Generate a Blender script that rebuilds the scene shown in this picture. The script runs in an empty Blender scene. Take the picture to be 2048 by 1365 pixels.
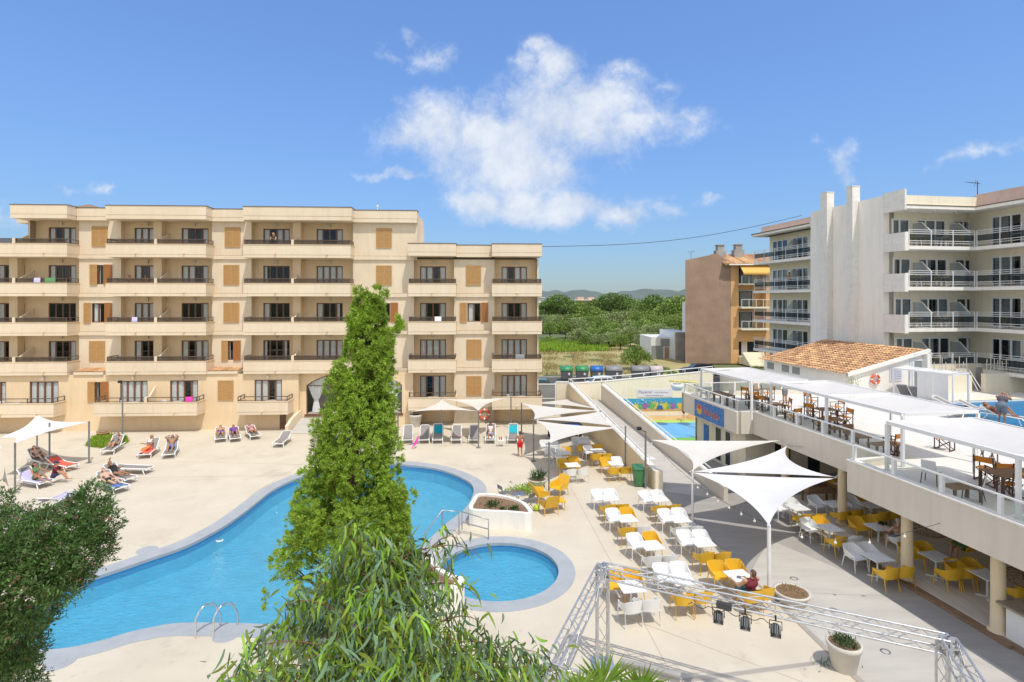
import bpy, math, random
import numpy as np
from mathutils import Vector, Matrix
from mathutils.geometry import tessellate_polygon
random.seed(7); RNG = np.random.default_rng(7)
scn = bpy.context.scene
# ---------------------------------------------------------------- camera
F, HY, H = 1100.0, 600.0, 9.7          # focal length and horizon in photo pixels, eye height in metres
cam_d = bpy.data.cameras.new("camera"); cam = bpy.data.objects.new("camera", cam_d)
scn.collection.objects.link(cam)
cam.location = (0, 0, H); cam.rotation_euler = (math.radians(90), 0, 0)
cam_d.sensor_width = 36.0; cam_d.lens = 36.0 * F / 2048
cam_d.shift_y = -(682.5 - HY) / 2048
cam_d.clip_start = 0.1; cam_d.clip_end = 20000
scn.camera = cam
# ---------------------------------------------------------------- light
SUN = Vector((-0.22, 0.40, -0.90)).normalized()
sl = bpy.data.lights.new("sun", 'SUN'); sl.energy = 2.4; sl.angle = math.radians(0.5); sl.color = (1.0, 0.955, 0.87)
so = bpy.data.objects.new("sun", sl); scn.collection.objects.link(so)
so.rotation_euler = SUN.to_track_quat('-Z', 'Y').to_euler(); so.location = (10, -20, 60)
EL = math.asin(-SUN.z); AZ = math.atan2(-SUN.x, -SUN.y)
scn.view_settings.view_transform = 'Standard'; scn.view_settings.look = 'None'
scn.view_settings.exposure = 0.42; scn.view_settings.gamma = 1.0
scn.view_settings.use_curve_mapping = False
scn.cycles.max_bounces = 7; scn.cycles.diffuse_bounces = 3; scn.cycles.glossy_bounces = 3
scn.cycles.transparent_max_bounces = 14; scn.cycles.transmission_bounces = 3
scn.cycles.caustics_reflective = False; scn.cycles.caustics_refractive = False
scn.cycles.sample_clamp_indirect = 6
try: scn.cycles.use_denoising = True
except Exception: pass

W = bpy.data.worlds.new("World"); scn.world = W; W.use_nodes = True
nt = W.node_tree; nt.nodes.clear()
def N(tree, typ, **kw):
    n = tree.nodes.new(typ)
    for k, v in kw.items(): setattr(n, k, v)
    return n
def wmath(tree, op, a, b=None, c=None, clamp=False):
    n = N(tree, 'ShaderNodeMath', operation=op); n.use_clamp = clamp
    for i, x in enumerate((a, b, c)):
        if x is None: continue
        if isinstance(x, (int, float)): n.inputs[i].default_value = x
        else: tree.links.new(x, n.inputs[i])
    return n.outputs[0]
sky = N(nt, 'ShaderNodeTexSky', sky_type='NISHITA'); sky.sun_disc = False
sky.sun_elevation = EL; sky.sun_rotation = AZ
sky.air_density = 1.0; sky.dust_density = 0.9; sky.ozone_density = 4.0; sky.altitude = 20
tc = N(nt, 'ShaderNodeTexCoord'); sp = N(nt, 'ShaderNodeSeparateXYZ'); nt.links.new(tc.outputs['Generated'], sp.inputs[0])
ysafe = wmath(nt, 'MAXIMUM', sp.outputs[1], 0.05)
u_ = wmath(nt, 'DIVIDE', sp.outputs[0], ysafe); v_ = wmath(nt, 'DIVIDE', sp.outputs[2], ysafe)
cmb = N(nt, 'ShaderNodeCombineXYZ'); nt.links.new(u_, cmb.inputs[0]); nt.links.new(v_, cmb.inputs[1]); u0_, v0_ = u_, v_
def noise(tree, vec, scale, detail=8, rough=0.55, dist=0.0):
    n = N(tree, 'ShaderNodeTexNoise'); n.inputs['Scale'].default_value = scale; n.inputs['Detail'].default_value = detail
    n.inputs['Roughness'].default_value = rough; n.inputs['Distortion'].default_value = dist
    if vec is not None: tree.links.new(vec, n.inputs['Vector'])
    return n
n1 = noise(nt, cmb.outputs[0], 7.0, 10, 0.62, 0.4); n2 = noise(nt, cmb.outputs[0], 17.0, 9, 0.66, 0.3); n3 = noise(nt, cmb.outputs[0], 6.5, 9, 0.62, 0.3); n4 = noise(nt, cmb.outputs[0], 46.0, 8, 0.7, 0.5)
# (azimuth, elevation) tangents of each puff of the afternoon cumulus, and its half sizes
PUFFS = [(1000,262,235,84,1),(880,252,150,60,.9),(1140,225,140,80,1),(1105,128,66,56,.95),(1075,92,34,28,.8),(1190,195,105,60,.95),
         (1030,335,190,70,1),(1085,415,215,50,1),(955,405,90,42,.9),(1245,425,110,30,.9),(1265,248,150,52,.62),(1375,222,70,28,.5),
         (1300,165,60,16,.34),(1245,140,40,18,.40),(805,345,80,13,.6),(868,112,44,28,.42),(786,108,24,16,.3),(820,70,18,12,.25),
         (1690,305,36,38,.5),(1706,345,20,28,.5),(208,396,32,16,.5),(152,383,30,12,.35),(1950,305,160,14,.28),(1412,405,34,8,.3),(10,440,60,36,.3)]
field = None; GROW = 1.2
wv = noise(nt, cmb.outputs[0], 9.0, 7, .6); ws = N(nt, 'ShaderNodeSeparateColor'); nt.links.new(wv.outputs['Color'], ws.inputs[0])
u_ = wmath(nt, 'ADD', u0_, wmath(nt, 'MULTIPLY', wmath(nt, 'SUBTRACT', ws.outputs[0], .5), .16)); v_ = wmath(nt, 'ADD', v0_, wmath(nt, 'MULTIPLY', wmath(nt, 'SUBTRACT', ws.outputs[1], .5), .11))
for (cx, cy, rx, ry, amp) in PUFFS:
    a = wmath(nt, 'MULTIPLY', wmath(nt, 'SUBTRACT', u_, (cx-1024)/F), F/rx/GROW)
    b = wmath(nt, 'MULTIPLY', wmath(nt, 'SUBTRACT', v_, (HY-cy)/F), F/ry/GROW)
    if cx == 1950: b = wmath(nt, 'SUBTRACT', b, wmath(nt, 'MULTIPLY', a, 2.6))
    r2 = wmath(nt, 'ADD', wmath(nt, 'MULTIPLY', a, a), wmath(nt, 'MULTIPLY', b, b))
    g = wmath(nt, 'MULTIPLY', wmath(nt, 'SUBTRACT', 1.0, wmath(nt, 'POWER', r2, 0.5)), amp)
    field = g if field is None else wmath(nt, 'SMOOTH_MAX', field, g, 0.30)
field2 = wmath(nt, 'MULTIPLY', field, 2.25)
d_ = wmath(nt, 'ADD', field2, wmath(nt, 'MULTIPLY', wmath(nt, 'SUBTRACT', n1.outputs[0], 0.5), 2.5))
d_ = wmath(nt, 'ADD', d_, wmath(nt, 'MULTIPLY', wmath(nt, 'SUBTRACT', n2.outputs[0], 0.5), 1.7))
d_ = wmath(nt, 'ADD', d_, wmath(nt, 'MULTIPLY', wmath(nt, 'SUBTRACT', n4.outputs[0], 0.5), 0.9))
mr = N(nt, 'ShaderNodeMapRange', interpolation_type='SMOOTHSTEP'); nt.links.new(d_, mr.inputs[0])
mr.inputs[1].default_value = -0.05; mr.inputs[2].default_value = 1.75; mr.inputs[3].default_value = 0; mr.inputs[4].default_value = 0.93
near_ = N(nt, 'ShaderNodeMapRange', interpolation_type='SMOOTHSTEP'); nt.links.new(field, near_.inputs[0])
near_.inputs[1].default_value = -0.45; near_.inputs[2].default_value = 0.05
ypos = wmath(nt, 'GREATER_THAN', sp.outputs[1], 0.06)
mask = wmath(nt, 'MULTIPLY', wmath(nt, 'MULTIPLY', mr.outputs[0], near_.outputs[0]), ypos)
cr = N(nt, 'ShaderNodeValToRGB'); nt.links.new(wmath(nt, 'ADD', wmath(nt, 'MULTIPLY', n3.outputs[0], 1.25), wmath(nt, 'MULTIPLY', n2.outputs[0], 0.35)), cr.inputs[0])
cr.color_ramp.elements[0].position = 0.56; cr.color_ramp.elements[0].color = (0.36, 0.44, 0.60, 1)
cr.color_ramp.elements[1].position = 0.90; cr.color_ramp.elements[1].color = (0.63, 0.665, 0.72, 1)
scl = N(nt, 'ShaderNodeVectorMath', operation='SCALE'); nt.links.new(sky.outputs[0], scl.inputs[0]); scl.inputs['Scale'].default_value = 0.15
bw = N(nt, 'ShaderNodeRGBToBW'); nt.links.new(scl.outputs[0], bw.inputs[0])          # soft shoulder so that the horizon does not burn out
gain = wmath(nt, 'DIVIDE', 1.49, wmath(nt, 'ADD', 1.0, wmath(nt, 'MULTIPLY', bw.outputs[0], 2.05)))
tint = N(nt, 'ShaderNodeVectorMath', operation='MULTIPLY'); nt.links.new(scl.outputs[0], tint.inputs[0]); tint.inputs[1].default_value = (.815, .955, 1.14)
sk2 = N(nt, 'ShaderNodeVectorMath', operation='SCALE'); nt.links.new(tint.outputs[0], sk2.inputs[0]); nt.links.new(wmath(nt, 'MAXIMUM', gain, 0.5), sk2.inputs['Scale'])
mx = N(nt, 'ShaderNodeMix', data_type='RGBA'); nt.links.new(mask, mx.inputs[0]); nt.links.new(sk2.outputs[0], mx.inputs[6]); nt.links.new(cr.outputs[0], mx.inputs[7])
# unseen bright clouds added overhead and to the south to raise neutral fill
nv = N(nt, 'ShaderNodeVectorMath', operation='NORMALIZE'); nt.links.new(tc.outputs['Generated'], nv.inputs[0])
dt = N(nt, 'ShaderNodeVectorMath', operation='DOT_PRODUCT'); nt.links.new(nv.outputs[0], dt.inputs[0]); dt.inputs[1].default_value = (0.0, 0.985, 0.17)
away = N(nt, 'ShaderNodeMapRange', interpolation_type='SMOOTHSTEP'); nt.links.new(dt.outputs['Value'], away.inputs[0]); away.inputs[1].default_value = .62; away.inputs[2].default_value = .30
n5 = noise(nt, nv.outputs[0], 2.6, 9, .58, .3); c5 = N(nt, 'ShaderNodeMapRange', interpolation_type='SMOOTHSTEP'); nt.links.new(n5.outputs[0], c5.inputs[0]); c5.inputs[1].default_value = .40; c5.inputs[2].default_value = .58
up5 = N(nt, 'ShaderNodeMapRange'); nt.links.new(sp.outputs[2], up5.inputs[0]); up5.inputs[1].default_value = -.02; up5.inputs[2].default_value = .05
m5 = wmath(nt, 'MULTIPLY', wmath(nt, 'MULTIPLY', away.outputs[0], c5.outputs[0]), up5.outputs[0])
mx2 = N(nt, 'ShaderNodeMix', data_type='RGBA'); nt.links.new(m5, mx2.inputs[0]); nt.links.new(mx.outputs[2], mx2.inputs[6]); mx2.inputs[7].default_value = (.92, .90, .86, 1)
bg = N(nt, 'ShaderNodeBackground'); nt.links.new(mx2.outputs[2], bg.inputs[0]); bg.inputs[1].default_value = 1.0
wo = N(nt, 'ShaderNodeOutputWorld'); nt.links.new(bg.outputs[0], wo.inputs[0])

# ---------------------------------------------------------------- helpers
def at(px, py, Y): return Vector(((px-1024)/F*Y, Y, H-(py-HY)/F*Y))
def gz(px, py, z=0.0):
    Y = F*(H-z)/(py-HY); return Vector(((px-1024)/F*Y, Y, z))
COL = scn.collection
OFF = {}
class MB:
    def __init__(s, xf=None): s.v=[]; s.f=[]; s.sm=[]; s.mi=[]; s.cur=0; s.xf=xf
    def add(s, vs, fs, smooth=False):
        n = len(s.v)
        if s.xf: vs = [s.xf(*p) for p in vs]
        s.v.extend([tuple(p) for p in vs])
        for f in fs: s.f.append(tuple(i+n for i in f)); s.sm.append(smooth); s.mi.append(s.cur)
    def box(s, a, b):
        x0,y0,z0 = a; x1,y1,z1 = b
        s.add([(x0,y0,z0),(x1,y0,z0),(x1,y1,z0),(x0,y1,z0),(x0,y0,z1),(x1,y0,z1),(x1,y1,z1),(x0,y1,z1)],
              [(0,3,2,1),(4,5,6,7),(0,1,5,4),(1,2,6,5),(2,3,7,6),(3,0,4,7)])
    def cbox(s, c, d, rz=0.0, rx=0.0, ry=0.0):
        R = Matrix.Rotation(rz,3,'Z') @ Matrix.Rotation(ry,3,'Y') @ Matrix.Rotation(rx,3,'X'); c = Vector(c)
        vs = [c + R @ Vector((sx*d[0]/2, sy*d[1]/2, sz*d[2]/2)) for sz in (-1,1) for sx,sy in ((-1,-1),(1,-1),(1,1),(-1,1))]
        s.add(vs, [(0,3,2,1),(4,5,6,7),(0,1,5,4),(1,2,6,5),(2,3,7,6),(3,0,4,7)])
    def quad(s, *p): s.add(p, [tuple(range(len(p)))])
    def bar(s, p, q, w, h=None):
        h = h or w; p = Vector(p); q = Vector(q); d = (q-p).normalized()
        up = Vector((0,0,1)) if abs(d.z) < .95 else Vector((1,0,0))
        a = d.cross(up).normalized()*w/2; b = a.cross(d).normalized()*h/2
        vs = [p-a-b,p+a-b,p+a+b,p-a+b,q-a-b,q+a-b,q+a+b,q-a+b]
        s.add(vs, [(0,3,2,1),(4,5,6,7),(0,1,5,4),(1,2,6,5),(2,3,7,6),(3,0,4,7)])
    def tube(s, pts, r, n=8, cap=True):
        pts = [Vector(p) for p in pts]; k = len(pts)
        rs = list(r) if isinstance(r, (list, tuple)) else [r]*k
        vs = []; prev = None
        for i, p in enumerate(pts):
            d = (pts[min(i+1,k-1)] - pts[max(i-1,0)])
            d = d.normalized() if d.length > 1e-9 else Vector((0,0,1))
            if prev is None:
                up = Vector((0,0,1)) if abs(d.z) < .9 else Vector((1,0,0)); a = d.cross(up).normalized()
            else:
                a = prev - d*prev.dot(d); a = a.normalized() if a.length > 1e-6 else d.orthogonal().normalized()
            prev = a; b = d.cross(a)
            for j in range(n):
                t = 2*math.pi*j/n; vs.append(p + (a*math.cos(t)+b*math.sin(t))*rs[i])
        fs = [(i*n+j, i*n+(j+1)%n, (i+1)*n+(j+1)%n, (i+1)*n+j) for i in range(k-1) for j in range(n)]
        s.add(vs, fs, True)
        if cap: s.add(vs[:n], [tuple(range(n-1,-1,-1))]); s.add(vs[-n:], [tuple(range(n))])
    def lathe(s, c, prof, n=20, closed=False):
        c = Vector(c); k = len(prof)
        vs = [c + Vector((r*math.cos(2*math.pi*j/n), r*math.sin(2*math.pi*j/n), z)) for r, z in prof for j in range(n)]
        s.add(vs, [(i*n+j, i*n+(j+1)%n, (i+1)*n+(j+1)%n, (i+1)*n+j) for i in range(k-1) for j in range(n)], True)
    def disc(s, c, r, n=20):
        c = Vector(c); s.add([c+Vector((r*math.cos(2*math.pi*j/n), r*math.sin(2*math.pi*j/n), 0)) for j in range(n)], [tuple(range(n))])
    def ball(s, c, r, n=10, m=7, sc=(1,1,1)):
        c = Vector(c); vs = []
        for i in range(m+1):
            t = math.pi*i/m
            for j in range(n):
                p = 2*math.pi*j/n; vs.append(c+Vector((r*sc[0]*math.sin(t)*math.cos(p), r*sc[1]*math.sin(t)*math.sin(p), r*sc[2]*math.cos(t))))
        s.add(vs, [(i*n+j, (i+1)*n+j, (i+1)*n+(j+1)%n, i*n+(j+1)%n) for i in range(m) for j in range(n)], True)
    def poly(s, outline, z, holes=()):
        loops = [[Vector((p[0],p[1],0)) for p in L] for L in [outline, *holes]]
        tris = tessellate_polygon(loops); flat = [p for L in loops for p in L]
        s.add([(p.x,p.y,z) for p in flat], [tuple(t) for t in tris])
    def wallstrip(s, outline, z0, z1, closed=True):
        n = len(outline); vs = [(p[0],p[1],z0) for p in outline]+[(p[0],p[1],z1) for p in outline]
        s.add(vs, [(i,(i+1)%n,n+(i+1)%n,n+i) for i in range(n if closed else n-1)])
    def prism(s, outline, z0, z1):
        s.poly(outline, z1); s.poly(outline, z0); s.wallstrip(outline, z0, z1)
    def build(s, name, mats, parent=None, origin=None):
        if not isinstance(mats, (list, tuple)): mats = [mats]
        V = np.array(s.v, dtype=np.float64)
        if parent is not None: off = Vector(OFF[parent.name])
        elif origin is not None: off = Vector(origin)
        else:
            lo = V.min(0); hi = V.max(0); off = Vector(((lo[0]+hi[0])/2, (lo[1]+hi[1])/2, lo[2]))
        V = V - np.array(off)
        me = bpy.data.meshes.new(name); me.from_pydata([tuple(p) for p in V], [], s.f)
        for m in mats: me.materials.append(m)
        me.polygons.foreach_set('use_smooth', s.sm)
        if len(mats) > 1: me.polygons.foreach_set('material_index', s.mi)
        me.update()
        o = bpy.data.objects.new(name, me); COL.objects.link(o)
        if parent is not None: o.parent = parent
        else: o.location = off
        OFF[o.name] = off
        return o
def np_obj(name, V, Fc, mats, parent=None, smooth=False):
    """a mesh from numpy arrays (all quads or all triangles), world coordinates"""
    off = Vector(OFF[parent.name]) if parent is not None else Vector((float(V[:,0].mean()), float(V[:,1].mean()), float(V[:,2].min())))
    V = V - np.array(off); me = bpy.data.meshes.new(name); k = Fc.shape[1]
    me.vertices.add(len(V)); me.vertices.foreach_set('co', V.astype(np.float32).ravel())
    me.loops.add(Fc.size); me.loops.foreach_set('vertex_index', Fc.astype(np.int32).ravel())
    me.polygons.add(len(Fc)); me.polygons.foreach_set('loop_start', np.arange(0, Fc.size, k, dtype=np.int32))
    try: me.polygons.foreach_set('loop_total', np.full(len(Fc), k, dtype=np.int32))
    except Exception: pass
    me.polygons.foreach_set('use_smooth', np.full(len(Fc), smooth))
    me.update(calc_edges=True); me.validate()
    for m in (mats if isinstance(mats,(list,tuple)) else [mats]): me.materials.append(m)
    o = bpy.data.objects.new(name, me); COL.objects.link(o)
    if parent is not None: o.parent = parent
    else: o.location = off
    OFF[o.name] = off
    return o
def tag(o, label=None, cat=None, group=None, kind=None):
    if label: o['label'] = label
    if cat: o['category'] = cat
    if group: o['group'] = group
    if kind: o['kind'] = kind
    return o
def struct(o): o['kind'] = 'structure'; return o
def thing(name, label, cat, loc=(0,0,0), rz=0.0, group=None):
    o = bpy.data.objects.new(name, None); COL.objects.link(o); o.empty_display_size = 0.2
    o.location = loc; o.rotation_euler = (0,0,rz); OFF[o.name] = Vector(loc) if rz == 0 else Vector((0,0,0))
    return tag(o, label, cat, group)
KIDS = {}
def dup(o, loc, rz=0.0, label=None, group=None, scale=None):
    def cp(a, parent):
        c = a.copy(); COL.objects.link(c)
        if parent is not None: c.parent = parent
        for ch in kids(a): cp(ch, c)
        return c
    c = cp(o, None); c.location = loc; c.rotation_euler = (0,0,rz)
    if label: c['label'] = label
    if group: c['group'] = group
    if scale: c.scale = (scale,)*3 if isinstance(scale,(int,float)) else scale
    return c
def kids(a):
    if a.name not in KIDS: KIDS[a.name] = list(a.children)
    return KIDS[a.name]
class Stock:
    """first call places the prototype itself, later calls place copies"""
    def __init__(s, o): s.o = o; s.used = False
    def put(s, loc, rz=0.0, label=None, group=None, scale=None):
        if not s.used:
            s.used = True; kids(s.o); [kids(c) for c in kids(s.o)]
            o = s.o; o.location = loc; o.rotation_euler = (0,0,rz)
            if label: o['label'] = label
            if group: o['group'] = group
            if scale: o.scale = (scale,)*3 if isinstance(scale,(int,float)) else scale
            return o
        return dup(s.o, loc, rz, label, group, scale)

# ---------------------------------------------------------------- materials
def lin(c): return tuple(((x/255)/12.92 if x/255 <= .04045 else ((x/255+.055)/1.055)**2.4) for x in c)
MATS = {}
def mat(name, col, rough=0.6, var=0.0, scale=2.0, bump=0.0, bscale=20.0, metal=0.0, spec=0.5, col2=None, detail=6, island=0.0, trans=0.0, stretch=None, coord='pos', streak=0.0, stain=0.0):
    m = bpy.data.materials.new(name); m.use_nodes = True; t = m.node_tree; b = t.nodes['Principled BSDF']
    col = tuple(col); b.inputs['Roughness'].default_value = rough; b.inputs['Metallic'].default_value = metal
    b.inputs['Specular IOR Level'].default_value = spec; b.inputs['Base Color'].default_value = (*col, 1)
    src = None
    if coord == 'pos': g = N(t, 'ShaderNodeNewGeometry'); src = g.outputs['Position']
    else: g = N(t, 'ShaderNodeTexCoord'); src = g.outputs['Object']
    if stretch:
        vm = N(t, 'ShaderNodeVectorMath', operation='MULTIPLY'); t.links.new(src, vm.inputs[0]); vm.inputs[1].default_value = stretch; src = vm.outputs[0]
    colout = None
    if var > 0 or col2:
        n = noise(t, src, scale, detail, 0.6); r = N(t, 'ShaderNodeValToRGB'); t.links.new(n.outputs[0], r.inputs[0])
        c2 = col2 or tuple(x*(1-var) for x in col); c1 = col if col2 else tuple(min(1, x*(1+var*.6)) for x in col)
        r.color_ramp.elements[0].position = .3; r.color_ramp.elements[1].position = .7
        r.color_ramp.elements[0].color = (*c2, 1); r.color_ramp.elements[1].color = (*c1, 1); colout = r.outputs[0]
        t.links.new(colout, b.inputs['Base Color'])
    for amt, st_, sc_, lo_, hi_ in ((streak, (2.2, 2.2, .22), 1.6, .48, .74), (stain, (1, 1, 1), .42, .56, .74), (stain*.8, (1, 1, 1), 2.7, .60, .72)):
        if amt <= 0: continue
        vm = N(t, 'ShaderNodeVectorMath', operation='MULTIPLY'); t.links.new(src, vm.inputs[0]); vm.inputs[1].default_value = st_
        n = noise(t, vm.outputs[0], sc_, 9, .65, .3); q = N(t, 'ShaderNodeMapRange'); t.links.new(n.outputs[0], q.inputs[0]); q.inputs[1].default_value = lo_; q.inputs[2].default_value = hi_; q.inputs[4].default_value = amt
        mxr = N(t, 'ShaderNodeMix', data_type='RGBA'); t.links.new(q.outputs[0], mxr.inputs[0]); mxr.inputs[7].default_value = (col[0]*.42, col[1]*.38, col[2]*.33, 1)
        if colout: t.links.new(colout, mxr.inputs[6])
        else: mxr.inputs[6].default_value = (*col, 1)
        colout = mxr.outputs[2]; t.links.new(colout, b.inputs['Base Color'])
    if island > 0:
        g2 = N(t, 'ShaderNodeNewGeometry'); hs = N(t, 'ShaderNodeHueSaturation')
        if colout: t.links.new(colout, hs.inputs['Color'])
        else: hs.inputs['Color'].default_value = (*col, 1)
        mr_ = N(t, 'ShaderNodeMapRange'); t.links.new(g2.outputs['Random Per Island'], mr_.inputs[0]); mr_.inputs[3].default_value = 1-island; mr_.inputs[4].default_value = 1+island
        t.links.new(mr_.outputs[0], hs.inputs['Value'])
        mh = N(t, 'ShaderNodeMapRange'); t.links.new(g2.outputs['Random Per Island'], mh.inputs[0]); mh.inputs[3].default_value = .5-island*.05; mh.inputs[4].default_value = .5+island*.05
        t.links.new(mh.outputs[0], hs.inputs['Hue']); colout = hs.outputs[0]
        t.links.new(colout, b.inputs['Base Color'])
    if bump > 0:
        n2 = noise(t, src, bscale, 5, 0.6); bp = N(t, 'ShaderNodeBump'); bp.inputs['Strength'].default_value = bump; bp.inputs['Distance'].default_value = 0.03
        t.links.new(n2.outputs[0], bp.inputs['Height']); t.links.new(bp.outputs[0], b.inputs['Normal'])
    if trans > 0:
        tr = N(t, 'ShaderNodeBsdfTranslucent'); ms = N(t, 'ShaderNodeMixShader'); ms.inputs[0].default_value = trans
        if colout: t.links.new(colout, tr.inputs[0])
        else: tr.inputs[0].default_value = (*col, 1)
        out = t.nodes['Material Output']; t.links.new(b.outputs[0], ms.inputs[1]); t.links.new(tr.outputs[0], ms.inputs[2]); t.links.new(ms.outputs[0], out.inputs[0])
    MATS[name] = m; return m
def clear_mat(name, tint, gloss_col=(1,1,1), rough=0.02, fres=1.45, bump=0.0, bscale=3.0, base=0.0, stretch=None, mixcol=None, mixw=0.0):
    """a pane or water sheet: tinted see-through plus a Fresnel reflection"""
    m = bpy.data.materials.new(name); m.use_nodes = True; t = m.node_tree; t.nodes.clear()
    tr = N(t, 'ShaderNodeBsdfTransparent'); tr.inputs[0].default_value = (*tint, 1)
    gl = N(t, 'ShaderNodeBsdfGlossy'); gl.inputs['Color'].default_value = (*gloss_col, 1); gl.inputs['Roughness'].default_value = rough
    fr = N(t, 'ShaderNodeLayerWeight'); fr.inputs[0].default_value = .5; first = tr.outputs[0]
    if mixw > 0:
        df = N(t, 'ShaderNodeBsdfDiffuse'); df.inputs[0].default_value = (*mixcol, 1); m0 = N(t, 'ShaderNodeMixShader'); m0.inputs[0].default_value = mixw
        t.links.new(tr.outputs[0], m0.inputs[1]); t.links.new(df.outputs[0], m0.inputs[2]); first = m0.outputs[0]
    fac = wmath(t, 'ADD', wmath(t, 'MULTIPLY', wmath(t, 'POWER', fr.outputs['Facing'], 4.0), (fres-1)*1.6), base+.02, clamp=True)
    ms = N(t, 'ShaderNodeMixShader'); t.links.new(fac, ms.inputs[0]); t.links.new(first, ms.inputs[1]); t.links.new(gl.outputs[0], ms.inputs[2])
    if bump > 0:
        g = N(t, 'ShaderNodeNewGeometry'); src = g.outputs['Position']
        if stretch:
            vm = N(t, 'ShaderNodeVectorMath', operation='MULTIPLY'); t.links.new(src, vm.inputs[0]); vm.inputs[1].default_value = stretch; src = vm.outputs[0]
        n = noise(t, src, bscale, 4, .55, .6); bp = N(t, 'ShaderNodeBump'); bp.inputs['Strength'].default_value = bump; bp.inputs['Distance'].default_value = .10
        t.links.new(n.outputs[0], bp.inputs['Height']); t.links.new(bp.outputs[0], gl.inputs['Normal'])
        if mixw > 0: t.links.new(bp.outputs[0], df.inputs['Normal'])
        t.links.new(bp.outputs[0], fr.inputs['Normal'])
    o = N(t, 'ShaderNodeOutputMaterial'); t.links.new(ms.outputs[0], o.inputs[0]); MATS[name] = m; return m
M = {}
def mm(key, *a, **k): M[key] = mat(key, *a, **k)
mm('deck', (.63,.565,.455), .85, stain=.36, col2=(.555,.49,.39), scale=.55, bump=.25, bscale=9, detail=10)
mm('plaza', (.40,.375,.345), .75, col2=(.31,.295,.275), scale=1.1, bump=.1, bscale=8, stretch=(.5,2.2,1), detail=9)
mm('plaza_light', (.53,.50,.45), .75, col2=(.44,.415,.375), scale=1.0, bump=.1, bscale=8, stretch=(.5,2.2,1), detail=9)
mm('coping', (.37,.395,.42), .7, var=.10, scale=2.0, bump=.1, bscale=30)
mm('pool_floor', (.18,.55,.70), .6, var=.14, scale=1.6, bump=.5, bscale=3)
mm('pool_tile', (.03,.17,.42), .35, var=.15, scale=10)
mm('hotel', (.82,.64,.42), .88, streak=.14, col2=(.74,.56,.35), scale=.5, bump=.12, bscale=14, detail=9)
mm('hotel_light', (.80,.67,.50), .88, streak=.15, col2=(.73,.60,.435), scale=.45, bump=.1, bscale=14, detail=9)
mm('joint', (.16,.115,.075), .9); mm('deck_joint', (.36,.30,.23), .9)
mm('brown_wood', (.17,.085,.042), .5, var=.25, scale=6)
mm('shutter', (.54,.31,.115), .6, var=.22, scale=4, stretch=(1,1,9))
mm('shutter_red', (.42,.17,.045), .6, var=.22, scale=4, stretch=(1,1,9))
mm('rail_brown', (.11,.08,.06), .45)
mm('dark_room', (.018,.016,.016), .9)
mm('curtain', (.93,.92,.89), .9, var=.10, scale=9, stretch=(3,3,.3), trans=.06)
mm('white', (.78,.78,.77), .5, var=.05, scale=3)
mm('white_plastic', (.80,.80,.79), .38, spec=.5)
mm('yellow', (.74,.44,.03), .42, var=.06, scale=6)
mm('wood_slat', (.24,.135,.065), .6, var=.35, scale=5, stretch=(9,1.2,1), coord='obj')
mm('dark_wood', (.09,.04,.025), .5, var=.3, scale=9)
mm('orange', (.85,.33,.045), .8, var=.12, scale=12, trans=.15)
mm('sling', (.27,.245,.235), .8, var=.15, scale=40)
mm('metal', (.42,.43,.44), .35, metal=.85, var=.12, scale=9)
mm('alu', (.60,.60,.60), .38, metal=.7, var=.2, scale=7)
mm('pole', (.23,.235,.24), .45, metal=.4, var=.15, scale=5)
mm('steel', (.75,.76,.78), .12, metal=1.0)
mm('sail', (.80,.76,.70), .8, var=.05, scale=1.4, trans=.22)
mm('sail_white', (.82,.81,.80), .8, var=.03, scale=1.2, trans=.2)
mm('shade_fabric', (.72,.70,.675), .85, var=.06, scale=1.0, trans=.25)
mm('cream', (.88,.80,.63), .85, streak=.2, col2=(.80,.72,.55), scale=.6, bump=.1, bscale=16, detail=9)
mm('cream_warm', (.82,.68,.46), .85, streak=.2, col2=(.74,.60,.39), scale=.6, bump=.1, bscale=16)
mm('greige', (.72,.65,.55), .85, streak=.16, var=.07, scale=.5, bump=.08, bscale=18)
mm('white_wall', (.90,.86,.79), .85, streak=.2, col2=(.84,.80,.73), scale=.6, bump=.12, bscale=12)
mm('grey_plaster', (.84,.80,.74), .9, streak=.25, col2=(.74,.71,.66), scale=1.3, bump=.2, bscale=9, stretch=(1,1,4))
mm('pink', (.60,.43,.36), .85, var=.12, scale=2)
mm('pale_deck', (.72,.69,.64), .75, var=.12, scale=3, stretch=(6,.5,1))
mm('pale_wood', (.68,.61,.52), .6, var=.16, scale=2.2, stretch=(6,.5,1))
mm('brick_tile', (.27,.17,.105), .7, var=.25, scale=4)
mm('roof_tile', (.66,.38,.19), .85, col2=(.36,.21,.12), scale=1.6, bump=.5, bscale=7, detail=9, island=.28)
mm('brown_wall', (.42,.285,.205), .9, streak=.25, col2=(.31,.21,.15), scale=.55, bump=.2, bscale=2.2, detail=10, stretch=(1,1,1.6))
mm('orange_wall', (.76,.44,.20), .85, var=.10, scale=.6)
mm('concrete', (.42,.40,.38), .9, col2=(.28,.27,.255), scale=.8, bump=.2)
mm('terracotta', (.48,.22,.10), .8, var=.2, scale=6)
mm('pot', (.60,.565,.50), .75, var=.08, scale=4, bump=.08)
mm('soil', (.24,.145,.085), .95, var=.35, scale=9, bump=.5, bscale=25)
mm('asphalt', (.10,.10,.10), .9, var=.2, scale=1.5, bump=.2, bscale=30)
mm('dry_field', (.44,.35,.16), .95, col2=(.29,.27,.10), scale=.13, bump=.5, bscale=4, detail=10)
mm('land', (.15,.17,.07), .95, col2=(.10,.125,.05), scale=.05, bump=.4, bscale=1)
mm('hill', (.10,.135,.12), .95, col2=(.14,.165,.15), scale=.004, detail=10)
mm('grass', (.28,.42,.04), .8, island=.35, trans=.25)
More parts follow.
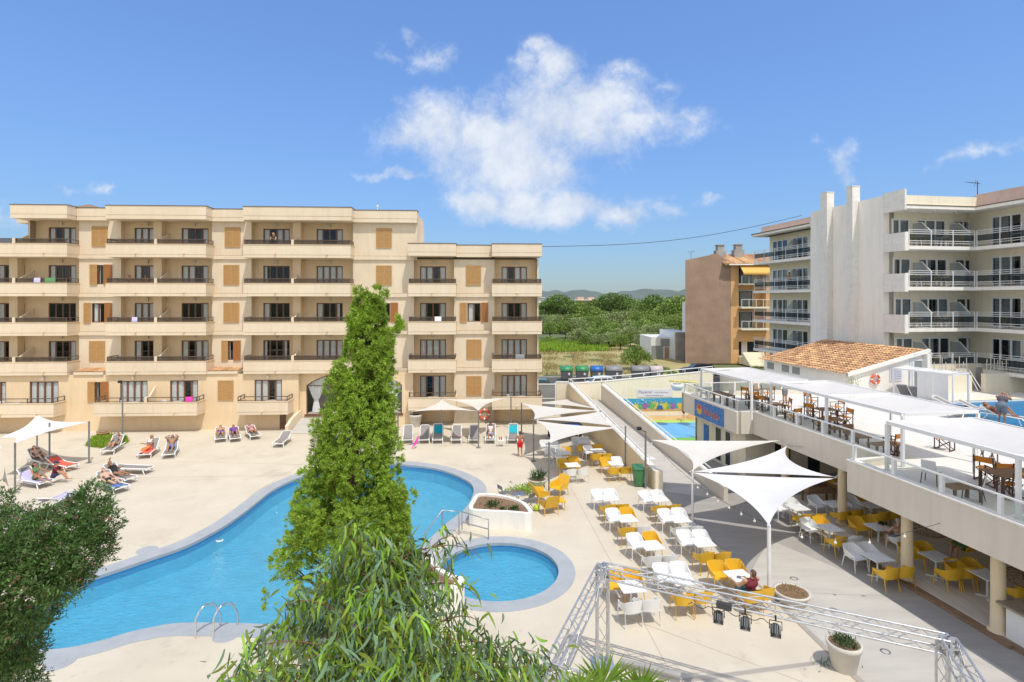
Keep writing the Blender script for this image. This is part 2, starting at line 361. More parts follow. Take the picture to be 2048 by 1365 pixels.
mm('dry_grass', (.36,.29,.12), .85, island=.35, trans=.2)
mm('cypress', (.355,.50,.065), .75, island=.38, trans=.38, var=.30, scale=1.6, spec=.3)
mm('euca', (.27,.40,.045), .45, island=.5, trans=.3, var=.35, scale=2.2, spec=.4)
mm('euca_grey', (.15,.235,.13), .5, island=.4, trans=.15, spec=.4)
mm('oleander', (.10,.18,.04), .55, island=.5, trans=.2, var=.4, scale=1.8)
mm('redtip', (.32,.16,.11), .6, island=.3, trans=.25)
mm('blossom', (.75,.62,.58), .7, island=.15, trans=.3)
mm('palm', (.26,.42,.05), .45, island=.3, trans=.25)
mm('tree_far', (.26,.36,.08), .8, island=.5, trans=.2, var=.45, scale=.35)
mm('tree_olive', (.33,.39,.16), .8, island=.45, trans=.2, var=.4, scale=.35)
mm('tree_dark', (.17,.26,.06), .8, island=.5, trans=.18, var=.4, scale=.35)
mm('bark', (.13,.085,.05), .9, var=.35, scale=8, bump=.5)
mm('twig', (.20,.10,.05), .8, var=.25, scale=9)
mm('skin', (.52,.28,.17), .5, var=.06, scale=8, spec=.35)
mm('skin_pale', (.62,.38,.27), .5, var=.06, scale=8, spec=.35)
mm('skin_tan', (.38,.19,.105), .5, var=.06, scale=8, spec=.35)
mm('eye', (.02,.015,.012), .3)
mm('hair_dark', (.03,.018,.012), .6); mm('hair_red', (.22,.07,.025), .6); mm('hair_blond', (.45,.30,.13), .6); mm('hair_grey', (.42,.40,.37), .7); mm('hair_brown', (.10,.05,.025), .6)
for k, c in dict(cloth_red=(.62,.02,.025), cloth_maroon=(.17,.02,.035), cloth_black=(.02,.02,.025), cloth_navy=(.025,.035,.12), cloth_blue=(.10,.22,.55), cloth_teal=(.0,.30,.42), cloth_turq=(.02,.42,.52),
                 cloth_pink=(.72,.05,.38), cloth_coral=(.78,.13,.08), cloth_orange=(.75,.22,.08), cloth_lilac=(.52,.48,.68), cloth_white=(.75,.75,.74), cloth_grey=(.22,.22,.23), cloth_purple=(.16,.07,.30),
                 cloth_teal_dark=(.02,.09,.09), cloth_green=(.10,.24,.10), cloth_rose=(.65,.32,.38), cloth_denim=(.13,.17,.22), cloth_purple_grey=(.10,.08,.10)).items(): mm(k, c, .85, var=.12, scale=18)
mm('bin_green', (.04,.26,.10), .4); mm('bin_blue', (.02,.13,.45), .4); mm('bin_grey', (.24,.24,.25), .45, var=.1); mm('bin_body', (.16,.16,.165), .5, var=.1); mm('bin_pink', (.55,.47,.46), .5)
mm('wheelie', (.05,.20,.075), .45); mm('black', (.018,.018,.02), .5); mm('rubber', (.02,.02,.02), .8)
mm('car_teal', (.02,.10,.13), .22); mm('car_white', (.72,.73,.74), .25); mm('car_dark', (.02,.028,.045), .2)
mm('car_glass', (.02,.028,.035), .08, spec=.7); mm('headlight', (.6,.62,.64), .15)
mm('billiard', (.02,.06,.24), .8); mm('life_ring', (.70,.11,.04), .5); mm('ball', (.42,.62,.03), .6)
mm('rattan', (.25,.14,.07), .7, var=.3, scale=14); mm('wicker', (.50,.36,.12), .65, var=.2, scale=10)
mm('sign_blue', (.03,.12,.38), .5, col2=(.05,.22,.55), scale=6, coord='pos'); mm('sign_white', (.72,.70,.74), .5); mm('ink_purple', (.20,.12,.26), .6); mm('ink_red', (.62,.07,.03), .5); mm('ink_yellow', (.72,.42,.03), .5); mm('ink_orange', (.70,.18,.04), .5)
mm('ink_blue', (.10,.16,.45), .5)
mm('mural_blue', (.03,.27,.52), .6, col2=(.06,.40,.62), scale=.9); mm('coral_yellow', (.62,.52,.08), .6); mm('coral_purple', (.30,.14,.42), .6); mm('coral_pink', (.60,.20,.30), .6); mm('coral_green', (.14,.40,.16), .6); mm('bubble', (.55,.75,.80), .5); mm('mural_deep', (.02,.14,.40), .6)
mm('sand', (.62,.40,.17), .8, var=.15, scale=1.2)
mm('screen_glass', (.25,.27,.27), .25, spec=.6)
mm('awning', (.68,.40,.10), .8)
mm('bulb', (.75,.73,.66), .2)
mm('cable', (.05,.05,.05), .6)
mm('soft_lamp', (.62,.56,.46), .6)
mm('leaf_dark', (.035,.10,.02), .6, island=.4, trans=.2)
mm('stone', (.34,.27,.20), .9, var=.3, scale=3, bump=.5)
M['pane'] = clear_mat('pane', (.93,.94,.94), (.6,.65,.7), .02, 1.4, base=.02)
M['pane_rh'] = clear_mat('pane_rh', (.68,.71,.73), (.9,.95,1), .02, 1.5, base=.05)
M['dark_glass'] = clear_mat('dark_glass', (.55,.60,.62), (.16,.20,.25), .06, 1.4, base=.02, mixcol=(.10,.11,.115), mixw=.25)
M['clear_glass'] = clear_mat('clear_glass', (.86,.90,.88), (.9,1,1), .02, 1.45, base=.02)
M['frosted'] = clear_mat('frosted', (.55,.60,.60), (.9,1,1), .2, 1.45, base=.03, mixcol=(.55,.60,.62), mixw=.5)
M['mesh_screen'] = clear_mat('mesh_screen', (.62,.60,.58), (.5,.5,.5), .4, 1.2, mixcol=(.22,.17,.13), mixw=.16)
M['water'] = clear_mat('water', (.72,.92,.97), (1,1,1), .03, 1.33, bump=1.0, bscale=5.0, stretch=(1,1.6,1), mixcol=(.10,.45,.68), mixw=.30)
M['water_deep'] = clear_mat('water_deep', (.5,.8,.95), (.5,.7,.9), .05, 1.25, bump=.6, bscale=2.6, stretch=(1,1.8,1), mixcol=(.02,.20,.48), mixw=.55)
# ================================================================ ground, pools, walls
def smooth_closed(P, k=8):
    out = []; n = len(P)
    for i in range(n):
        p0, p1, p2, p3 = (Vector(P[(i+j-1) % n][:2]) for j in range(4))
        for q in range(k):
            t = q/k
            out.append(.5*((2*p1)+(p2-p0)*t+(2*p0-5*p1+4*p2-p3)*t*t+(3*p1-p0-3*p2+p3)*t**3))
    return out
def area(P): return .5*sum(P[i][0]*P[(i+1)%len(P)][1]-P[(i+1)%len(P)][0]*P[i][1] for i in range(len(P)))
def offset(P, d):
    if area(P) < 0: P = P[::-1]
    n = len(P); out = []
    for i in range(n):
        t = (P[(i+1)%n]-P[i-1]).normalized(); out.append(P[i]+Vector((t.y, -t.x))*d)
    return out
GA = math.radians(9)
def R9(s, t, z=0.0): return (s*math.cos(GA)-t*math.sin(GA), s*math.sin(GA)+t*math.cos(GA), z)
def st(p): return (p[0]*math.cos(GA)+p[1]*math.sin(GA), -p[0]*math.sin(GA)+p[1]*math.cos(GA))
pool_px = [(75,1303),(136,1300),(204,1285),(259,1268.6),(307,1258),(361,1250),(453,1250),(520,1252),(610,1256),(700,1246),(775,1212),(806,1160),(826,1115),(862,1078),(895,1048),
           (928,1022),(943,1000),(947,979),(934.5,964),(899,947.5),(857,937),(787,930),(735,931),(680,937),(625,949),(597,958),(569,970),(541,986),(518,1004),(484,1031),(442,1059),(375,1094),(307,1118),(238,1142),(170,1164),(115,1182),(60,1212),(28,1250),(35,1290)]
POOL = smooth_closed([gz(x, y, -.05) for x, y in pool_px], 4)
if area(POOL) < 0: POOL = POOL[::-1]
SC = Vector((-.46, 19.8)); SR = 2.13
SMALL = [SC+Vector((math.cos(2*math.pi*i/64), math.sin(2*math.pi*i/64)))*SR for i in range(64)]
POOL_O = offset(POOL, .66); SMALL_O = offset(SMALL, .60)
BND = [Vector(p) for p in ((7.58,27.75),(8.0,23.2),(8.58,16.3),(9.25,8.0),(10.2,-6),(11.5,-25))]
WALL1 = [R9(*st((7.42,28.05)))[:2], (4.78,45.4)]
deck_out = [(-110,-25),(11.5,-25)]+[tuple(p) for p in BND[::-1][1:]]+[(7.42,28.05),(4.66,46.2),(4.66,46.6),(-110,46.6)]
b = MB(); b.poly(deck_out, 0.0, [POOL_O, SMALL_O]); struct(b.build('pool_deck', M['deck'], origin=(0,0,0)))
b = MB(); b.poly([tuple(BND[-1]),(75,-25),(75,46.6),(4.66,46.6),(4.66,46.2),(7.42,28.05)]+[tuple(p) for p in BND[:-1]], 0.0)
struct(b.build('plaza_paving', M['plaza'], origin=(0,0,0)))
# lighter strip of paving along the deck and in front of the bar
b = MB(); b.poly([(8.75,16.1),(8.35,19.4),(10.4,22.2),(11.9,19.6),(13.9,9),(16.5,-6),(10.9,-6),(9.5,8)], .004); struct(b.build('plaza_light_paving', M['plaza_light'], origin=(0,0,0)))
b = MB()
for i in range(len(BND)-1): b.bar((*BND[i],.003),(*BND[i+1],.003),.06,.012)
for q in ((-11,37.0,7.6,36.2),(-20,33,-2,31.5),(3.0,29,4.3,12),(3.2,17,8,13.5),(-30,29.5,-8,30.6),(-24,36,-26,26),(-12,36.5,-13,27),(-16,13.5,-2,12.2),(2.2,36,4.2,30)): b.bar((q[0],q[1],.001),(q[2],q[3],.001),.014,.006)
struct(b.build('deck_joint_lines', M['deck_joint'], origin=(0,0,0)))
for nm, inn, outp in (('pool_coping', POOL, POOL_O), ('small_pool_coping', SMALL, SMALL_O)):
    b = MB(); b.poly(outp, .012, [inn]); b.wallstrip(outp, -.02, .012); b.wallstrip(inn, -.10, .012); struct(b.build(nm, M['coping'], origin=(0,0,0)))
for nm, inn, dep, mt in (('main_pool', POOL, .85, 'pool'), ('small_pool', SMALL, .5, 'pool')):
    b = MB(); b.poly(inn, -dep); struct(b.build(nm+'_floor', M['pool_floor'], origin=(0,0,0)))
    b = MB(); b.wallstrip(offset(inn,.001), -.34, -.10); struct(b.build(nm+'_tile_band', M['pool_tile'], origin=(0,0,0)))
    b = MB(); b.wallstrip(offset(inn,.001), -dep, -.34); struct(b.build(nm+'_wall', M['pool_floor'], origin=(0,0,0)))
    b = MB(); b.poly(offset(inn,.002), -.15); struct(b.build(nm+'_water', M['water'], origin=(0,0,0)))
# round skimmer covers along the coping
for px, py in ((294,1101),(120,1325),(453,1271)):
    p = gz(px, py); b = MB(); b.disc((p.x,p.y,.016),.36,28); b.lathe((p.x,p.y,0), [(.36,.016),(.37,.0)], 28); b.tube([(p.x+.15*math.cos(a),p.y+.15*math.sin(a),.017) for a in np.linspace(0,6.284,20)],.006,5,cap=False)
    tag(b.build('skimmer_cover', M['coping']), {294:'round grey skimmer cover bulging from the far pool edge left of the juniper',120:'round grey skimmer cover at the lower left corner of the pool edge',453:'round grey skimmer cover beside the steel pool ladder'}[px], 'pool cover', 'skimmer covers')
# land round the resort, reaching the horizon
b = MB(); z = .85; x0,x1,y0,y1 = -110,75,-25,46.6; B = 9000
for q in (((-B,y1),(B,y1),(B,62.8),(-B,62.8)), ((-B,-B),(B,-B),(B,y0),(-B,y0)), ((-B,y0),(x0,y0),(x0,y1),(-B,y1)), ((x1,y0),(B,y0),(B,y1),(x1,y1))):
    b.quad(*[(p[0],p[1],z) for p in q])
b.quad((x0,y1,z),(x1,y1,z),(x1,y1,-.5),(x0,y1,-.5)); b.quad((x0,y0,z),(x1,y0,z),(x1,y0,-.5),(x0,y0,-.5)); b.quad((x0,y0,z),(x0,y1,z),(x0,y1,-.5),(x0,y0,-.5)); b.quad((x1,y0,z),(x1,y1,z),(x1,y1,-.5),(x1,y0,-.5))
b.quad((-B,62.8,z),(B,62.8,z),(B,B,z),(-B,B,z))
struct(b.build('ground', M['land'], origin=(0,0,0)))
b = MB(); b.quad((-120,48.2,z+.01),(90,50.4,z+.01),(90,63.0,z+.01),(-120,61.2,z+.01)); struct(b.build('road', M['asphalt'], origin=(0,0,0)))
b = MB(); b.bar((-120,61.5,z+.06),(90,63.3,z+.06),.35,.13); struct(b.build('road_kerb', M['concrete'], origin=(0,0,0)))
b = MB()
for k in range(40):
    x = -30+k*1.9; b.quad((x,56.0+.0*x,z+.015),(x+.9,56.02,z+.015),(x+.9,56.14,z+.015),(x,56.12,z+.015))
struct(b.build('road_marking', M['white'], origin=(0,0,0)))
def grid_patch(x0,x1,y0,y1,n,m,zf):
    xs = np.linspace(x0,x1,n); ys = np.linspace(y0,y1,m); X,Y = np.meshgrid(xs,ys); Z = zf(X,Y)
    V = np.stack([X,Y,Z],-1).reshape(-1,3); i = np.arange((m-1)*(n-1)); r = i//(n-1); c = i%(n-1); a = r*n+c
    return V, np.stack([a,a+1,a+n+1,a+n],-1)
V,Fc = grid_patch(-10,24,63.4,112,70,90,lambda X,Y: .86+.10*np.sin(X*.9)*np.cos(Y*.7)+.12*np.clip((Y-63.4)/3,0,1)+.10*np.sin(X*.37+Y*.23))
struct(np_obj('dry_field', V, Fc, M['dry_field'], smooth=True))
# hills on the horizon
def ridge(name, y, pts, depth):
    xs = np.linspace(pts[0][0], pts[-1][0], 160); hs = np.interp(xs, [p[0] for p in pts], [p[1] for p in pts])
    hs = hs*(1+.10*np.sin(xs*.011)+.06*np.sin(xs*.031+1)); hs[[0,-1]] = 0
    rows = []
    for k in range(9):
        f = math.sin(math.pi*min(1,k/5)/2) if k<=5 else 1-(k-5)/3
        rows.append(np.stack([xs, np.full_like(xs, y-depth+depth*k/5), .9+hs*f*(1+.05*np.sin(xs*.02+k))],-1))
    V = np.concatenate(rows); n = len(xs); i = np.arange(8*(n-1)); r = i//(n-1); c = i%(n-1); a = r*n+c
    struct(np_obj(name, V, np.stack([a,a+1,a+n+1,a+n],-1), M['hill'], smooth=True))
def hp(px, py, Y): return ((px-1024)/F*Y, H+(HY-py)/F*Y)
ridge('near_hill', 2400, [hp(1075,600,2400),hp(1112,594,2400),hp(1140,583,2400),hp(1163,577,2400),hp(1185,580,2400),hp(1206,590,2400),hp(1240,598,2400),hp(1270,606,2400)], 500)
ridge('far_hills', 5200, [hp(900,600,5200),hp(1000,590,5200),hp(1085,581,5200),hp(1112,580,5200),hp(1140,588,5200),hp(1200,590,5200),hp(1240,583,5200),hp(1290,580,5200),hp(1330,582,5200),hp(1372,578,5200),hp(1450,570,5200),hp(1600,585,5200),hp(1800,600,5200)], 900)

# ---------------------------------------------------------------- ramp, walls and the children's splash area
def slab_wall(name, p, q, z0p, z0q, z1p, z1q, th, m, label, cat='wall', cap=None, parent=None):
    """a straight wall from p to q whose foot and top may slope"""
    p = Vector((*p[:2],0)); q = Vector((*q[:2],0)); n = Vector((-(q-p).y, (q-p).x, 0)).normalized()*th/2
    b = MB(); vs = [(*(p-n)[:2],z0p),(*(q-n)[:2],z0q),(*(q+n)[:2],z0q),(*(p+n)[:2],z0p),(*(p-n)[:2],z1p),(*(q-n)[:2],z1q),(*(q+n)[:2],z1q),(*(p+n)[:2],z1p)]
    b.add(vs, [(0,3,2,1),(4,5,6,7),(0,1,5,4),(1,2,6,5),(2,3,7,6),(3,0,4,7)])
    o = b.build(name, m)
    if label: tag(o, label, cat)
    c = MB(); e = (q-p).normalized()*.02
    c.bar((*(p-e)[:2],z1p+.03),(*(q+e)[:2],z1q+.03), th+.06, .06)
    c.build('coping_stone', cap or M['white_wall'], o)
    return o
def hand_rail(parent, p, q, zp, zq, n, mat_=None, hgt=.32, name='handrail'):
    b = MB(); p = Vector((*p[:2],zp)); q = Vector((*q[:2],zq)); up = Vector((0,0,hgt))
    b.tube([p+up, q+up], .035, 8)
    for k in range(n+1):
        c = p.lerp(q, k/n); b.tube([c, c+up], .02, 6)
    return b.build(name, mat_ or M['white'], parent)
w1a, w1b = (4.80,45.3), (7.40,28.1)
o = slab_wall('ramp_wall', w1b, w1a, 0, 0, .92, 2.78, .22, M['cream_warm'], 'long cream ramp wall with white handrail beside the cafe tables'); hand_rail(o, (7.25,29.0), w1a, 1.06, 2.84, 9)
b = MB(); b.box((7.28,27.9,0),(7.66,28.25,1.0)); b.build('end_pier', M['cream'], o)
w2a, w2b = (7.45,45.0), (10.35,26.6)
o = slab_wall('inner_ramp_wall', w2b, w2a, 0, 0, .62, 2.72, .22, M['greige'], 'greige inner ramp wall with handrail overlooking the splash area'); hand_rail(o, (10.2,27.4), w2a, .75, 2.78, 9)
b = MB(); b.add([(7.48,27.9,.006),(10.3,26.7,.006),(7.52,45.4,1.45),(4.85,45.7,1.45)], [(0,1,2,3)]); struct(b.build('ramp_floor', M['plaza_light'], origin=(0,0,0)))
o = slab_wall('back_wall_of_ramp', (4.72,45.75), (7.45,46.0), 0, 0, 2.72, 2.84, .22, M['cream'], 'short cream wall closing the top of the ramp at the street'); hand_rail(o, (4.72,45.75),(7.45,46.0), 2.78, 2.9, 2)
o = slab_wall('mural_wall', (7.5,46.0), (16.9,46.35), 0, 0, 2.84, 3.7, .25, M['cream'], 'tall cream wall behind the splash area with mural and white sign'); hand_rail(o, (7.5,46.0),(16.9,46.35), 2.9, 3.76, 8)
def mw(k, z, e=.0):   # a point on the mural wall's face, k metres from its left end
    d = Vector((9.4,.35,0)).normalized(); n = Vector((d.y,-d.x,0)); p = Vector((7.5,46.0,0))+d*k+n*(.125+e); return Vector((p.x,p.y,z))
def on_wall(mb, outline, e, th=.012):
    n = len(outline); fr = [mw(k,z,e+th) for k,z in outline]; bk = [mw(k,z,e) for k,z in outline]
    mb.add(fr+bk, [tuple(range(n))]+[(i,n+i,n+(i+1)%n,(i+1)%n) for i in range(n)])
mu = thing('undersea_mural', 'painted undersea mural strip of corals and bubbles behind splash area', 'mural', mw(5,.42))
b = MB(); on_wall(b, [(1.6,.42),(6.9,.42),(6.9,1.50),(1.6,1.42)], .004); b.build('painted_sea', M['mural_blue'], mu)
b = MB(); on_wall(b, [(1.6,.42),(2.2,.62),(3.0,.52),(3.8,.66),(4.5,.56),(5.3,.68),(6.2,.56),(6.9,.66),(6.9,.42)], .02); b.build('painted_sand', M['sand'], mu)
rr = random.Random(3)
def coral(kc, zc, h, n):
    b = MB()
    for i in range(n):
        a = (i/(n-1)-.5)*1.5; k1 = kc+math.sin(a)*h*.8; z1 = zc+math.cos(a)*h*rr.uniform(.75,1.1); w = .05
        on_wall(b, [(kc-.05+a*.1,zc),(kc+.05+a*.1,zc),(k1+w,z1),(k1-w,z1)], .03+.003*i, .008)
    return b
for kc, h, mk in ((2.2,.35,'coral_pink'),(2.8,.5,'coral_yellow'),(3.6,.55,'coral_purple'),(4.2,.6,'coral_green'),(4.45,.65,'coral_yellow'),(5.2,.65,'coral_yellow'),(5.55,.5,'coral_green'),(5.9,.5,'coral_purple'),(6.6,.5,'coral_yellow'),(3.2,.4,'coral_green')):
    coral(kc, .55, h, 7).build('painted_coral', M[mk], mu)
b = MB(); on_wall(b, [(4.55,.55),(5.15,.55),(4.98,.98),(4.72,.98)], .075); b.build('painted_rock', M['mural_deep'], mu)
b = MB()
for i in range(26):
    k, z, r = rr.uniform(1.8,6.8), rr.uniform(.9,1.38), rr.uniform(.02,.06); on_wall(b, [(k+r*math.cos(t*math.pi/4), z+r*math.sin(t*math.pi/4)) for t in range(8)], .085)
b.build('painted_bubbles', M['bubble'], mu)
def text_mesh(body, size, extr=.004):
    c = bpy.data.curves.new('lettering', 'FONT'); c.body = body; c.size = size; c.extrude = extr; c.align_x = 'LEFT'; c.resolution_u = 3
    o = bpy.data.objects.new('lettering_tmp', c); COL.objects.link(o); dg = bpy.context.evaluated_depsgraph_get()
    me = bpy.data.meshes.new_from_object(o.evaluated_get(dg)); vs = [v.co.copy() for v in me.vertices]; fs = [tuple(p.vertices) for p in me.polygons]
    bpy.data.objects.remove(o); bpy.data.curves.remove(c); bpy.data.meshes.remove(me); return vs, fs
def lettering(parent, body, size, f, m, name='lettering'):
    vs, fs = text_mesh(body, size); b = MB(); b.add([f(v.x, v.y, v.z) for v in vs], fs); return b.build(name, m, parent)
sg = thing('white_sign', 'white printed sign reading Playamar above the undersea mural', 'sign', mw(4.4,1.55))
b = MB(); on_wall(b, [(2.95,1.56),(5.95,1.56),(5.95,2.22),(2.95,2.22)], .004, .03); b.build('sign_board', M['sign_white'], sg)
lettering(sg, 'Playamar', .33, lambda x,y,z: mw(3.06+x, 1.88+y, .036+z), M['ink_purple'])
lettering(sg, 'hotel & apartments', .15, lambda x,y,z: mw(4.42+x, 1.90+y, .036+z), M['ink_purple'])
lettering(sg, 'bestcomhotels.com', .19, lambda x,y,z: mw(3.66+x, 1.64+y, .036+z), M['ink_purple'])
# painted splash floor: bands of colour laid as thin sheets
def band(name, pts, z, m): b = MB(); b.poly(pts, z); struct(b.build(name, M[m], origin=(0,0,0)))
mm('splash_blue', (.14,.42,.72), .5, var=.12, scale=.9); mm('splash_green', (.20,.48,.08), .6, var=.12, scale=1); mm('splash_lime', (.42,.62,.12), .6, var=.2, scale=1)
x_l = lambda y: 7.62+(45.0-y)*.1576
def strip(y0, y1, wob, ph): 
    n = 14; lo = []; hi = []
    for i in range(n+1):
        f = i/n; xr = lambda y: 16.3; xa, xb = x_l(y0)+.02, xr(y0)
        lo.append((xa+(xb-xa)*f, y0+wob*math.sin(f*7+ph))); hi.append((x_l(y1)+.02+(xr(y1)-x_l(y1))*f, y1+wob*math.sin(f*6+ph+1)))
    return lo+hi[::-1]
band('splash_sand_floor', strip(44.2,45.85,0,0), .004, 'sand'); band('splash_lime_floor', strip(42.9,44.5,.2,.4), .008, 'splash_lime')
band('splash_blue_floor', strip(38.2,43.5,.2,.8), .012, 'splash_blue'); band('splash_green_floor', strip(36.0,38.7,.15,2.2), .016, 'splash_green')
b = MB(); p = gz(1395,838); 
b.lathe((p.x+.6,p.y,0), [(1.5,0),(1.3,.25),(.9,.5),(.4,.62),(0,.66)], 16); tag(b.build('sand_mound', M['sand']), 'low sand coloured mound at the edge of the splash area', 'play mound')
p = gz(1395,877); b = MB()
for k in range(6): b.tube([(p.x,p.y,.32*k),(p.x,p.y,.32*k+.32)], .07, 10); b.cur = 0
o = tag(b.build('spray_post', M['coral_green']), 'short green and yellow spray post standing in the splash area', 'spray post'); b = MB()
for k in range(3): b.tube([(p.x,p.y,.64*k+.2),(p.x,p.y,.64*k+.42)], .078, 10)
b.build('painted_ring', M['coral_yellow'], o)
p0 = at(1300,767,42); b = MB(); b.tube([at(1340,762,42), at(1402,766,41.4)], .07, 8)
for k in range(9): c = at(1340+7*k, 762+.5*k, 42); b.tube([c+Vector((0,0,.09)), c+Vector((0,0,-.1))], .03, 6)
b.tube([at(1396,766,41.4), (*at(1396,766,41.4)[:2],0)], .09, 8)
wf = tag(b.build('water_feature_pole', M['coral_yellow']), 'yellow bamboo style water pole above the splash area', 'water feature')
for px, m_, ln in ((1354,'white','white tipping water bucket hanging from the yellow pole'),(1401,'pot','grey tipping water bucket hanging near the terrace corner')):
    c = at(px,774,41.6); b = MB(); b.lathe((c.x,c.y,c.z-.28), [(0,0),(.32,.03),(.46,.28),(.47,.5),(.42,.5),(.40,.3),(0,.1)], 18); b.tube([c+Vector((-.4,0,.2)), c+Vector((0,0,.52)), c+Vector((.4,0,.2))], .02, 6)
    tag(b.build('water_bucket', M[m_]), ln, 'water bucket')
# ---------------------------------------------------------------- gate and wall by the street
g = thing('gate', 'white framed grey metal gate between the hotel and the ramp', 'gate', (2.9,46.2,.0))
gy = 46.15; xa, xb = at(1074,800,gy).x, at(1111,800,gy).x
b = MB(); [b.bar((x,gy,.05),(x,gy,2.75),.1,.1) for x in (xa,xb)]; [b.bar((xa,gy,zz),(xb,gy,zz),.08,.08) for zz in (.12,1.42,2.62)]; b.build('gate_frame', M['white'], g)
b = MB(); b.box((xa,gy-.012,.12),(xb,gy+.012,1.4)); b.box((xa,gy-.012,1.44),(xb,gy+.012,2.6)); b.build('gate_panel', M['screen_glass'], g)
slab_wall('street_wall', (xb+.1,46.3), (4.72,46.1), 0, 0, 2.75, 2.78, .2, M['cream'], 'narrow cream wall between the gate and the ramp wall')
slab_wall('long_street_wall', (-60,57.2), (1.0,57.2), 0, 0, 1.6, 1.6, .2, M['cream'], 'low cream street wall running behind the long hotel')
# ================================================================ the long sand coloured hotel
HR = math.radians(3.1); HU = Vector((math.cos(HR), math.sin(HR), 0)); HN = Vector((math.sin(HR), -math.cos(HR), 0)); HO = Vector((-26.47,42.0,0))
def FX(u, v, z): return HO+HU*u+HN*v+Vector((0,0,z))
def uf(px, v):
    k = (px-1024)/F; c = HO+HN*v
    return -(c.x-k*c.y)/(HU.x-k*HU.y)
PT = [2.24, 5.11, 8.01, 10.91, 13.81]            # tops of the balcony parapets, ground floor upwards
def zpx(px, py, v): Y = FX(uf(px,v), v, 0).y; return H-(py-HY)*Y/F
hotel = thing('apartment_hotel', 'long sand coloured hotel with stacked balconies and wooden shutters', 'hotel', FX(uf(450,0),0,0))
V_LOG, V_BAL = -.55, 1.3
def holed(mb, u0, u1, z0, z1, holes, v, dep=.14):
    us = sorted({u0,u1,*[h[0] for h in holes],*[h[1] for h in holes]}); zs = sorted({z0,z1,*[h[2] for h in holes],*[h[3] for h in holes]})
    us = [u for u in us if u0-1e-6<=u<=u1+1e-6]; zs = [z for z in zs if z0-1e-6<=z<=z1+1e-6]
    for a,c in zip(us,us[1:]):
        for e,f in zip(zs,zs[1:]):
            m_u, m_z = (a+c)/2, (e+f)/2
            if any(h[0]<m_u<h[1] and h[2]<m_z<h[3] for h in holes): continue
            mb.quad((a,v,e),(c,v,e),(c,v,f),(a,v,f))
    for a,c,e,f in holes:
        w = v-dep; mb.quad((a,v,e),(a,w,e),(a,w,f),(a,v,f)); mb.quad((c,v,e),(c,w,e),(c,w,f),(c,v,f)); mb.quad((a,v,e),(c,v,e),(c,w,e),(a,w,e)); mb.quad((a,v,f),(c,v,f),(c,w,f),(a,w,f))
wall = MB(FX); wall_l = MB(FX); line = MB(FX)
class _Trim:
    def box(s, a, b): q = MB(FX); q.box(a, b); q.build('string_course', M['hotel_light'], hotel)
trim = _Trim(); PW = []
rd = random.Random(11)
def balcony_door(u0, u1, z0, z1, v, curt=None):
    """brown four leaf glazed door set into the wall, white curtains behind it"""
    f = MB(FX); w = v-.10; n = 4; t = .075
    f.box((u0,w-.04,z0),(u0+t,w+.05,z1)); f.box((u1-t,w-.04,z0),(u1,w+.05,z1)); f.box((u0+t,w-.04,z1-t),(u1-t,w+.05,z1)); f.box((u0+t,w-.04,z0),(u1-t,w+.05,z0+.07))
    for k in range(1,n):
        c = u0+(u1-u0)*k/n; f.box((c-.06,w-.03,z0+.07),(c+.06,w+.03+.003*k,z1-t))
    fr = f.build('door_window', M['brown_wood'], hotel)
    p = MB(FX); p.box((u0+t,w-.006,z0+.07),(u1-t,w+.006,z1-t)); p.build('pane', M['pane'], fr)
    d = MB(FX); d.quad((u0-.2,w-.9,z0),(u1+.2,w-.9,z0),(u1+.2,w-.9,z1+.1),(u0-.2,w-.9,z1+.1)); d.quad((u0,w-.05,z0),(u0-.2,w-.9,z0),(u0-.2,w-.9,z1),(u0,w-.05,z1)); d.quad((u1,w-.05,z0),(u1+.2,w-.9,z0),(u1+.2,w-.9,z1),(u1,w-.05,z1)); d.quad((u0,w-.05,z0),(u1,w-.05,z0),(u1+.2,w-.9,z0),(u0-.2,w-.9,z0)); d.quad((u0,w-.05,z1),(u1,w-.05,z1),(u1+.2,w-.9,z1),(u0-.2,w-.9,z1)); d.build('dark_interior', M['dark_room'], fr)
    c = MB(FX); curt = curt if curt is not None else rd.choice(['1111','1111','1101','1011','1001','1111'])
    for k,ch in enumerate(curt):
        if ch == '0': continue
        a = u0+(u1-u0)*k/n+.04; e = u0+(u1-u0)*(k+1)/n-.04
        if ch == 'h': e = (a+e)/2
        m = 12; vs = []
        for i in range(m+1):
            f_ = i/m; vs.append((a+(e-a)*f_, w-.04+.014*math.sin(f_*19+k), z0+.08)); vs.append((a+(e-a)*f_, w-.04+.010*math.sin(f_*19+k), z1-.06))
        c.add(vs, [(2*i,2*i+2,2*i+3,2*i+1) for i in range(m)], True)
    if c.v: c.build('curtain', M['curtain'], fr)
def shutter_leaf(mb, a, e, z0, z1, v):
    mb.box((a,v,z0),(e,v+.045,z1)); t = .05
    for (x0,x1,y0,y1) in ((a,a+t,z0,z1),(e-t,e,z0,z1),(a+t,e-t,z1-t,z1),(a+t,e-t,z0,z0+t),(a+t,e-t,(z0+z1)/2-.03,(z0+z1)/2+.03)): mb.box((x0,v+.045,y0),(x1,v+.062,y1))
    k = z0+t
    while k < z1-t-.03:
        if abs(k+.03-(z0+z1)/2) > .06: mb.box((a+t,v+.045,k),(e-t,v+.055,k+.03))
        k += .062
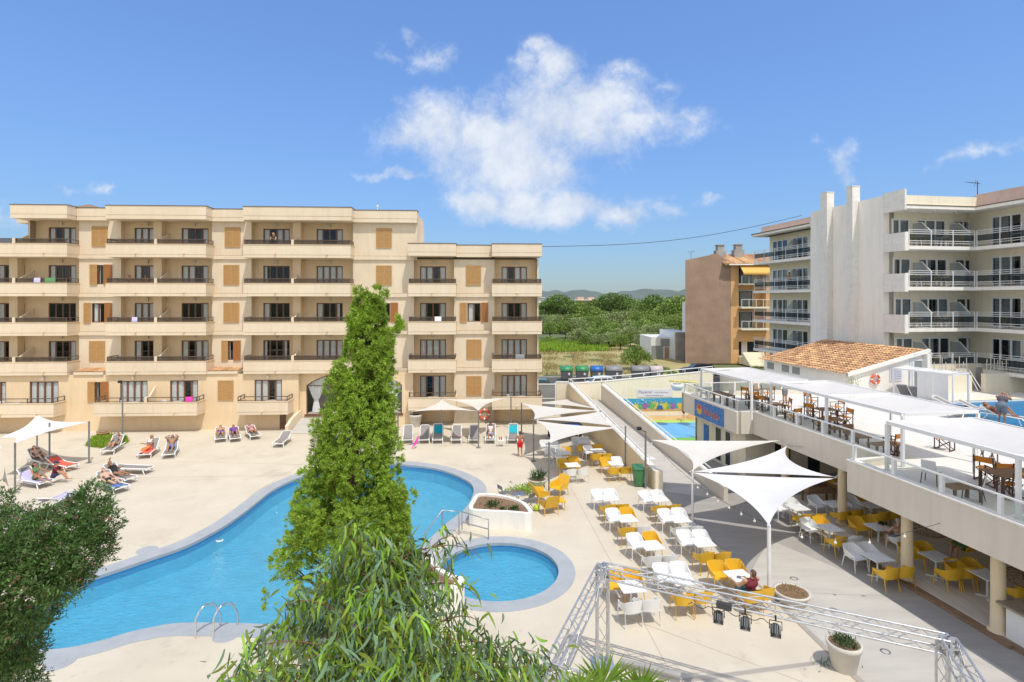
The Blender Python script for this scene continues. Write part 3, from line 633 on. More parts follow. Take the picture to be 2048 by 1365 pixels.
def shutter(px, w_px, z0, z1, v, state, label=None):
    u0, u1 = uf(px-w_px/2, v), uf(px+w_px/2, v); um = (u0+u1)/2; hole = (u0+.03,u1-.03,z0+.03,z1-.03)
    fr = MB(FX); w = v-.09; t = .07; a,e,y0,y1 = hole
    fr.box((a,w-.03,y0),(a+t,w+.03,y1)); fr.box((e-t,w-.03,y0),(e,w+.03,y1)); fr.box((a+t,w-.03,y1-t),(e-t,w+.03,y1)); fr.box((a+t,w-.03,y0),(e-t,w+.03,y0+t)); fr.box((um-.05,w-.03,y0+t),(um+.05,w+.033,y1-t))
    wd = fr.build('window', M['brown_wood'], hotel)
    if state != 'c' and state != 'r':
        p = MB(FX); p.box((a+t,w-.005,y0+t),(e-t,w+.005,y1-t)); p.build('pane', M['pane'], wd)
        c = MB(FX); m = 10; vs = []
        for i in range(m+1): f_ = i/m; vs += [(a+.1+(um-a)*.9*f_, w-.10+.03*math.sin(f_*17), y0+.05), (a+.1+(um-a)*.9*f_, w-.10+.03*math.sin(f_*17), y1-.05)]
        c.add(vs, [(2*i,2*i+2,2*i+3,2*i+1) for i in range(m)], True); c.build('curtain', M['curtain'], wd)
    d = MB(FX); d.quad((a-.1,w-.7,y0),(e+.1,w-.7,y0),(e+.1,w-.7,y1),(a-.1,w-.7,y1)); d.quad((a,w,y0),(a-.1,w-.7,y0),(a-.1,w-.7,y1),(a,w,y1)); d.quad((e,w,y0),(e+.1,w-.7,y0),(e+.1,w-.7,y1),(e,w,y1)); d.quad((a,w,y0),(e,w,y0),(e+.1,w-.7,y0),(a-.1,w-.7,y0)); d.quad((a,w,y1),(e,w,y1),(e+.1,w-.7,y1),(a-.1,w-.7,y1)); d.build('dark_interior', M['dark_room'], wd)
    def leaf(a, e, vv, m='shutter'):
        b = MB(FX); shutter_leaf(b, a, e, z0, z1, vv); b.build('shutter', M[m], hotel)
    hw = um-u0
    if state in 'cr': 
        leaf(u0, um-.006, v+.004); leaf(um+.006, u1, v+.004)
        if state == 'r': pass
    elif state == 'o': leaf(u0-hw, u0-.01, v+.012); leaf(u1+.01, u1+hw, v+.012, 'shutter_red')
    elif state == 'h': leaf(u0-.02, u0+hw*.95, v+.03); leaf(u1-.1, u1+hw*.9, v+.03, 'shutter_red')
    elif state == 'l': leaf(u0-hw, u0-.01, v+.012, 'shutter_red'); leaf(um-.1, u1-.0, v+.03)
    return hole
Z0 = lambda L: PT[L]-.72           # floor level of a storey
DH = 2.16
# --- bays: (front left px, front right px, divider px, doors on the loggia wall, recess px range)
BAYS = {'A': dict(f=(-78,134), d=27, doors=[(-6,50),(97,152)], rec=(-85,158)), 'B': dict(f=(211,412), d=311, doors=[(269,323),(363,417)], rec=(242,424)),
        'C': dict(f=(486,701), d=585, doors=[(526.5,579.5),(633,685.5)], rec=(503,706)), 'D': dict(f=(816,912), d=None, doors=[(840,892)], rec=(827,908)), 'E': dict(f=(984,1084), d=None, doors=[(1003,1054)], rec=(989,1074))}
LEV = {'A':[1,2,3,4],'B':[1,2,3,4],'C':[1,2,3,4],'D':[0,1,2,3],'E':[0,1,2,3]}
CURT = {('B',4,0):'1111',('B',3,0):'1011',('B',3,1):'1101',('B',2,0):'1111',('B',2,1):'0001',('B',1,1):'1011',('A',3,1):'1001',('A',2,1):'0000',('A',1,1):'1001',('C',4,0):'1011',('C',3,0):'h000',('C',2,0):'1000',('C',2,1):'100h',('C',1,0):'h00h',('D',3,0):'1101',('E',2,0):'1001'}
BAYNAME = {'A':'leftmost','B':'second','C':'third','D':'fourth','E':'rightmost'}; ORD = ['ground','first','second','third','top']
BAL = {}
def balcony(nm, L, fl, fr_, vf, div, back_v, open_rail=False):
    """parapet box, ledge groove, drain spouts; railing as a sub-part"""
    u0, u1 = uf(fl, vf), uf(fr_, vf); pt = PT[L]; zb = pt-.95; b = MB(FX); t = .12
    b.box((u0,vf-t,zb+.21),(u1,vf,pt)); b.box((u0+.01,vf-t,zb),(u1-.01,vf-.012,zb+.195))
    b.box((u0,back_v,zb+.21),(u0+t,vf-t,pt)); b.box((u1-t,back_v,zb+.21),(u1,vf-t,pt))
    b.box((u0+.01,back_v,zb),(u1-.01,vf-t,zb+.205))
    o = b.build('balcony', M['hotel_light'], hotel)
    c = MB(FX); c.box((u0-.03,vf-t-.03,pt),(u1+.03,vf+.03,pt+.035)); c.box((u0-.03,back_v,pt),(u0+t+.03,vf-t-.03,pt+.035)); c.box((u1-t-.03,back_v,pt),(u1+.03,vf-t-.03,pt+.035)); c.build('ledge', M['hotel'], o)
    g = MB(FX); g.box((u0+.02,vf-.05,zb+.193),(u1-.02,vf-.02,zb+.212)); g.build('groove', M['joint'], o)
    r = MB(FX); zt = pt+.37; vr = vf-.07; segs = []
    ud = uf(div, vf) if div is not None else None
    spans = [(u0+.08,u1-.08)] if ud is None else [(u0+.08,ud-.12),(ud+.12,u1-.08)]
    for a,e in spans:
        r.bar(FXi(a,vr,zt),FXi(e,vr,zt),.07,.05); r.bar(FXi(a,vr,pt+.10),FXi(e,vr,pt+.10),.04,.04) if True else None
        n = max(2, int((e-a)/1.5))
        for k in range(n+1): r.bar(FXi(a+(e-a)*k/n,vr,pt),FXi(a+(e-a)*k/n,vr,zt),.05,.05)
    for uu in (u0+.08,u1-.08):
        r.bar(FXi(uu,vr,zt),FXi(uu,.05 if back_v<.5 else back_v+.05,zt),.06,.05); r.bar(FXi(uu,vr,pt+.1),FXi(uu,.05 if back_v<.5 else back_v+.05,pt+.1),.04,.04)
        for k in (.35,.95): vv = vr-k*(vr-max(back_v,0)); r.bar(FXi(uu,vv,pt),FXi(uu,vv,zt),.04,.04)
    r.build('railing', M['rail_brown'], o)
    if not open_rail:
        s = MB(FX)
        for a,e in spans: s.box((a,vr-.006,pt+.04),(e,vr+.006,zt-.03))
        s.build('mesh_screen', M['mesh_screen'], o)
    sp = MB(FX)
    for q in ([.3,.78] if div is not None else [.5]):
        uu = u0+(u1-u0)*q; sp.bar(FXi(uu,vf-.05,zb+.27),FXi(uu,vf+.16,zb+.25),.09,.08)
    sp.build('drain_spout', M['hotel'], o)
    BAL[(nm,L)] = (u0, u1, vf, pt, ud, back_v)
    if ud is not None:
        q = MB(FX); q.box((ud-.09,vf-.35,zb+.3),(ud+.09,vf+.012,pt+.40))
        q.add([(ud-.05,vf-.35,pt+.3),(ud+.05,vf-.35,pt+.3),(ud-.05,back_v,pt+1.05),(ud+.05,back_v,pt+1.05),(ud-.05,vf-.35,zb+.3),(ud+.05,vf-.35,zb+.3),(ud-.05,back_v,zb+.3),(ud+.05,back_v,zb+.3)], [(0,1,3,2),(0,2,6,4),(1,5,7,3),(0,4,5,1)])
        q.build('party_wall', M['hotel_light'], o)
FXi = lambda u,v,z: (u,v,z)
def wl(u, v, z):   # small wall lamp over a balcony door
    b = MB(FX); b.box((u-.07,v,z-.12),(u+.07,v+.14,z+.12)); b.build('wall_lamp', M['soft_lamp'], hotel)
for nm, bay in BAYS.items():
    for L in LEV[nm]:
        div = bay['d']; fl, fr_ = bay['f']
        balcony(nm, L, fl, fr_, V_BAL, div, V_LOG, open_rail=(L==0))
        z0, z1 = Z0(L), Z0(L)+DH; holes = []
        for k, (a, e) in enumerate(bay['doors']):
            if nm == 'A' and L == 4 and k == 0: continue
            h = (uf(a,V_LOG), uf(e,V_LOG), z0, z1); holes.append(h); balcony_door(*h, V_LOG, CURT.get((nm,L,k)))
            wl((h[0]+h[1])/2, V_LOG, z1+.28)
        ra, rb = bay['rec']; ra = 60 if (nm=='A' and L==4) else ra
        ua, ub = uf(ra,0), uf(rb,0); zc = PT[L]+1.955 if L < 4 else PT[4]+1.86
        holed(wall, ua, ub, z0, zc, holes, V_LOG)
        wall.quad((ua,V_LOG,z0),(ua,0,z0),(ua,0,zc),(ua,V_LOG,zc)); wall.quad((ub,V_LOG,z0),(ub,0,z0),(ub,0,zc),(ub,V_LOG,zc))
        wall.quad((ua,V_LOG,zc),(ub,V_LOG,zc),(ub,.02,zc),(ua,.02,zc))
        if div is not None and not (nm=='A' and L==4):
            um = uf((div+14) if nm!='C' else div+14, V_LOG); wall.box((um-.3,V_LOG,z0),(um+.3,.1,zc-.001))
# --- flat wall panels between the bays, with shuttered windows
PAN = [(158,242),(424,503),(706,828),(908,989)]
SH = {0:{4:(199.5,31,'c'),3:(196,30,'h'),2:(196,28,'o'),1:(194.5,31,'c')}, 1:{4:(465.5,31,'c'),3:(463,31,'c'),2:(463,31,'c'),1:(457,26,'h')},
      2:{4:(768,31,'c'),3:(768,31,'c'),2:(766,30,'o'),1:(766,31,'c')}, 3:{3:(947,30,'c'),2:(948,28,'o'),1:(948,30,'c'),0:(948,30,'c')}}
for i, (pa, pb) in enumerate(PAN):
    ua, ub = uf(pa,0), uf(pb,0); wall_l = MB(FX); PW.append(wall_l)
    for L in ([1,2,3,4] if i < 3 else [0,1,2,3]):
        zb = PT[L]-.95 if L else 0.0; zt = PT[L]+1.95 if not (L==4) else PT[4]+1.9
        cx, w, s_ = SH[i][L]; hole = shutter(cx, w, PT[L]-.07, PT[L]+1.46, 0, s_)
        holed(wall_l, ua, ub, zb, zt, [hole], 0)
        if L: trim.box((ua-.05,0.001,PT[L]-1.0),(ub+.05,.13,PT[L]-.72))
        if L: line.box((ua-.02,.10,PT[L]-.722),(ub+.02,.128,PT[L]-.70))
ue = uf(1074,0); ue2 = ue+.12
wall_l = MB(FX); PW.append(wall_l)
wall_l.box((ue,-5,0),(ue2,0,PT[3]+2.0))
# --- roofs: parapet bands, overhanging over the bays
roof = MB(FX); roofl = MB(FX)
def roofband(pa, pb, v, z0, z1, back=-.6):
    ua, ub = uf(pa,v), uf(pb,v); roof.box((ua,back,z0+.30),(ub,v,z1)); roof.box((ua+.012,back,z0),(ub-.012,v-.012,z0+.285)); roofl.box((ua-.03,back,z1),(ub+.03,v+.03,z1+.05)); roofl.box((ua+.02,v-.04,z0+.284),(ub-.02,v-.018,z0+.302))
zr0, zr1 = PT[4]+1.87, PT[4]+2.84
for pa,pb in ((20,134),(211,412),(486,703)): roofband(pa,pb,V_BAL,zr0,zr1)
for pa,pb in ((153,213),(424,488),(706,834)): roofband(pa,pb,.38,zr0,zr1-.05)
zl0, zl1 = PT[3]+2.13, PT[3]+3.06
for pa,pb in ((816,912),(984,1084)): roofband(pa,pb,V_BAL,zl0,zl1)
roofband(908,989,.38,zl0,zl1-.02)
roof.box((uf(20,0),-5,zr0-.1),(uf(834,0),-.6,zr1-.15)); roof.box((uf(834,0),-6,zl0-.1),(uf(1076,0),-.6,zl1-.15)); roof.box((uf(-90,0),-7,PT[4]-.9),(uf(60,0),V_LOG-.02,PT[4]-.05))
wall_l = MB(FX); PW.append(wall_l)
wall_l.box((uf(828,0),-5,PT[3]+1.9),(uf(834,0),0,zr0+.02)); wall_l.box((uf(833,0),-5,zl1-.4),(uf(834,0)+.02,-.02,zr0+.02))
wall_l = MB(FX); PW.append(wall_l)
wall_l.box((uf(56,0),-4,PT[4]-.8),(uf(60,0),.0,zr0+.01))
wall.box((uf(-200,0),-7.4,0),(uf(1074,0),-7.0,PT[3]+2.3)); wall.box((uf(60,0),-5.4,PT[3]),(uf(834,0),-5.0,zr0+.3))
roof.build('roof', M['hotel_light'], hotel); roofl.build('roof_edge', M['joint'], hotel)
for px, py in ((355,410),(180,414),(560,410)):
    c = FX(uf(px,-2.2), -2.2, zr1-.15); b = MB(); b.cbox(c+Vector((0,0,.2)), (1.6,1.2,.4)); r = 1.1
    b.add([c+Vector((-r,-.9,.4)),c+Vector((r,-.9,.4)),c+Vector((r,.9,.4)),c+Vector((-r,.9,.4)),c+Vector((0,0,.8))], [(0,1,4),(1,2,4),(2,3,4),(3,0,4),(0,3,2,1)]); b.build('roof_vent', M['brick_tile'], hotel)
b = MB(); c = FX(uf(755,-1.5),-1.5,zr1); b.tube([c, c+Vector((0,0,.55))], .02, 6); b.ball(c+Vector((0,0,.6)), .09); b.build('roof_aerial', M['white'], hotel)
# --- ground floor of the tall wing stands further out
V0, VB0 = 1.05, 2.25
G = [('A',(-105,107),(-40,None),[(-38,12),(59,117)]),('B',(187,394),291,[(240,295),(340,396)]),('C',(473,576),None,[(509,564)])]
holes0 = []
for nm,(fl,fr_),div,doors in G:
    dv = None if not isinstance(div,int) else div
    balcony(nm,0,fl,fr_,VB0,dv,V0,open_rail=True)
    for k,(a,e) in enumerate(doors):
        h = (uf(a,V0),uf(e,V0),Z0(0),Z0(0)+DH); holes0.append(h); balcony_door(*h,V0,{('B',1):'1101',('C',0):'1101'}.get((nm,k),'1111')); wl((h[0]+h[1])/2,V0,Z0(0)+DH+.25)
holes0.append(shutter(191,28,PT[0]-.07,PT[0]+1.40,V0,'h')); holes0.append(shutter(451.5,31,PT[0]-.07,PT[0]+1.42,V0,'c'))
uR = uf(597,V0); holed(wall, uf(-130,V0), uR, 0, PT[1]-.95, holes0, V0)
# arched hall window right of the ground floor bays
VA = .62; ua0, ua1 = uf(612,VA), uf(804,VA); za0, zs, za1 = zpx(700,828,VA), zpx(700,771,VA), zpx(700,741,VA); um = (ua0+ua1)/2
def arch(n=20): return [(ua1+(ua0-ua1)*i/n, zs+(za1-zs)*math.sin(math.pi*i/n)**.8) for i in range(n+1)]
A_ = arch(); uL, uRR = uR, uf(828,0)
wall.quad((uL,VA,0),(ua0,VA,0),(ua0,VA,PT[1]-.95),(uL,VA,PT[1]-.95)); wall.quad((ua1,VA,0),(uRR,VA,0),(uRR,VA,PT[1]-.95),(ua1,VA,PT[1]-.95)); wall.quad((ua0,VA,0),(ua1,VA,0),(ua1,VA,za0),(ua0,VA,za0))
for i in range(len(A_)-1):
    (p,q),(r_,s_) = A_[i],A_[i+1]; wall.quad((p,VA,q),(r_,VA,s_),(r_,VA,PT[1]-.95),(p,VA,PT[1]-.95)); wall.quad((p,VA,q),(r_,VA,s_),(r_,VA-.3,s_),(p,VA-.3,q))
wall.quad((ua0,VA,za0),(ua0,VA-.3,za0),(ua0,VA-.3,zs),(ua0,VA,zs)); wall.quad((ua1,VA,za0),(ua1,VA-.3,za0),(ua1,VA-.3,zs),(ua1,VA,zs)); wall.quad((uR,VA,0),(uR,V0,0),(uR,V0,PT[1]-.95),(uR,VA,PT[1]-.95)); wall.quad((uRR,VA,0),(uRR,-.6,0),(uRR,-.6,PT[1]-.95),(uRR,VA,PT[1]-.95))
f = MB(FX); w = VA-.2
for q in (0,.25,.5,.75,1): uu = ua0+(ua1-ua0)*q; zz = zs+(za1-zs)*math.sin(math.pi*q)**.8; f.box((uu-.05,w-.04,za0),(uu+.05,w+.04,zz))
f.box((ua0,w-.035,zs-.06),(ua1,w+.035,zs)); f.box((ua0-.1,VA-.1,za0-.16),(ua1+.1,VA+.06,za0))
for i in range(len(A_)-1): f.bar((A_[i][0],w,A_[i][1]-.03),(A_[i+1][0],w,A_[i+1][1]-.03),.08,.08)
aw = f.build('arched_window', M['brown_wood'], hotel)
p = MB(FX); p.add([(ua0,w,za0),(ua1,w,za0)]+[(a,w,z) for a,z in A_], [tuple(range(len(A_)+2))]); p.build('pane', M['pane'], aw)
p = MB(FX); p.quad((ua0,w-3,za0),(ua1,w-3,za0),(ua1,w-3,za1),(ua0,w-3,za1)); p.quad((ua0,w,za0),(ua1,w,za0),(ua1,w-3,za0),(ua0,w-3,za0)); p.build('hall_interior', M['greige'], aw)
for q,sg_ in ((.09,1),(.9,-1)):
    c = MB(FX); uu = ua0+(ua1-ua0)*q; m = 14; rows = [(za1-.35,.75),(zs-.1,.62),(zs-.9,.30),((zs+za0)/2-.1,.16),(za0+.5,.26),(za0+.05,.30)]; vs = []
    for zz,hw in rows:
        for i in range(m+1): g_ = i/m*2-1; vs.append((uu+g_*hw, w-.18+.04*math.sin(i*2.2), zz))
    c.add(vs, [(r*(m+1)+i,r*(m+1)+i+1,(r+1)*(m+1)+i+1,(r+1)*(m+1)+i) for r in range(5) for i in range(m)], True); c.build('tied_curtain', M['curtain'], aw)
# tiled ledges over the ground floor
for pa,pb in ((150,208),(412,476)):
    a,e = uf(pa,1.0),uf(pb,1.0); t = MB(FX); n = 12
    for k in range(n): x = a+(e-a)*k/n; t.add([(x,.02,PT[1]-.62),(x+(e-a)/n-.02,.02,PT[1]-.62),(x+(e-a)/n-.02,1.2,PT[1]-.72),(x,1.2,PT[1]-.72),(x+(e-a)/n/2,.02,PT[1]-.55),(x+(e-a)/n/2,1.2,PT[1]-.65)], [(0,4,5,3),(4,1,2,5)])
    t.build('tiled_ledge', M['roof_tile'], hotel); trim.box((a-.02,.0,PT[1]-.95),(e+.02,1.16,PT[1]-.735))
# lower wing ground floor foot
wall.box((uf(827,0),-1.2,0),(uf(1074,0),-.56,PT[0]-.8)); wall_l = MB(FX); PW.append(wall_l); wall_l.quad((uf(908,0),0,0),(uf(989,0),0,0),(uf(989,0),0,1.3),(uf(908,0),0,1.3))
wall.build('wall', M['hotel'], hotel); [q.build('panel_wall', M['hotel_light'], hotel) for q in PW]; line.build('course_shadow_joint', M['joint'], hotel)
b = MB(FX); a,e = uf(545,2.0),uf(567,1.1); b.box((uf(560,V0),V0-.02,0),(uf(572,V0),V0+.06,1.15)); b.build('cellar_door', M['brown_wood'], hotel)
# entrance ramp with its side wall in front of the arched window
r = thing('entrance_ramp', 'grey ramp with a low cream side wall leading to the arched window', 'ramp', gz(600,860))
ga, gb, gc, gd = gz(578,868), gz(640,868), FX(uf(603,.7),.7,0), FX(uf(660,.7),.7,0)
b = MB(); b.add([(*ga[:2],.02),(*gb[:2],.02),(*gd[:2],za0-.25),(*gc[:2],za0-.25),(*gb[:2],0),(*gd[:2],0)], [(0,1,2,3),(1,4,5,2)]); b.build('ramp_surface', M['plaza_light'], r)
b = MB(); p,q = gz(573,868), FX(uf(600,.75),.75,0); n_ = Vector((.11,0,0)); zs_ = [(0,.55),(.35,.95),(1,za0+.35)]
vs = []
for t_,zt in zs_:
    c = p.lerp(q,t_); vs += [c-n_, c+n_, c+n_+Vector((0,0,zt)), c-n_+Vector((0,0,zt))]
b.add(vs, [(0,1,2,3),(8,9,10,11)]+[(4*i+j,4*i+(j+1)%4,4*i+4+(j+1)%4,4*i+4+j) for i in range(2) for j in range(4)]); b.build('side_wall', M['hotel_light'], r)
# ================================================================ white hotel on the right (frame turned 9 degrees: s to the right, t away)
RP = Vector(R9(36, 34, 0)); rh = thing('white_hotel', 'white hotel with glass fronted balconies and two tall chimneys', 'hotel', RP)
def sp_(px, t):      # s coordinate seen at photo column px on the plane t
    k = (px-1024)/F; ca, sa = math.cos(GA), math.sin(GA)
    return (t*sa + k*t*ca)/(ca - k*sa)
def tp_(px, s):      # t coordinate seen at photo column px on the plane s
    k = (px-1024)/F; ca, sa = math.cos(GA), math.sin(GA)
    return (s*ca - k*s*sa)/(sa + k*ca)
wal = MB(R9); slabs = []; FLR = [4.75, 7.68, 10.62, 13.52]; ROOF = 16.15; TOP = 17.35; SW = 33.3
wal.box((SW,35.7,0),(34.2,43.4,TOP)); wal.box((34.2,35.72,0),(60,51.6,ROOF+.2)) if False else None
wal.quad((SW+.9,35.7,0),(41,35.7,0),(41,35.7,ROOF),(SW+.9,35.7,ROOF)) if False else None
def white_window(kind, u0, u1, z0, z1, plane, lights, curtains):
    """white framed glazed door on the t=plane wall (kind t) or the s=plane wall (kind s)"""
    P = (lambda u,d,z: R9(u,plane-d,z)) if kind == 't' else (lambda u,d,z: R9(plane-d,u,z))
    f = MB(P); t = .10
    f.box((u0,-.02,z0),(u0+t,.07,z1)); f.box((u1-t,-.02,z0),(u1,.07,z1)); f.box((u0+t,-.02,z1-t),(u1-t,.07,z1)); f.box((u0+t,-.02,z0),(u1-t,.065,z0+.14))
    for q in lights: c = u0+(u1-u0)*q; f.box((c-.06,-.015,z0+.14),(c+.06,.068,z1-t))
    if len(lights) > 1: a = u0+(u1-u0)*lights[0]; f.box((u0+t,-.01,z0+.75),(a-.06,.066,z0+.83))
    fr = f.build('window', M['white'], rh)
    p = MB(P); p.box((u0+t,-.005,z0+.14),(u1-t,.01,z1-t)); p.build('pane', M['pane_rh'], fr)
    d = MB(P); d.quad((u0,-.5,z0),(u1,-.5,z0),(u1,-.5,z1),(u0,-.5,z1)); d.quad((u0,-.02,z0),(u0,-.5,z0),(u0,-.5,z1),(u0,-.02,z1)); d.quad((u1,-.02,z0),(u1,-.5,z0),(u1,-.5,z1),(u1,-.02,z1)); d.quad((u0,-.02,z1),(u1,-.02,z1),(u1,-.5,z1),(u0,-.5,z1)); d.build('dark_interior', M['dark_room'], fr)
    if curtains:
        c = MB(P)
        for a,e in curtains:
            m = 10; vs = []
            for i in range(m+1): f_ = i/m; x = u0+(u1-u0)*(a+(e-a)*f_); vs += [(x,-.12+.03*math.sin(i*2.1),z0+.1),(x,-.12+.02*math.sin(i*2.1),z1-.08)]
            c.add(vs, [(2*i,2*i+2,2*i+3,2*i+1) for i in range(m)], True)
        c.build('curtain', M['curtain'], fr)
    return (u0,u1,z0,z1)
def holed_plane(mb, u0,u1,z0,z1,holes,plane,kind):
    us = sorted({u0,u1,*[h[0]+.03 for h in holes],*[h[1]-.03 for h in holes]}); zs = sorted({z0,z1,*[h[2]+.02 for h in holes],*[h[3]-.03 for h in holes]}); us=[u for u in us if u0<=u<=u1]; zs=[z for z in zs if z0<=z<=z1]
    for a,c in zip(us,us[1:]):
        for e,f in zip(zs,zs[1:]):
            x,y = (a+c)/2,(e+f)/2
            if any(h[0]+.03<x<h[1]-.03 and h[2]+.02<y<h[3]-.03 for h in holes): continue
            mb.quad(*[((u,plane,z) if kind=='t' else (plane,u,z)) for u,z in ((a,e),(c,e),(c,f),(a,f))])
rr = random.Random(5)
yel = MB(R9); holes_t = []; holes_s = []; holes_w = []
CU = [[(0,.3),(.62,.98)],[(.3,.95)],[(.02,.5)],[],[(.0,.98)],[(.5,.95)]]
T0, T1 = 35.7, 33.9; SI, SWG = 39.2, 40.7
for i, fz in enumerate(FLR):
    for (a,e,L) in ((1783,1818,[.42]),(1832,1890,[.3,.64]),(1905,1953,[.42,.66])):
        dx = (3-i)*2.2 if a < 1800 else (3-i)*2.8; h = white_window('t', sp_(a+dx,T0), sp_(e+dx,T0), fz, fz+2.15, T0, L, rr.choice(CU)); holes_t.append(h)
    for (a,e) in ((1984,2046),(2060,2120)):
        h = white_window('s', tp_(e,SWG), tp_(a,SWG), fz, fz+2.2, SWG, [.35,.7], rr.choice(CU)); holes_s.append(h)
    for (a,e) in ((1546,1578),(1585,1619)):
        h = white_window('s', tp_(e+i*0-1,34.8), tp_(a,34.8), fz, fz+2.1, 34.8, [.35,.68], rr.choice(CU)); holes_w.append(h)
holed_plane(yel, SW+.5, SWG, 3.4, ROOF, holes_t, T0, 't'); holed_plane(yel, 24.0, T0, 3.4, ROOF, holes_s, SWG, 's'); yel.build('wall', M['cream'], rh); yel = MB(R9); holed_plane(yel, 43.4, 51.4, 0, ROOF, holes_w, 34.8, 's')
yel.quad((34.8,51.4,0),(45,51.4,0),(45,51.4,ROOF),(34.8,51.4,ROOF)); yel.build('wall', M['cream'], rh)
wal.quad((34.2,43.4,0),(34.8,43.4,0),(34.8,43.4,TOP),(34.2,43.4,TOP)); wal.build('blank_wall', M['white_wall'], rh)
for pa, pb, zt in ((1641.5,1655,18.55),(1694,1706,18.5)):
    ta, tb = tp_(pb,SW-.5), tp_(pa,SW-.5); b = MB(R9); b.box((SW-.55,ta,0),(SW+.1,tb,zt)); b.box((SW-.58,ta-.03,zt),(SW+.13,tb+.03,zt+.06)); b.build('chimney', M['grey_plaster'], rh)
# parapets and roof slabs
b = MB(R9); b.box((34.0,43.4,ROOF+.28),(34.2,51.6,TOP-.25)); b.build('pink_parapet', M['pink'], rh); b = MB(R9); b.box((SI+.25,24,ROOF+.28),(SI+.45,T1+.35,TOP-.05)); b.build('pink_parapet', M['pink'], rh)
b = MB(R9); b.box((SW+.2,T1+.12,ROOF+.28),(SI+.25,T1+.32,TOP-.25)); b.build('parapet', M['cream'], rh)
b = MB(R9); b.box((SW-.1,43.4,ROOF),(36,52.1,ROOF+.28)); b.box((SW+.12,T1,ROOF),(SI,T0-.0,ROOF+.28)); b.box((SI,24,ROOF),(SWG+.6,T0+.3,ROOF+.28)); b.box((SW+.9,T0,ROOF),(SWG+10,51.4,ROOF+.3)); b.build('roof', M['white_wall'], rh)
b = MB(R9); b.box((SW-.14,43.4,ROOF+.2),(SW-.08,52.14,ROOF+.285)); b.box((SW+.12,T1-.03,ROOF+.22),(SI-.03,T1+.01,ROOF+.285)); b.box((SI-.03,24,ROOF+.22),(SI+.02,T1-.03,ROOF+.285)); b.build('roof_edge', M['joint'], rh)
def rail_run(mb, gl, P, u0, u1, z):
    for k,zz in enumerate((.20,.36,.86,1.0,1.14)): mb.bar(P(u0,z+zz),P(u1,z+zz),.035,.032)
    n = max(2,int((u1-u0)/1.6))
    for k in range(n+1): u = u0+(u1-u0)*k/n; mb.bar(P(u,z),P(u,z+1.14),.05,.05)
    a = [P(u0+.05,z+.40),P(u1-.05,z+.40),P(u1-.05,z+.83),P(u0+.05,z+.83)]; gl.add(a+[Vector(p)+Vector((.0,.012,0)) for p in a], [(0,1,2,3),(4,5,6,7)])
def rh_balcony(kind, fz, idx):
    o = MB(R9)
    if kind == 'south': o.box((SW+.12,T1,fz-.25),(SI-.02,T0,fz)); 
    elif kind == 'wing': o.box((SI,24,fz-.25),(SWG,T0-.02,fz))
    else: o.box((SW,43.42,fz-.25),(34.8,51.9,fz))
    ob = o.build('balcony', M['white_wall'], rh)
    r = MB(); g = MB()
    if kind == 'south':
        rail_run(r, g, lambda u,z: Vector(R9(u,T1+.06,z)), SW+.45, SI-.05, fz)
        q = MB(R9); q.box((SW-.0,T1-.05,fz-.35),(SW+.14,T0+.02,fz+.95)); q.build('side_panel', M['grey_plaster'], ob); q = MB(R9); q.box((SW+.14,T1-.052,fz-.35),(SW+.30,T1+.04,fz+.97)); q.build('corner_post', M['white_wall'], ob)
        for s in (sp_(1847,T1+.9), sp_(1922,T1+.9)):
            d = MB(R9); s += (3-idx)*.02; d.add([(s,T0,fz+.05),(s,T1+.25,fz+.05),(s,T1+.25,fz+1.05),(s,T0-.75,fz+1.85),(s,T0,fz+1.85)], [(0,1,2,3,4)]); d.build('frosted_divider', M['frosted'], ob)
            e = MB(R9); e.bar((s,T1+.25,fz+1.05),(s,T0-.75,fz+1.85),.05,.05); e.bar((s,T0-.75,fz+1.85),(s,T0-.02,fz+1.85),.04,.04); e.build('divider_trim', M['white'], ob)
    elif kind == 'wing':
        rail_run(r, g, lambda u,z: Vector(R9(SI+.06,u,z)), 24.2, T1-.02, fz)
        for t in (31.0,):
            d = MB(R9); d.add([(SWG,t,fz+.05),(SI+.2,t,fz+.05),(SI+.2,t,fz+1.05),(SWG-.75,t,fz+1.9),(SWG,t,fz+1.9)], [(0,1,2,3,4)]); d.build('frosted_divider', M['frosted'], ob)
    else:
        rail_run(r, g, lambda u,z: Vector(R9(SW+.06,u,z)), 43.5, 51.8, fz)
        for t in (47.0,):
            d = MB(R9); d.add([(34.8,t,fz+.05),(SW+.2,t,fz+.05),(SW+.2,t,fz+1.05),(34.05,t,fz+1.85),(34.8,t,fz+1.85)], [(0,1,2,3,4)]); d.build('frosted_divider', M['frosted'], ob)
    r.build('railing', M['white'], ob); g.build('dark_glass_panel', M['dark_glass'], ob)
for i, fz in enumerate(FLR):
    for k in ('south','wing','west'): rh_balcony(k, fz, i)
b = MB(R9); b.box((SW-.0,T1-.05,ROOF-.1),(SW+.14,T0+.02,TOP+.15)); b.build('side_panel', M['grey_plaster'], rh)
for s in (34.3,36.6,38.4):
    for z in (ROOF,): b = MB(R9); b.lathe((s,34.7,z-.10),[(0,0),(.13,.0),(.15,.1)],12); b.build('ceiling_lamp', M['greige'], rh)
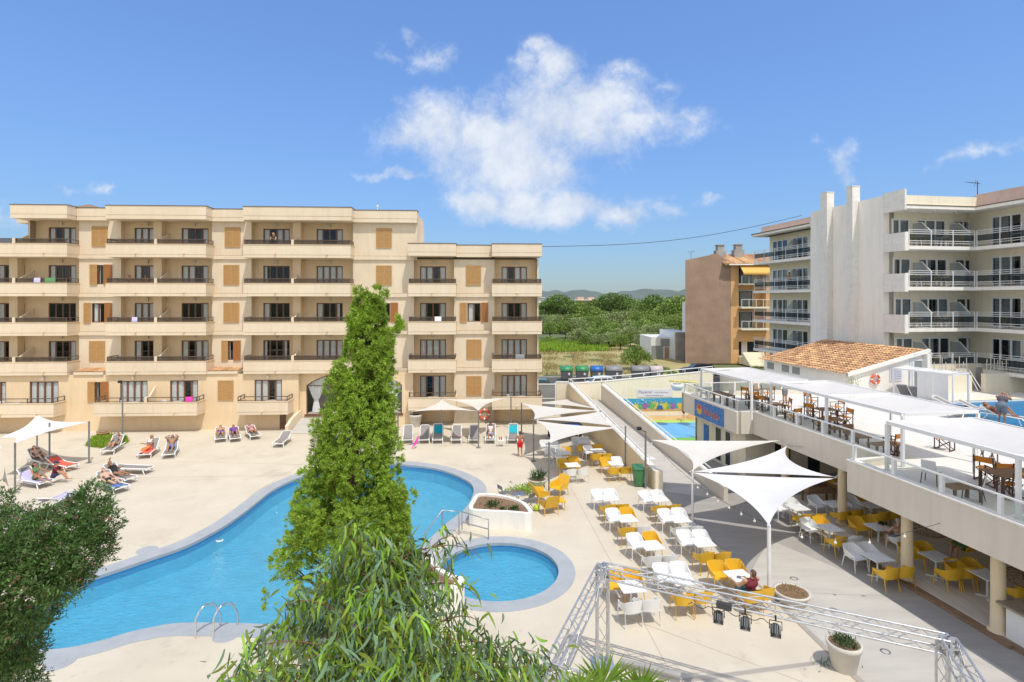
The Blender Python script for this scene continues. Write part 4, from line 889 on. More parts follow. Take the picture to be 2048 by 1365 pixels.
# aerial
p = Vector(R9(sp_(1955,36.5),36.5,TOP)); b = MB(); b.tube([p-Vector((0,0,1)),p+Vector((0,0,1.55))],.03,6); c = p+Vector((0,0,1.35))
b.tube([c+Vector((-.95,-.1,.1)),c+Vector((.15,0,.0))],.015,5)
for k in range(7): q = c+Vector((-.9+.14*k,-.1,.1-.012*k)); b.tube([q+Vector((0,.28,.1)),q-Vector((0,.28,.1))],.01,4)
b.tube([c+Vector((-.2,-.1,.3)),c+Vector((-.25,.0,-.25))],.012,5); tag(b.build('roof_aerial', M['cable']), 'thin television aerial on the white hotel roof', 'aerial')
# cable across the sky between the two hotels
A_, B_ = FX(uf(1083,0),-.5,PT[3]+3.05), Vector(R9(34,45.5,17.4)); b = MB(); b.tube([A_.lerp(B_,k/24)+Vector((0,0,-.8*math.sin(math.pi*k/24))) for k in range(25)], .022, 5)
tag(b.build('overhead_cable', M['cable']), 'dark overhead cable sagging from the long hotel to the white hotel', 'cable')

# ================================================================ orange apartment house and white block beyond the street
ob = thing('orange_house', 'orange apartment house with a blank brown gable wall and tiled roof', 'apartment house', at(1420,740,75))
OY = 75.0
def OP(x, d, z): return Vector((x, OY+d, z))      # d into the picture
x0, x1, x2 = at(1370.5,0,OY).x, at(1462,0,OY).x, at(1545,0,OY).x; zg = 1.0
zt = lambda py: H-(py-HY)*OY/F
xr = at(1434,0,OY).x
b = MB(); b.add([(x0,OY,zg),(x1,OY,zg),(x1,OY,zt(527)),(xr,OY,zt(507.5)),(x0,OY,zt(521)),(x0+4.2,OY+12,zg),(x0+4.2,OY+12,zt(521)),(xr,OY+12,zt(507.5)),(x1,OY+12,zt(527)),(x1,OY+12,zg)], [(0,1,2,3,4),(0,4,6,5),(5,6,7,8,9)]); b.build('gable_wall', M['brown_wall'], ob)
b = MB(); fl = [zt(y) for y in (713,657,614,567.5)]
b.box((x1+.002,OY-.0,zg),(x1+1.05,OY+11,zt(529))); b.box((x2-.9,OY-.0,zg),(x2+.8,OY+11,zt(529))); b.box((x1+1.05,OY+1.3,zg),(x2-.9,OY+11,zt(529))); b.box((x1+1.05,OY+.02,fl[0]+2.0),(x2-.9,OY+1.3,fl[1]-.35)); b.build('wall', M['orange_wall'], ob)
b = MB(); n = 22
for k in range(n):
    a = x1-1.0+(x2+1.4-x1+1.0)*k/n; w = (x2+1.4-x1+1.0)/n
    b.tube([OP(a,-.9,zt(529.5)), OP(a,1.9,zt(517)), OP(a,4.5,zt(505))], w*.5, 8)
rf = b.build('roof', M['roof_tile'], ob)
b = MB(); b.box((x1-.6,OY-.95,zt(531.5)),(x2+1,OY+.2,zt(528.8))); b.build('eaves', M['white_wall'], rf)
for px, py in ((1440,503),(1476,502)):
    p = at(px,py,OY+3); b = MB(); b.box((p.x-.7,OY+2.5,p.z-1.2),(p.x+.7,OY+3.6,p.z+.1)); b.box((p.x-.45,OY+2.6,p.z+.1),(p.x+.45,OY+3.5,p.z+.8)); b.box((p.x-.55,OY+2.5,p.z+.8),(p.x+.55,OY+3.6,p.z+.9)); b.build('chimney', M['concrete'], ob)
for i in (1,2,3):
    z = fl[i]; b = MB(); xa, xb = x1+.95, x2-.75; b.box((xa,OY-1.2,z-.22),(xb,OY+1.28,z)); bl = b.build('balcony', M['cream'], ob)
    r = MB(); [r.bar((xa+.05+(xb-xa-.1)*k/4,OY-1.12,z),(xa+.05+(xb-xa-.1)*k/4,OY-1.12,z+1.0),.06,.06) for k in range(5)]; r.bar((xa,OY-1.12,z+1.0),(xb,OY-1.12,z+1.0),.07,.06); r.build('railing', M['white'], bl)
    r = MB(); r.box((xa+.1,OY-1.13,z+.08),(xb-.1,OY-1.11,z+.92)); r.build('clear_glass_panel', M['clear_glass'], bl)
    w = MB(); w.box((xa+.5,OY+1.18,z+.02),(xb-1.4,OY+1.26,z+2.3)); ww = w.build('window', M['white'], ob)
    p = MB(); p.box((xa+.6,OY+1.14,z+.1),(xa+2.0,OY+1.17,z+2.2)); p.box((xa+2.1,OY+1.14,z+.1),(xb-1.5,OY+1.17,z+2.2)); p.build('pane', M['car_glass'], ww)
    c = MB(); vs = []; m = 24
    for k in range(m+1): x = xa+.7+(xb-xa-2.4)*k/m; vs += [(x,OY+1.08+.03*math.sin(k*2),z+.2),(x,OY+1.08+.03*math.sin(k*2),z+2.15)]
    c.add(vs,[(2*k,2*k+2,2*k+3,2*k+1) for k in range(m)],True); c.build('curtain', M['cloth_grey'], ww)
b = MB(); za = fl[3]+2.75; b.add([(x1+1.1,OY+.1,za),(x2-.9,OY+.1,za),(x2-.7,OY-1.9,za-1.35),(x1+.9,OY-1.9,za-1.35),(x1+.9,OY-1.9,za-1.6),(x2-.7,OY-1.9,za-1.6)], [(0,1,2,3),(3,2,5,4)]); b.build('awning', M['awning'], ob)
b = MB(); b.box((x1+1.2,OY+1.22,fl[0]),(x2-1.4,OY+1.28,fl[0]+2.4)); bd = b.build('entrance_door', M['car_glass'], ob); b = MB(); b.box((x1+1.9,OY+1.16,fl[0]+.05),(x1+2.7,OY+1.2,fl[0]+2.3)); b.build('white_curtain', M['curtain'], bd)
b = MB()
for k in range(9): b.box((x1+1.2,OY-3.4+.3*k,zg),(x1+3.0+.12*k,OY-3.1+.3*k,zg+.18*(k+1)))
b.box((x1+1.05,OY-.7,zg),(x2-.9,OY+1.3,fl[0])); st_ = b.build('entrance_stairs', M['cream'], ob)
r = MB(); r.tube([(x1+3.1,OY-3.3,zg+1.1),(x1+4.0,OY-.7,fl[0]+1.0),(x2-1,OY-.7,fl[0]+1.0)],.05,6); r.build('stair_rail', M['white'], st_)
p = at(1382,519,OY+2); b = MB(); b.tube([p-Vector((0,0,.8)),p+Vector((0,0,1.0))],.03,5); b.tube([p+Vector((-.5,0,1.0)),p+Vector((.5,0,1.1))],.02,5); b.build('roof_aerial', M['cable'], ob)
ch = thing('white_block', 'low white modern house with a brown door beside the brown gable wall', 'house', at(1330,735,80))
Y = 80.0; q = lambda px,py: at(px,py,Y)
def pbox(mb, xa, xb, ya, yb, d0, d1): a, e = q(xa,yb), q(xb,ya); mb.box((a.x,Y+d0,a.z),(e.x,Y+d1,e.z))
b = MB(); pbox(b,1302,1345,675,740,0,7); pbox(b,1345,1374,664,740,-1,7); pbox(b,1367,1374,604,666,-.9,.6); b.build('wall', M['white'], ch)
b = MB(); pbox(b,1303,1326,692,722,-.08,.0); pbox(b,1321,1339,678,693,-.1,.0); b.build('grey_panel', M['screen_glass'], ch)
b = MB(); pbox(b,1329,1338,695,722,-.12,0); b.build('door', M['brown_wall'], ch)
b = MB(); pbox(b,1346,1376,664,736,-1.4,-1.02); pbox(b,1367,1374,674,700,-1.7,-1.4); b.build('concrete_panel', M['concrete'], ch)
b = MB(); pbox(b,1367.5,1372,624,652,-.96,-.9); b.build('dark_window', M['car_glass'], ch)
vl = thing('distant_villa', 'pinkish flat roofed villa half hidden behind the trees', 'villa', at(1168,610,260)); Y = 260.0
b = MB(); pbox(b,1150,1196,601,622,0,14); pbox(b,1155,1168,594,602,0,9); pbox(b,1178,1190,595,602,2,10); b.build('wall', M['pink'], vl); b = MB(); pbox(b,1148,1198,599.6,601.4,-1,15); b.build('roof', M['cream'], vl)
b = MB(); [pbox(b,x,x+4,606,612,-.1,0) for x in (1158,1168,1178,1186)]; b.build('window', M['car_glass'], vl)
vl = thing('distant_white_house', 'small white house at the far edge of the trees by the sand hotel', 'house', at(1080,600,230)); Y = 230.0
b = MB(); pbox(b,1066,1089,596,612,0,9); b.build('wall', M['white'], vl); b = MB(); pbox(b,1065,1090,595,596.2,-.6,9.6); b.build('roof', M['cream'], vl)

# ================================================================ pavilion with the tiled mono pitch roof
pv = thing('tiled_pavilion', 'cream pavilion with a sloping terracotta tile roof beside the upper pool', 'pavilion', R9(28,33,3.45))
s0, s1, ta, tb = 26.9, 32.4, 31.2, 40.4; ze, zr = 5.02, 6.38
b = MB(R9); b.add([(s0,ta,0),(s1,ta,0),(s1,ta,zr-.08),(s0,ta,ze-.08),(s0,tb,0),(s1,tb,0),(s1,tb,zr-.08),(s0,tb,ze-.08)], [(0,1,2,3),(4,7,6,5),(0,3,7,4),(1,5,6,2)]); b.box((s0+.6,ta-.25,0),(s0+.85,ta,ze+.05)) if False else None
b.build('wall', M['white_wall'], pv)
tl = MB(R9); n, m = 34, 15; r_ = random.Random(2)
for i in range(n):
    t = ta-.18+(tb-ta+.4)*i/n; w = (tb-ta+.4)/n
    for j in range(m):
        f0, f1 = j/m, (j+1.22)/m; S = lambda f: s0-.45+(s1-s0+.5)*f; Z = lambda f: ze-.10+(zr-ze+.10)*f; lift = .05 if True else 0; o_ = r_.uniform(-.012,.012)
        a = [(S(f0),t+w*k/4,Z(f0)+.035+o_+.085*math.sin(math.pi*k/4)) for k in range(5)]; c = [(S(f1),t+w*k/4,Z(f1)+o_-.01+.075*math.sin(math.pi*k/4)) for k in range(5)]
        tl.add(a+c, [(k,k+1,6+k,5+k) for k in range(4)], False)
tl.build('roof', M['roof_tile'], pv)
b = MB(R9); b.add([(s0-.5,ta-.2,ze-.2),(s1,ta-.2,zr-.1),(s1,ta-.2,zr+.12),(s0-.5,ta-.2,ze+.03),(s0-.5,ta-.02,ze-.2),(s1,ta-.02,zr-.1),(s1,ta-.02,zr+.12),(s0-.5,ta-.02,ze+.03)], [(0,1,2,3),(4,7,6,5),(3,2,6,7),(0,4,5,1)]); b.build('gable_edge', M['white_wall'], pv)
b = MB(R9); da, db = sp_(1819,ta), sp_(1850,ta); b.box((da,ta-.05,3.45),(da+.12,ta,5.85)); b.box((db-.12,ta-.05,3.45),(db,ta,5.85)); b.box((da+.12,ta-.05,5.73),(db-.12,ta,5.85)); b.box(((da+db)/2-.42,ta-.06,3.5),((da+db)/2-.28,ta,5.73)); b.box(((da+db)/2+.3,ta-.06,3.5),((da+db)/2+.42,ta,5.73)); dr = b.build('door', M['white'], pv)
b = MB(R9); b.box((da+.12,ta-.03,3.5),(db-.12,ta-.004,5.73)); b.build('pane', M['screen_glass'], dr)
for t in (36.2,37.4,39.2): b = MB(R9); b.box((s0-.03,t,4.25),(s0,t+.8,4.75)); b.build('window', M['screen_glass'], pv)
for sx in (sp_(1855,ta-.3),): b = MB(R9); b.box((sx-.05,ta-.35,3.45),(sx+.18,ta+.02,6.2)); b.build('corner_pier', M['white_wall'], pv)
def ring(name, c, R, r, nrm, label, m='life_ring'):
    c = Vector(c); nrm = Vector(nrm).normalized(); a = nrm.orthogonal().normalized(); e = nrm.cross(a); b = MB(); n = 24
    b.tube([c+(a*math.cos(2*math.pi*k/n)+e*math.sin(2*math.pi*k/n))*R for k in range(n+1)], r, 8, cap=False)
    o = tag(b.build(name, M[m]), label, 'life ring')
    w = MB()
    for k in range(4):
        t = math.pi/4+k*math.pi/2; w.tube([c+(a*math.cos(t+d)+e*math.sin(t+d))*R for d in (-.16,0,.16)], r*1.08, 8)
    w.build('white_band', M['white'], o); return o
lp = Vector(R9(sp_(1748,ta),ta-.12,0)); ring('life_ring', (lp.x,lp.y,4.62), .27, .075, R9(0,-1), 'red life ring on the pavilion wall above the white shades')
sg = thing('rules_board', 'white pool rules board with blue lettering on the pavilion wall', 'sign', R9(sp_(1800,ta),ta,4.4)); sa, sb = sp_(1779,ta), sp_(1803,ta)
b = MB(R9); b.box((sa,ta-.04,4.45),(sb,ta-.01,5.35)); b.build('board', M['sign_white'], sg)
b = MB(R9); r_ = random.Random(8)
for k in range(6):
    z = 5.2-.125*k; b.box((sa+.06,ta-.047,z),(sa+.13,ta-.043,z+.06)); x = sa+.18
    while x < sb-.1: w = r_.uniform(.04,.12); b.box((x,ta-.047,z+.005),(min(x+w,sb-.05),ta-.043,z+.045)); x += w+.025
b.build('printed_rules', M['ink_blue'], sg)
# low terrace block, steps and stick fence in front of the white hotel
tb_ = thing('terrace_wall', 'cream wall with a recessed door behind the upper pool', 'wall', R9(39,31.5,3.45))
b = MB(R9); Tq = 31.6; b.box((33.6,Tq,3.4),(sp_(1944,Tq),Tq+.3,4.62)); b.box((sp_(1971,Tq),Tq,3.4),(56,Tq+.3,4.72)); b.box((33.6,33.6,3.4),(56,33.8,5.1)); b.build('wall', M['cream'], tb_)
b = MB(R9); b.box((sp_(1944,Tq)+.1,Tq+1.2,3.4),(sp_(1971,Tq)+.2,Tq+1.4,4.9)); b.build('door_recess', M['greige'], tb_); b = MB(R9); b.box((sp_(1951,Tq+1.2),Tq+1.15,3.45),(sp_(1964,Tq+1.2),Tq+1.2,5.0)); b.build('door', M['concrete'], tb_)
b = MB(R9); b.bar((sp_(1944,Tq),Tq+.15,4.9),(sp_(1966,Tq),Tq+.15,3.7),.05,.05); b.bar((sp_(1944,Tq),Tq+.15,4.6),(sp_(1960,Tq),Tq+.15,3.6),.04,.04); b.build('stair_rail', M['white'], tb_)
fe = MB(R9); r_ = random.Random(4)
for k in range(24):
    px = 1862+k*7.9+r_.uniform(-2,2); 
    if 1936 < px < 1968: continue
    s = sp_(px,Tq+.1); h_ = r_.uniform(.9,1.5); fe.tube([(s,Tq+.1,4.6),(s+r_.uniform(-.06,.06),Tq+.1,4.6+h_)],.025,5)
for za in (4.95,5.35): fe.bar((sp_(1862,Tq),Tq+.12,za),(sp_(1935,Tq),Tq+.12,za),.03,.03); fe.bar((sp_(1970,Tq),Tq+.12,za),(sp_(2050,Tq),Tq+.12,za),.03,.03)
tag(fe.build('stick_fence', M['pot']), 'uneven pale stick fence above the wall behind the upper pool', 'fence')
# ================================================================ bar terrace: raised deck over the shaded cafe
ZT, ZF, ZS = 3.72, 3.45, 2.56
bt = thing('bar_terrace', 'two storey bar terrace with greige parapet over the shaded cafe', 'bar building', R9(17,18,0))
edge = [(16.36,33.3),(16.36,27.0),(17.27,26.9),(17.27,18.4),(15.55,18.3),(15.55,2.0)]       # s,t from far to near
th = .24
inner = [(16.36+th,33.3-th),(16.36+th,27.0+th),(17.27+th,26.9+th),(17.27+th,18.4-.0),(15.55+th,18.3-th),(15.55+th,2.0)]
b = MB(R9); n = len(edge)
for i in range(n-1):
    a,c,ai,ci = edge[i],edge[i+1],inner[i],inner[i+1]
    b.quad((*a,ZS),(*c,ZS),(*c,ZT),(*a,ZT)); b.quad((*ai,ZF-.1),(*ci,ZF-.1),(*ci,ZT),(*ai,ZT)); b.quad((*a,ZS),(*c,ZS),(*ci,ZS),(*ai,ZS))
b.box((16.36,33.06,ZS),(25.2,33.3,ZT)); b.build('parapet', M['greige'], bt)
b = MB(R9)
for i in range(n-1):
    a,c,ai,ci = edge[i],edge[i+1],inner[i],inner[i+1]; e = .04
    vs = [(a[0]-e,a[1],ZT),(c[0]-e,c[1],ZT),(ci[0]+e,ci[1],ZT),(ai[0]+e,ai[1],ZT)]; vs += [(x,y,z+.05) for x,y,z in vs]
    b.add(vs, [(0,3,2,1),(4,5,6,7),(0,1,5,4),(1,2,6,5),(2,3,7,6),(3,0,4,7)])
b.build('coping_stone', M['white_wall'], bt)
b = MB(R9); floor = [(16.5,33.2),(16.5,27.1),(17.4,26.9),(17.4,18.5),(15.7,18.3),(15.7,2.0),(60,2.0),(60,44),(25.2,44),(25.2,33.2)]
pool_up = [(30.9,29.2),(29.6,27.2),(28.6,25.2),(28.2,23.4),(28.2,17.0),(50,17.0),(50,29.2)]
b.poly(floor, ZF, [pool_up]); struct_floor = b.build('terrace_deck', M['pale_deck'], bt)
b = MB(R9); b.poly(floor, ZF-.35, [pool_up]); b.wallstrip(pool_up, ZF-1.5, ZF); b.build('ceiling', M['white_wall'], bt)
b = MB(R9); b.poly(pool_up, ZF-1.4); b.build('upper_pool_basin', M['pool_floor'], bt)
b = MB(R9); b.poly(pool_up, ZF-.12); struct(b.build('upper_pool_water', M['water_deep']))
b = MB(R9); b.poly([(30.6,29.8),(29.1,27.4),(28.1,25.3),(27.6,23.4),(27.6,16.4),(50.6,16.4),(50.6,29.8)], ZF+.02, [pool_up]); struct(b.build('upper_pool_coping', M['cream']))
# lower level: walls, columns, floor
b = MB(R9); b.box((17.25,27.6,0),(17.45,33.2,ZS+.02)); b.box((17.25,33.0,0),(25.2,33.25,ZS+.4)); b.box((17.45,27.6,0),(23.4,27.8,ZS+.02)); b.box((23.2,2,0),(23.4,27.6,ZF-.36)); b.box((25.1,33,0),(25.3,44,ZF)); b.build('wall', M['cream'], bt)
for (sc,tc_) in ((17.7,21.1),(16.42,16.6),(16.42,13.55),(17.7,24.9),(16.42,9.5)):
    b = MB(); p = R9(sc,tc_); b.lathe((p[0],p[1],0),[(.26,0),(.26,.14),(.19,.16),(.18,1.2),(.17,ZS+.3)],18); b.build('column', M['cream_warm'], bt)
b = MB(R9); b.box((16.3,2,0),(23.2,24.5,.12)); b.build('cafe_floor', M['pale_wood'], bt)
b = MB(R9); b.box((16.02,12.9,0),(16.298,18.6,.10)); b.box((16.12,2.0,0),(16.298,12.9,.10)); b.build('brick_step', M['brick_tile'], bt)
for ss,ta,tb,m_,nm in ((23.17,19.0,20.0,'dark_wood','door'),(23.17,22.0,23.1,'greige','door'),(23.17,14.2,15.2,'stone','back_panel'),(23.17,10.0,12.5,'dark_wood','back_shelf')):
    b = MB(R9); b.box((ss-.04,ta,.12),(ss,tb,2.25)); b.build(nm, M[m_], bt)
b = MB(R9); b.box((17.21,30.0,.1),(17.25,30.7,2.15)); b.box((17.21,29.0,.1),(17.25,29.6,2.15)); wdo = b.build('window', M['white'], bt); b = MB(R9); b.box((17.195,30.07,.2),(17.21,30.63,2.08)); b.box((17.195,29.07,.2),(17.21,29.53,2.08)); b.build('pane', M['car_glass'], wdo)
b = MB(R9); b.box((19.0,27.55,.1),(19.9,27.6,2.2)); b.build('window', M['car_glass'], bt); b = MB(R9); b.box((21.0,27.55,.1),(21.7,27.6,2.2)); b.build('window', M['car_glass'], bt)
b = MB(R9); b.box((17.215,31.5,.75),(17.25,32.1,1.95)); b.build('notice_panel', M['sign_blue'], bt)
# bar counter
b = MB(R9); b.box((16.32,6,.0),(16.9,13.25,1.02)); bc = b.build('bar_counter', M['white'], bt); b = MB(R9); b.box((16.15,5.9,1.02),(17.15,13.4,1.08)); b.build('counter_top', M['stone'], bc)
# bar sign
sg = thing('bar_sign', 'blue bar sign with red lettering and a sun emblem on the parapet', 'sign', R9(16.3,30,2.9))
def sgp(k, z, e=0.0): return Vector(R9(16.36-e, 31.55-k, z))
b = MB(); b.add([sgp(0,2.62,.035),sgp(3.3,2.62,.035),sgp(3.3,3.62,.035),sgp(0,3.62,.035),sgp(0,2.62,.005),sgp(3.3,2.62,.005),sgp(3.3,3.62,.005),sgp(0,3.62,.005)], [(0,1,2,3),(0,4,5,1),(1,5,6,2),(2,6,7,3),(3,7,4,0)]); b.build('sign_board', M['sign_blue'], sg)
b = MB(); r_ = random.Random(6)
c0 = (.62,3.12); b.add([sgp(c0[0]+(.36 if k%2 else .27)*math.cos(k*math.pi/12), c0[1]+(.36 if k%2 else .27)*math.sin(k*math.pi/12), .045) for k in range(24)], [tuple(range(24))]); b.build('sun_emblem', M['ink_yellow'], sg)
b = MB(); b.add([sgp(c0[0]+.25*math.cos(k*math.pi/10), c0[1]+.02+.25*math.sin(k*math.pi/10), .052) for k in range(11)], [tuple(range(11))]); b.build('emblem_top', M['ink_red'], sg)
lettering(sg, 'Splashcafe', .52, lambda x,y,z: sgp(1.12+x*.80, 2.98+y*1.15-.05*x, .045+z), M['ink_orange'])
b = MB()
for k in range(60): u, v = r_.uniform(.05,3.25), r_.uniform(2.66,3.58); d = r_.uniform(.008,.022); b.add([sgp(u-d,v-d,.04),sgp(u+d,v-d,.04),sgp(u+d,v+d,.04),sgp(u-d,v+d,.04)], [(0,1,2,3)])
b.build('printed_bubbles', M['bubble'], sg)
# glass balustrade
bal = thing('glass_balustrade', 'white and glass balustrade along the bar terrace edge', 'railing', R9(16.5,20,ZT))
rail, post, glass = MB(R9), [], MB(R9)
runs = [((16.48,33.1),(16.48,27.12),4),((16.48,27.12),(17.40,27.02),1),((17.40,27.02),(17.40,18.45),5),((15.68,18.1),(15.68,2.4),9),((16.6,33.18),(25.0,33.18),5)]
for (p,q,k) in runs:
    rail.bar((*p,ZT+.60),(*q,ZT+.60),.07,.05)
    for i in range(k+1):
        f = i/k; c = (p[0]+(q[0]-p[0])*f, p[1]+(q[1]-p[1])*f); pb = MB(R9); pb.box((c[0]-.055,c[1]-.055,ZT+.05),(c[0]+.055,c[1]+.055,ZT+.575)); pb.build('post', M['white'], bal)
    d = Vector((q[0]-p[0],q[1]-p[1],0)).normalized()*.1; nn = Vector((-d.y,d.x,0))*.06
    for i in range(k):
        glass = MB(R9)
        a = Vector((*p,0)).lerp(Vector((*q,0)), i/k)+d; e = Vector((*p,0)).lerp(Vector((*q,0)), (i+1)/k)-d
        glass.add([(a.x,a.y,ZT+.09),(e.x,e.y,ZT+.09),(e.x,e.y,ZT+.56),(a.x,a.y,ZT+.56)], [(0,1,2,3)]); glass.build('glass_panel', M['clear_glass'], bal)
rail.build('handrail', M['white'], bal)
# white framed fabric shades over the terrace
def shade(s0,s1,t0,t1,label,z=5.42,panels=1,posts=True):
    o = thing('shade_pergola', label, 'shade', R9((s0+s1)/2,(t0+t1)/2,ZF), group='fabric shades over the bar terrace'); f = MB(R9); w = .09
    for s in (s0,s1): f.bar((s,t0,z),(s,t1,z),w,.12)
    ts = [t0+(t1-t0)*k/panels for k in range(panels+1)]
    for t in ts: f.bar((s0+.05,t,z-.002),(s1-.05,t,z-.002),w,.115)
    for t in ts:
        for s in (s0,s1):
            if s == s1 and t not in (t0,t1): pass
            f.box((s-.05,t-.05,ZF),(s+.05,t+.05,z-.06))
    f.build('frame', M['white'], o)
    for a,e in zip(ts,ts[1:]):
        c = MB(R9); n = 14; vs = [(s0+.06+(s1-s0-.12)*i/n, a+.06+(e-a-.12)*j/n, z+.03-.34*math.sin(math.pi*i/n)*(.35+.65*math.sin(math.pi*j/n))) for j in range(n+1) for i in range(n+1)]
        c.add(vs, [(j*(n+1)+i,j*(n+1)+i+1,(j+1)*(n+1)+i+1,(j+1)*(n+1)+i) for j in range(n) for i in range(n)], True); c.build('fabric', M['shade_fabric'], o)
shade(16.78,20.0,26.3,31.6,'far fabric shade on white posts nearest the splash area')
shade(17.62,20.9,18.0,25.9,'long middle fabric shade on white posts over the orange chairs',panels=2)
shade(15.92,19.5,4.0,16.9,'near fabric shade on white posts at the right edge of the terrace',panels=3)
# cabana with white curtains by the upper pool
cb = thing('curtained_cabana', 'white framed cabana with hanging white curtains by the upper pool', 'cabana', R9(31,28,ZF)); p = MB(); 
ca = [at(1788,0,31.0), at(1905,0,30.4), at(1838,0,27.0), at(1960,0,27.0)]
A_ = Vector((at(1788,0,34.4).x,34.4,ZF)); B_ = Vector((at(1906,0,31.4).x,31.4,ZF)); dirs = (B_-A_).normalized(); nrm = Vector((-dirs.y,dirs.x,0))
C_, D_ = A_+nrm*1.5, B_+nrm*1.5; zc = 5.42
for q in (A_,B_,C_,D_): p.bar((q.x,q.y,ZF),(q.x,q.y,zc),.08,.08)
for a,e in ((A_,B_),(C_,D_),(A_,C_),(B_,D_)): p.bar((a.x,a.y,zc),(e.x,e.y,zc),.09,.09)
for k in range(1,6): a = A_.lerp(B_,k/6); p.bar((a.x,a.y,zc),((a+nrm*1.5).x,(a+nrm*1.5).y,zc),.06,.05)
p.build('frame', M['white'], cb)
c = MB(); n = 14
vs = [Vector((*(A_.lerp(B_,.02+.96*i/n)+nrm*1.5*j/n)[:2], zc+.06-.12*math.sin(math.pi*i/n*3)**2)) for j in range(n+1) for i in range(n+1)]
c.add(vs,[(j*(n+1)+i,j*(n+1)+i+1,(j+1)*(n+1)+i+1,(j+1)*(n+1)+i) for j in range(n) for i in range(n)],True); c.build('roof_cloth', M['sail_white'], cb)
for f0,f1,bot in ((.42,.68,.15),(.69,.93,.18)):
    c = MB(); m = 20; vs = []
    for i in range(m+1):
        a = A_.lerp(B_, f0+(f1-f0)*i/m)-nrm*.03
        for zz,amp in ((zc-.05,.008),(4.5,.014),(ZF+bot,.02)): vs.append((a.x-nrm.x*amp*math.sin(i*.9), a.y-nrm.y*amp*math.sin(i*.9), zz))
    c.add(vs,[(3*i+j,3*i+3+j,3*i+4+j,3*i+1+j) for i in range(m) for j in range(2)],True); c.build('curtain', M['sail_white'], cb)
# ================================================================ vegetation
def unit(a): return a/np.maximum(np.linalg.norm(a,axis=1,keepdims=True),1e-9)
def leaf_quads(C, D, S, L, Wd, mid=.45):
    """diamond leaves: base C, direction D, side S, length L, width Wd"""
    L = np.asarray(L)[:,None]; Wd = np.asarray(Wd)[:,None]
    V = np.stack([C, C+D*L*mid+S*Wd/2, C+D*L, C+D*L*mid-S*Wd/2],1).reshape(-1,3)
    return V, np.arange(len(V)).reshape(-1,4)
def rnd_side(D):
    R_ = RNG.normal(size=D.shape); return unit(np.cross(D,R_))
def limb(mb, pts, r0, r1, n=7): k = len(pts); mb.tube(pts, [r0+(r1-r0)*i/(k-1) for i in range(k)], n)
# --- the tall juniper in front of the pool
TY = 14.6; ppm = F/TY
ys = np.array([579,600,620,660,700,750,800,850,900,950,1000,1050,1100,1150,1200,1250,1300,1336]); lf = np.array([716,712,706,700,692,672,658,648,640,628,612,600,580,562,545,530,520,516]); rg = np.array([748,768,770,764,778,782,780,782,788,786,784,790,800,806,812,815,815,812])
zz = H-(ys-HY)/ppm; o_ = np.argsort(zz); zz, lf, rg = zz[o_], (lf[o_]-1024)/ppm, (rg[o_]-1024)/ppm
jun = thing('juniper_tree', 'tall ragged bright green juniper standing in front of the main pool', 'tree', (float((lf[0]+rg[0])/2), TY, 0))
jc = lambda z: (np.interp(z,zz,lf)+np.interp(z,zz,rg))/2; jr = lambda z: (np.interp(z,zz,rg)-np.interp(z,zz,lf))/2
b = MB(); limb(b, [(jc(z),TY,z) for z in (0,1.5,3,5,7,8.6,9.8)], .2, .02, 9)
for k in range(60):
    z = random.uniform(.6,8.8); a = random.uniform(0,6.283); r = float(jr(z))*.8; limb(b, [(jc(z),TY,z),(jc(z)+r*.5*math.cos(a),TY+r*.5*math.sin(a),z+.25),(jc(z+.7)+r*math.cos(a),TY+r*math.sin(a),z+.8)], .04, .008, 5)
b.build('trunk', M['bark'], jun)
n = 470; z = RNG.uniform(.15,1,n)**.75*9.75; z = np.clip(z,.3,9.8); a = RNG.uniform(0,2*np.pi,n); rr_ = jr(z); fr = RNG.uniform(.62,1.10,n); fr[:90] *= .5; fr = fr*np.where(z > 5, .93, 1.0)
cx, cy = jc(z)+rr_*fr*np.cos(a), TY+rr_*fr*np.sin(a)*.95; ph = RNG.uniform(.26,.74,n)*np.clip(rr_/1.2,.38,1); pr = ph*RNG.uniform(.38,.55,n)
# side column at the right and loose sprays near the top
ex = []
for k in range(70): t = random.random(); ex.append(((790+12*random.gauss(0,1)+10*t-1024)/ppm, TY-.35+random.gauss(0,.12), H-((1140-170*t)-HY)/ppm, .34*(1-.45*t), .15*(1-.4*t)))
for px,py,s in ((620,945,.26),(628,960,.2),(800,655,.12),(792,660,.13),(782,668,.14),(800,640,.11),(806,646,.09),(788,678,.15),(770,690,.18),(808,652,.08),(775,590,.12),(762,584,.13),(726,583,.13),(786,700,.16),(575,1085,.24),(545,1180,.24),(640,850,.2)): ex.append(((px-1024)/ppm, TY-.4, H-(py-HY)/ppm, s, s*.55))
ex = np.array(ex); P = np.concatenate([np.stack([cx,cy,z,ph,pr],1), ex])
k = 40; N_ = len(P)
per = np.maximum(18,(P[:,3]*P[:,4]*400)).astype(int); idx = np.repeat(np.arange(N_),per); m = len(idx)
d = unit(RNG.normal(size=(m,3))); out = unit(np.stack([P[idx,0]-jc(P[idx,2]), P[idx,1]-TY, np.zeros(m)],1)+1e-6)
keep = (d*out).sum(1)+.25*d[:,2] > -.35; idx, d, out = idx[keep], d[keep], out[keep]; m = len(idx)
C = P[idx,:3]+d*np.stack([P[idx,4],P[idx,4],P[idx,3]],1)*RNG.uniform(.75,1.08,m)[:,None]
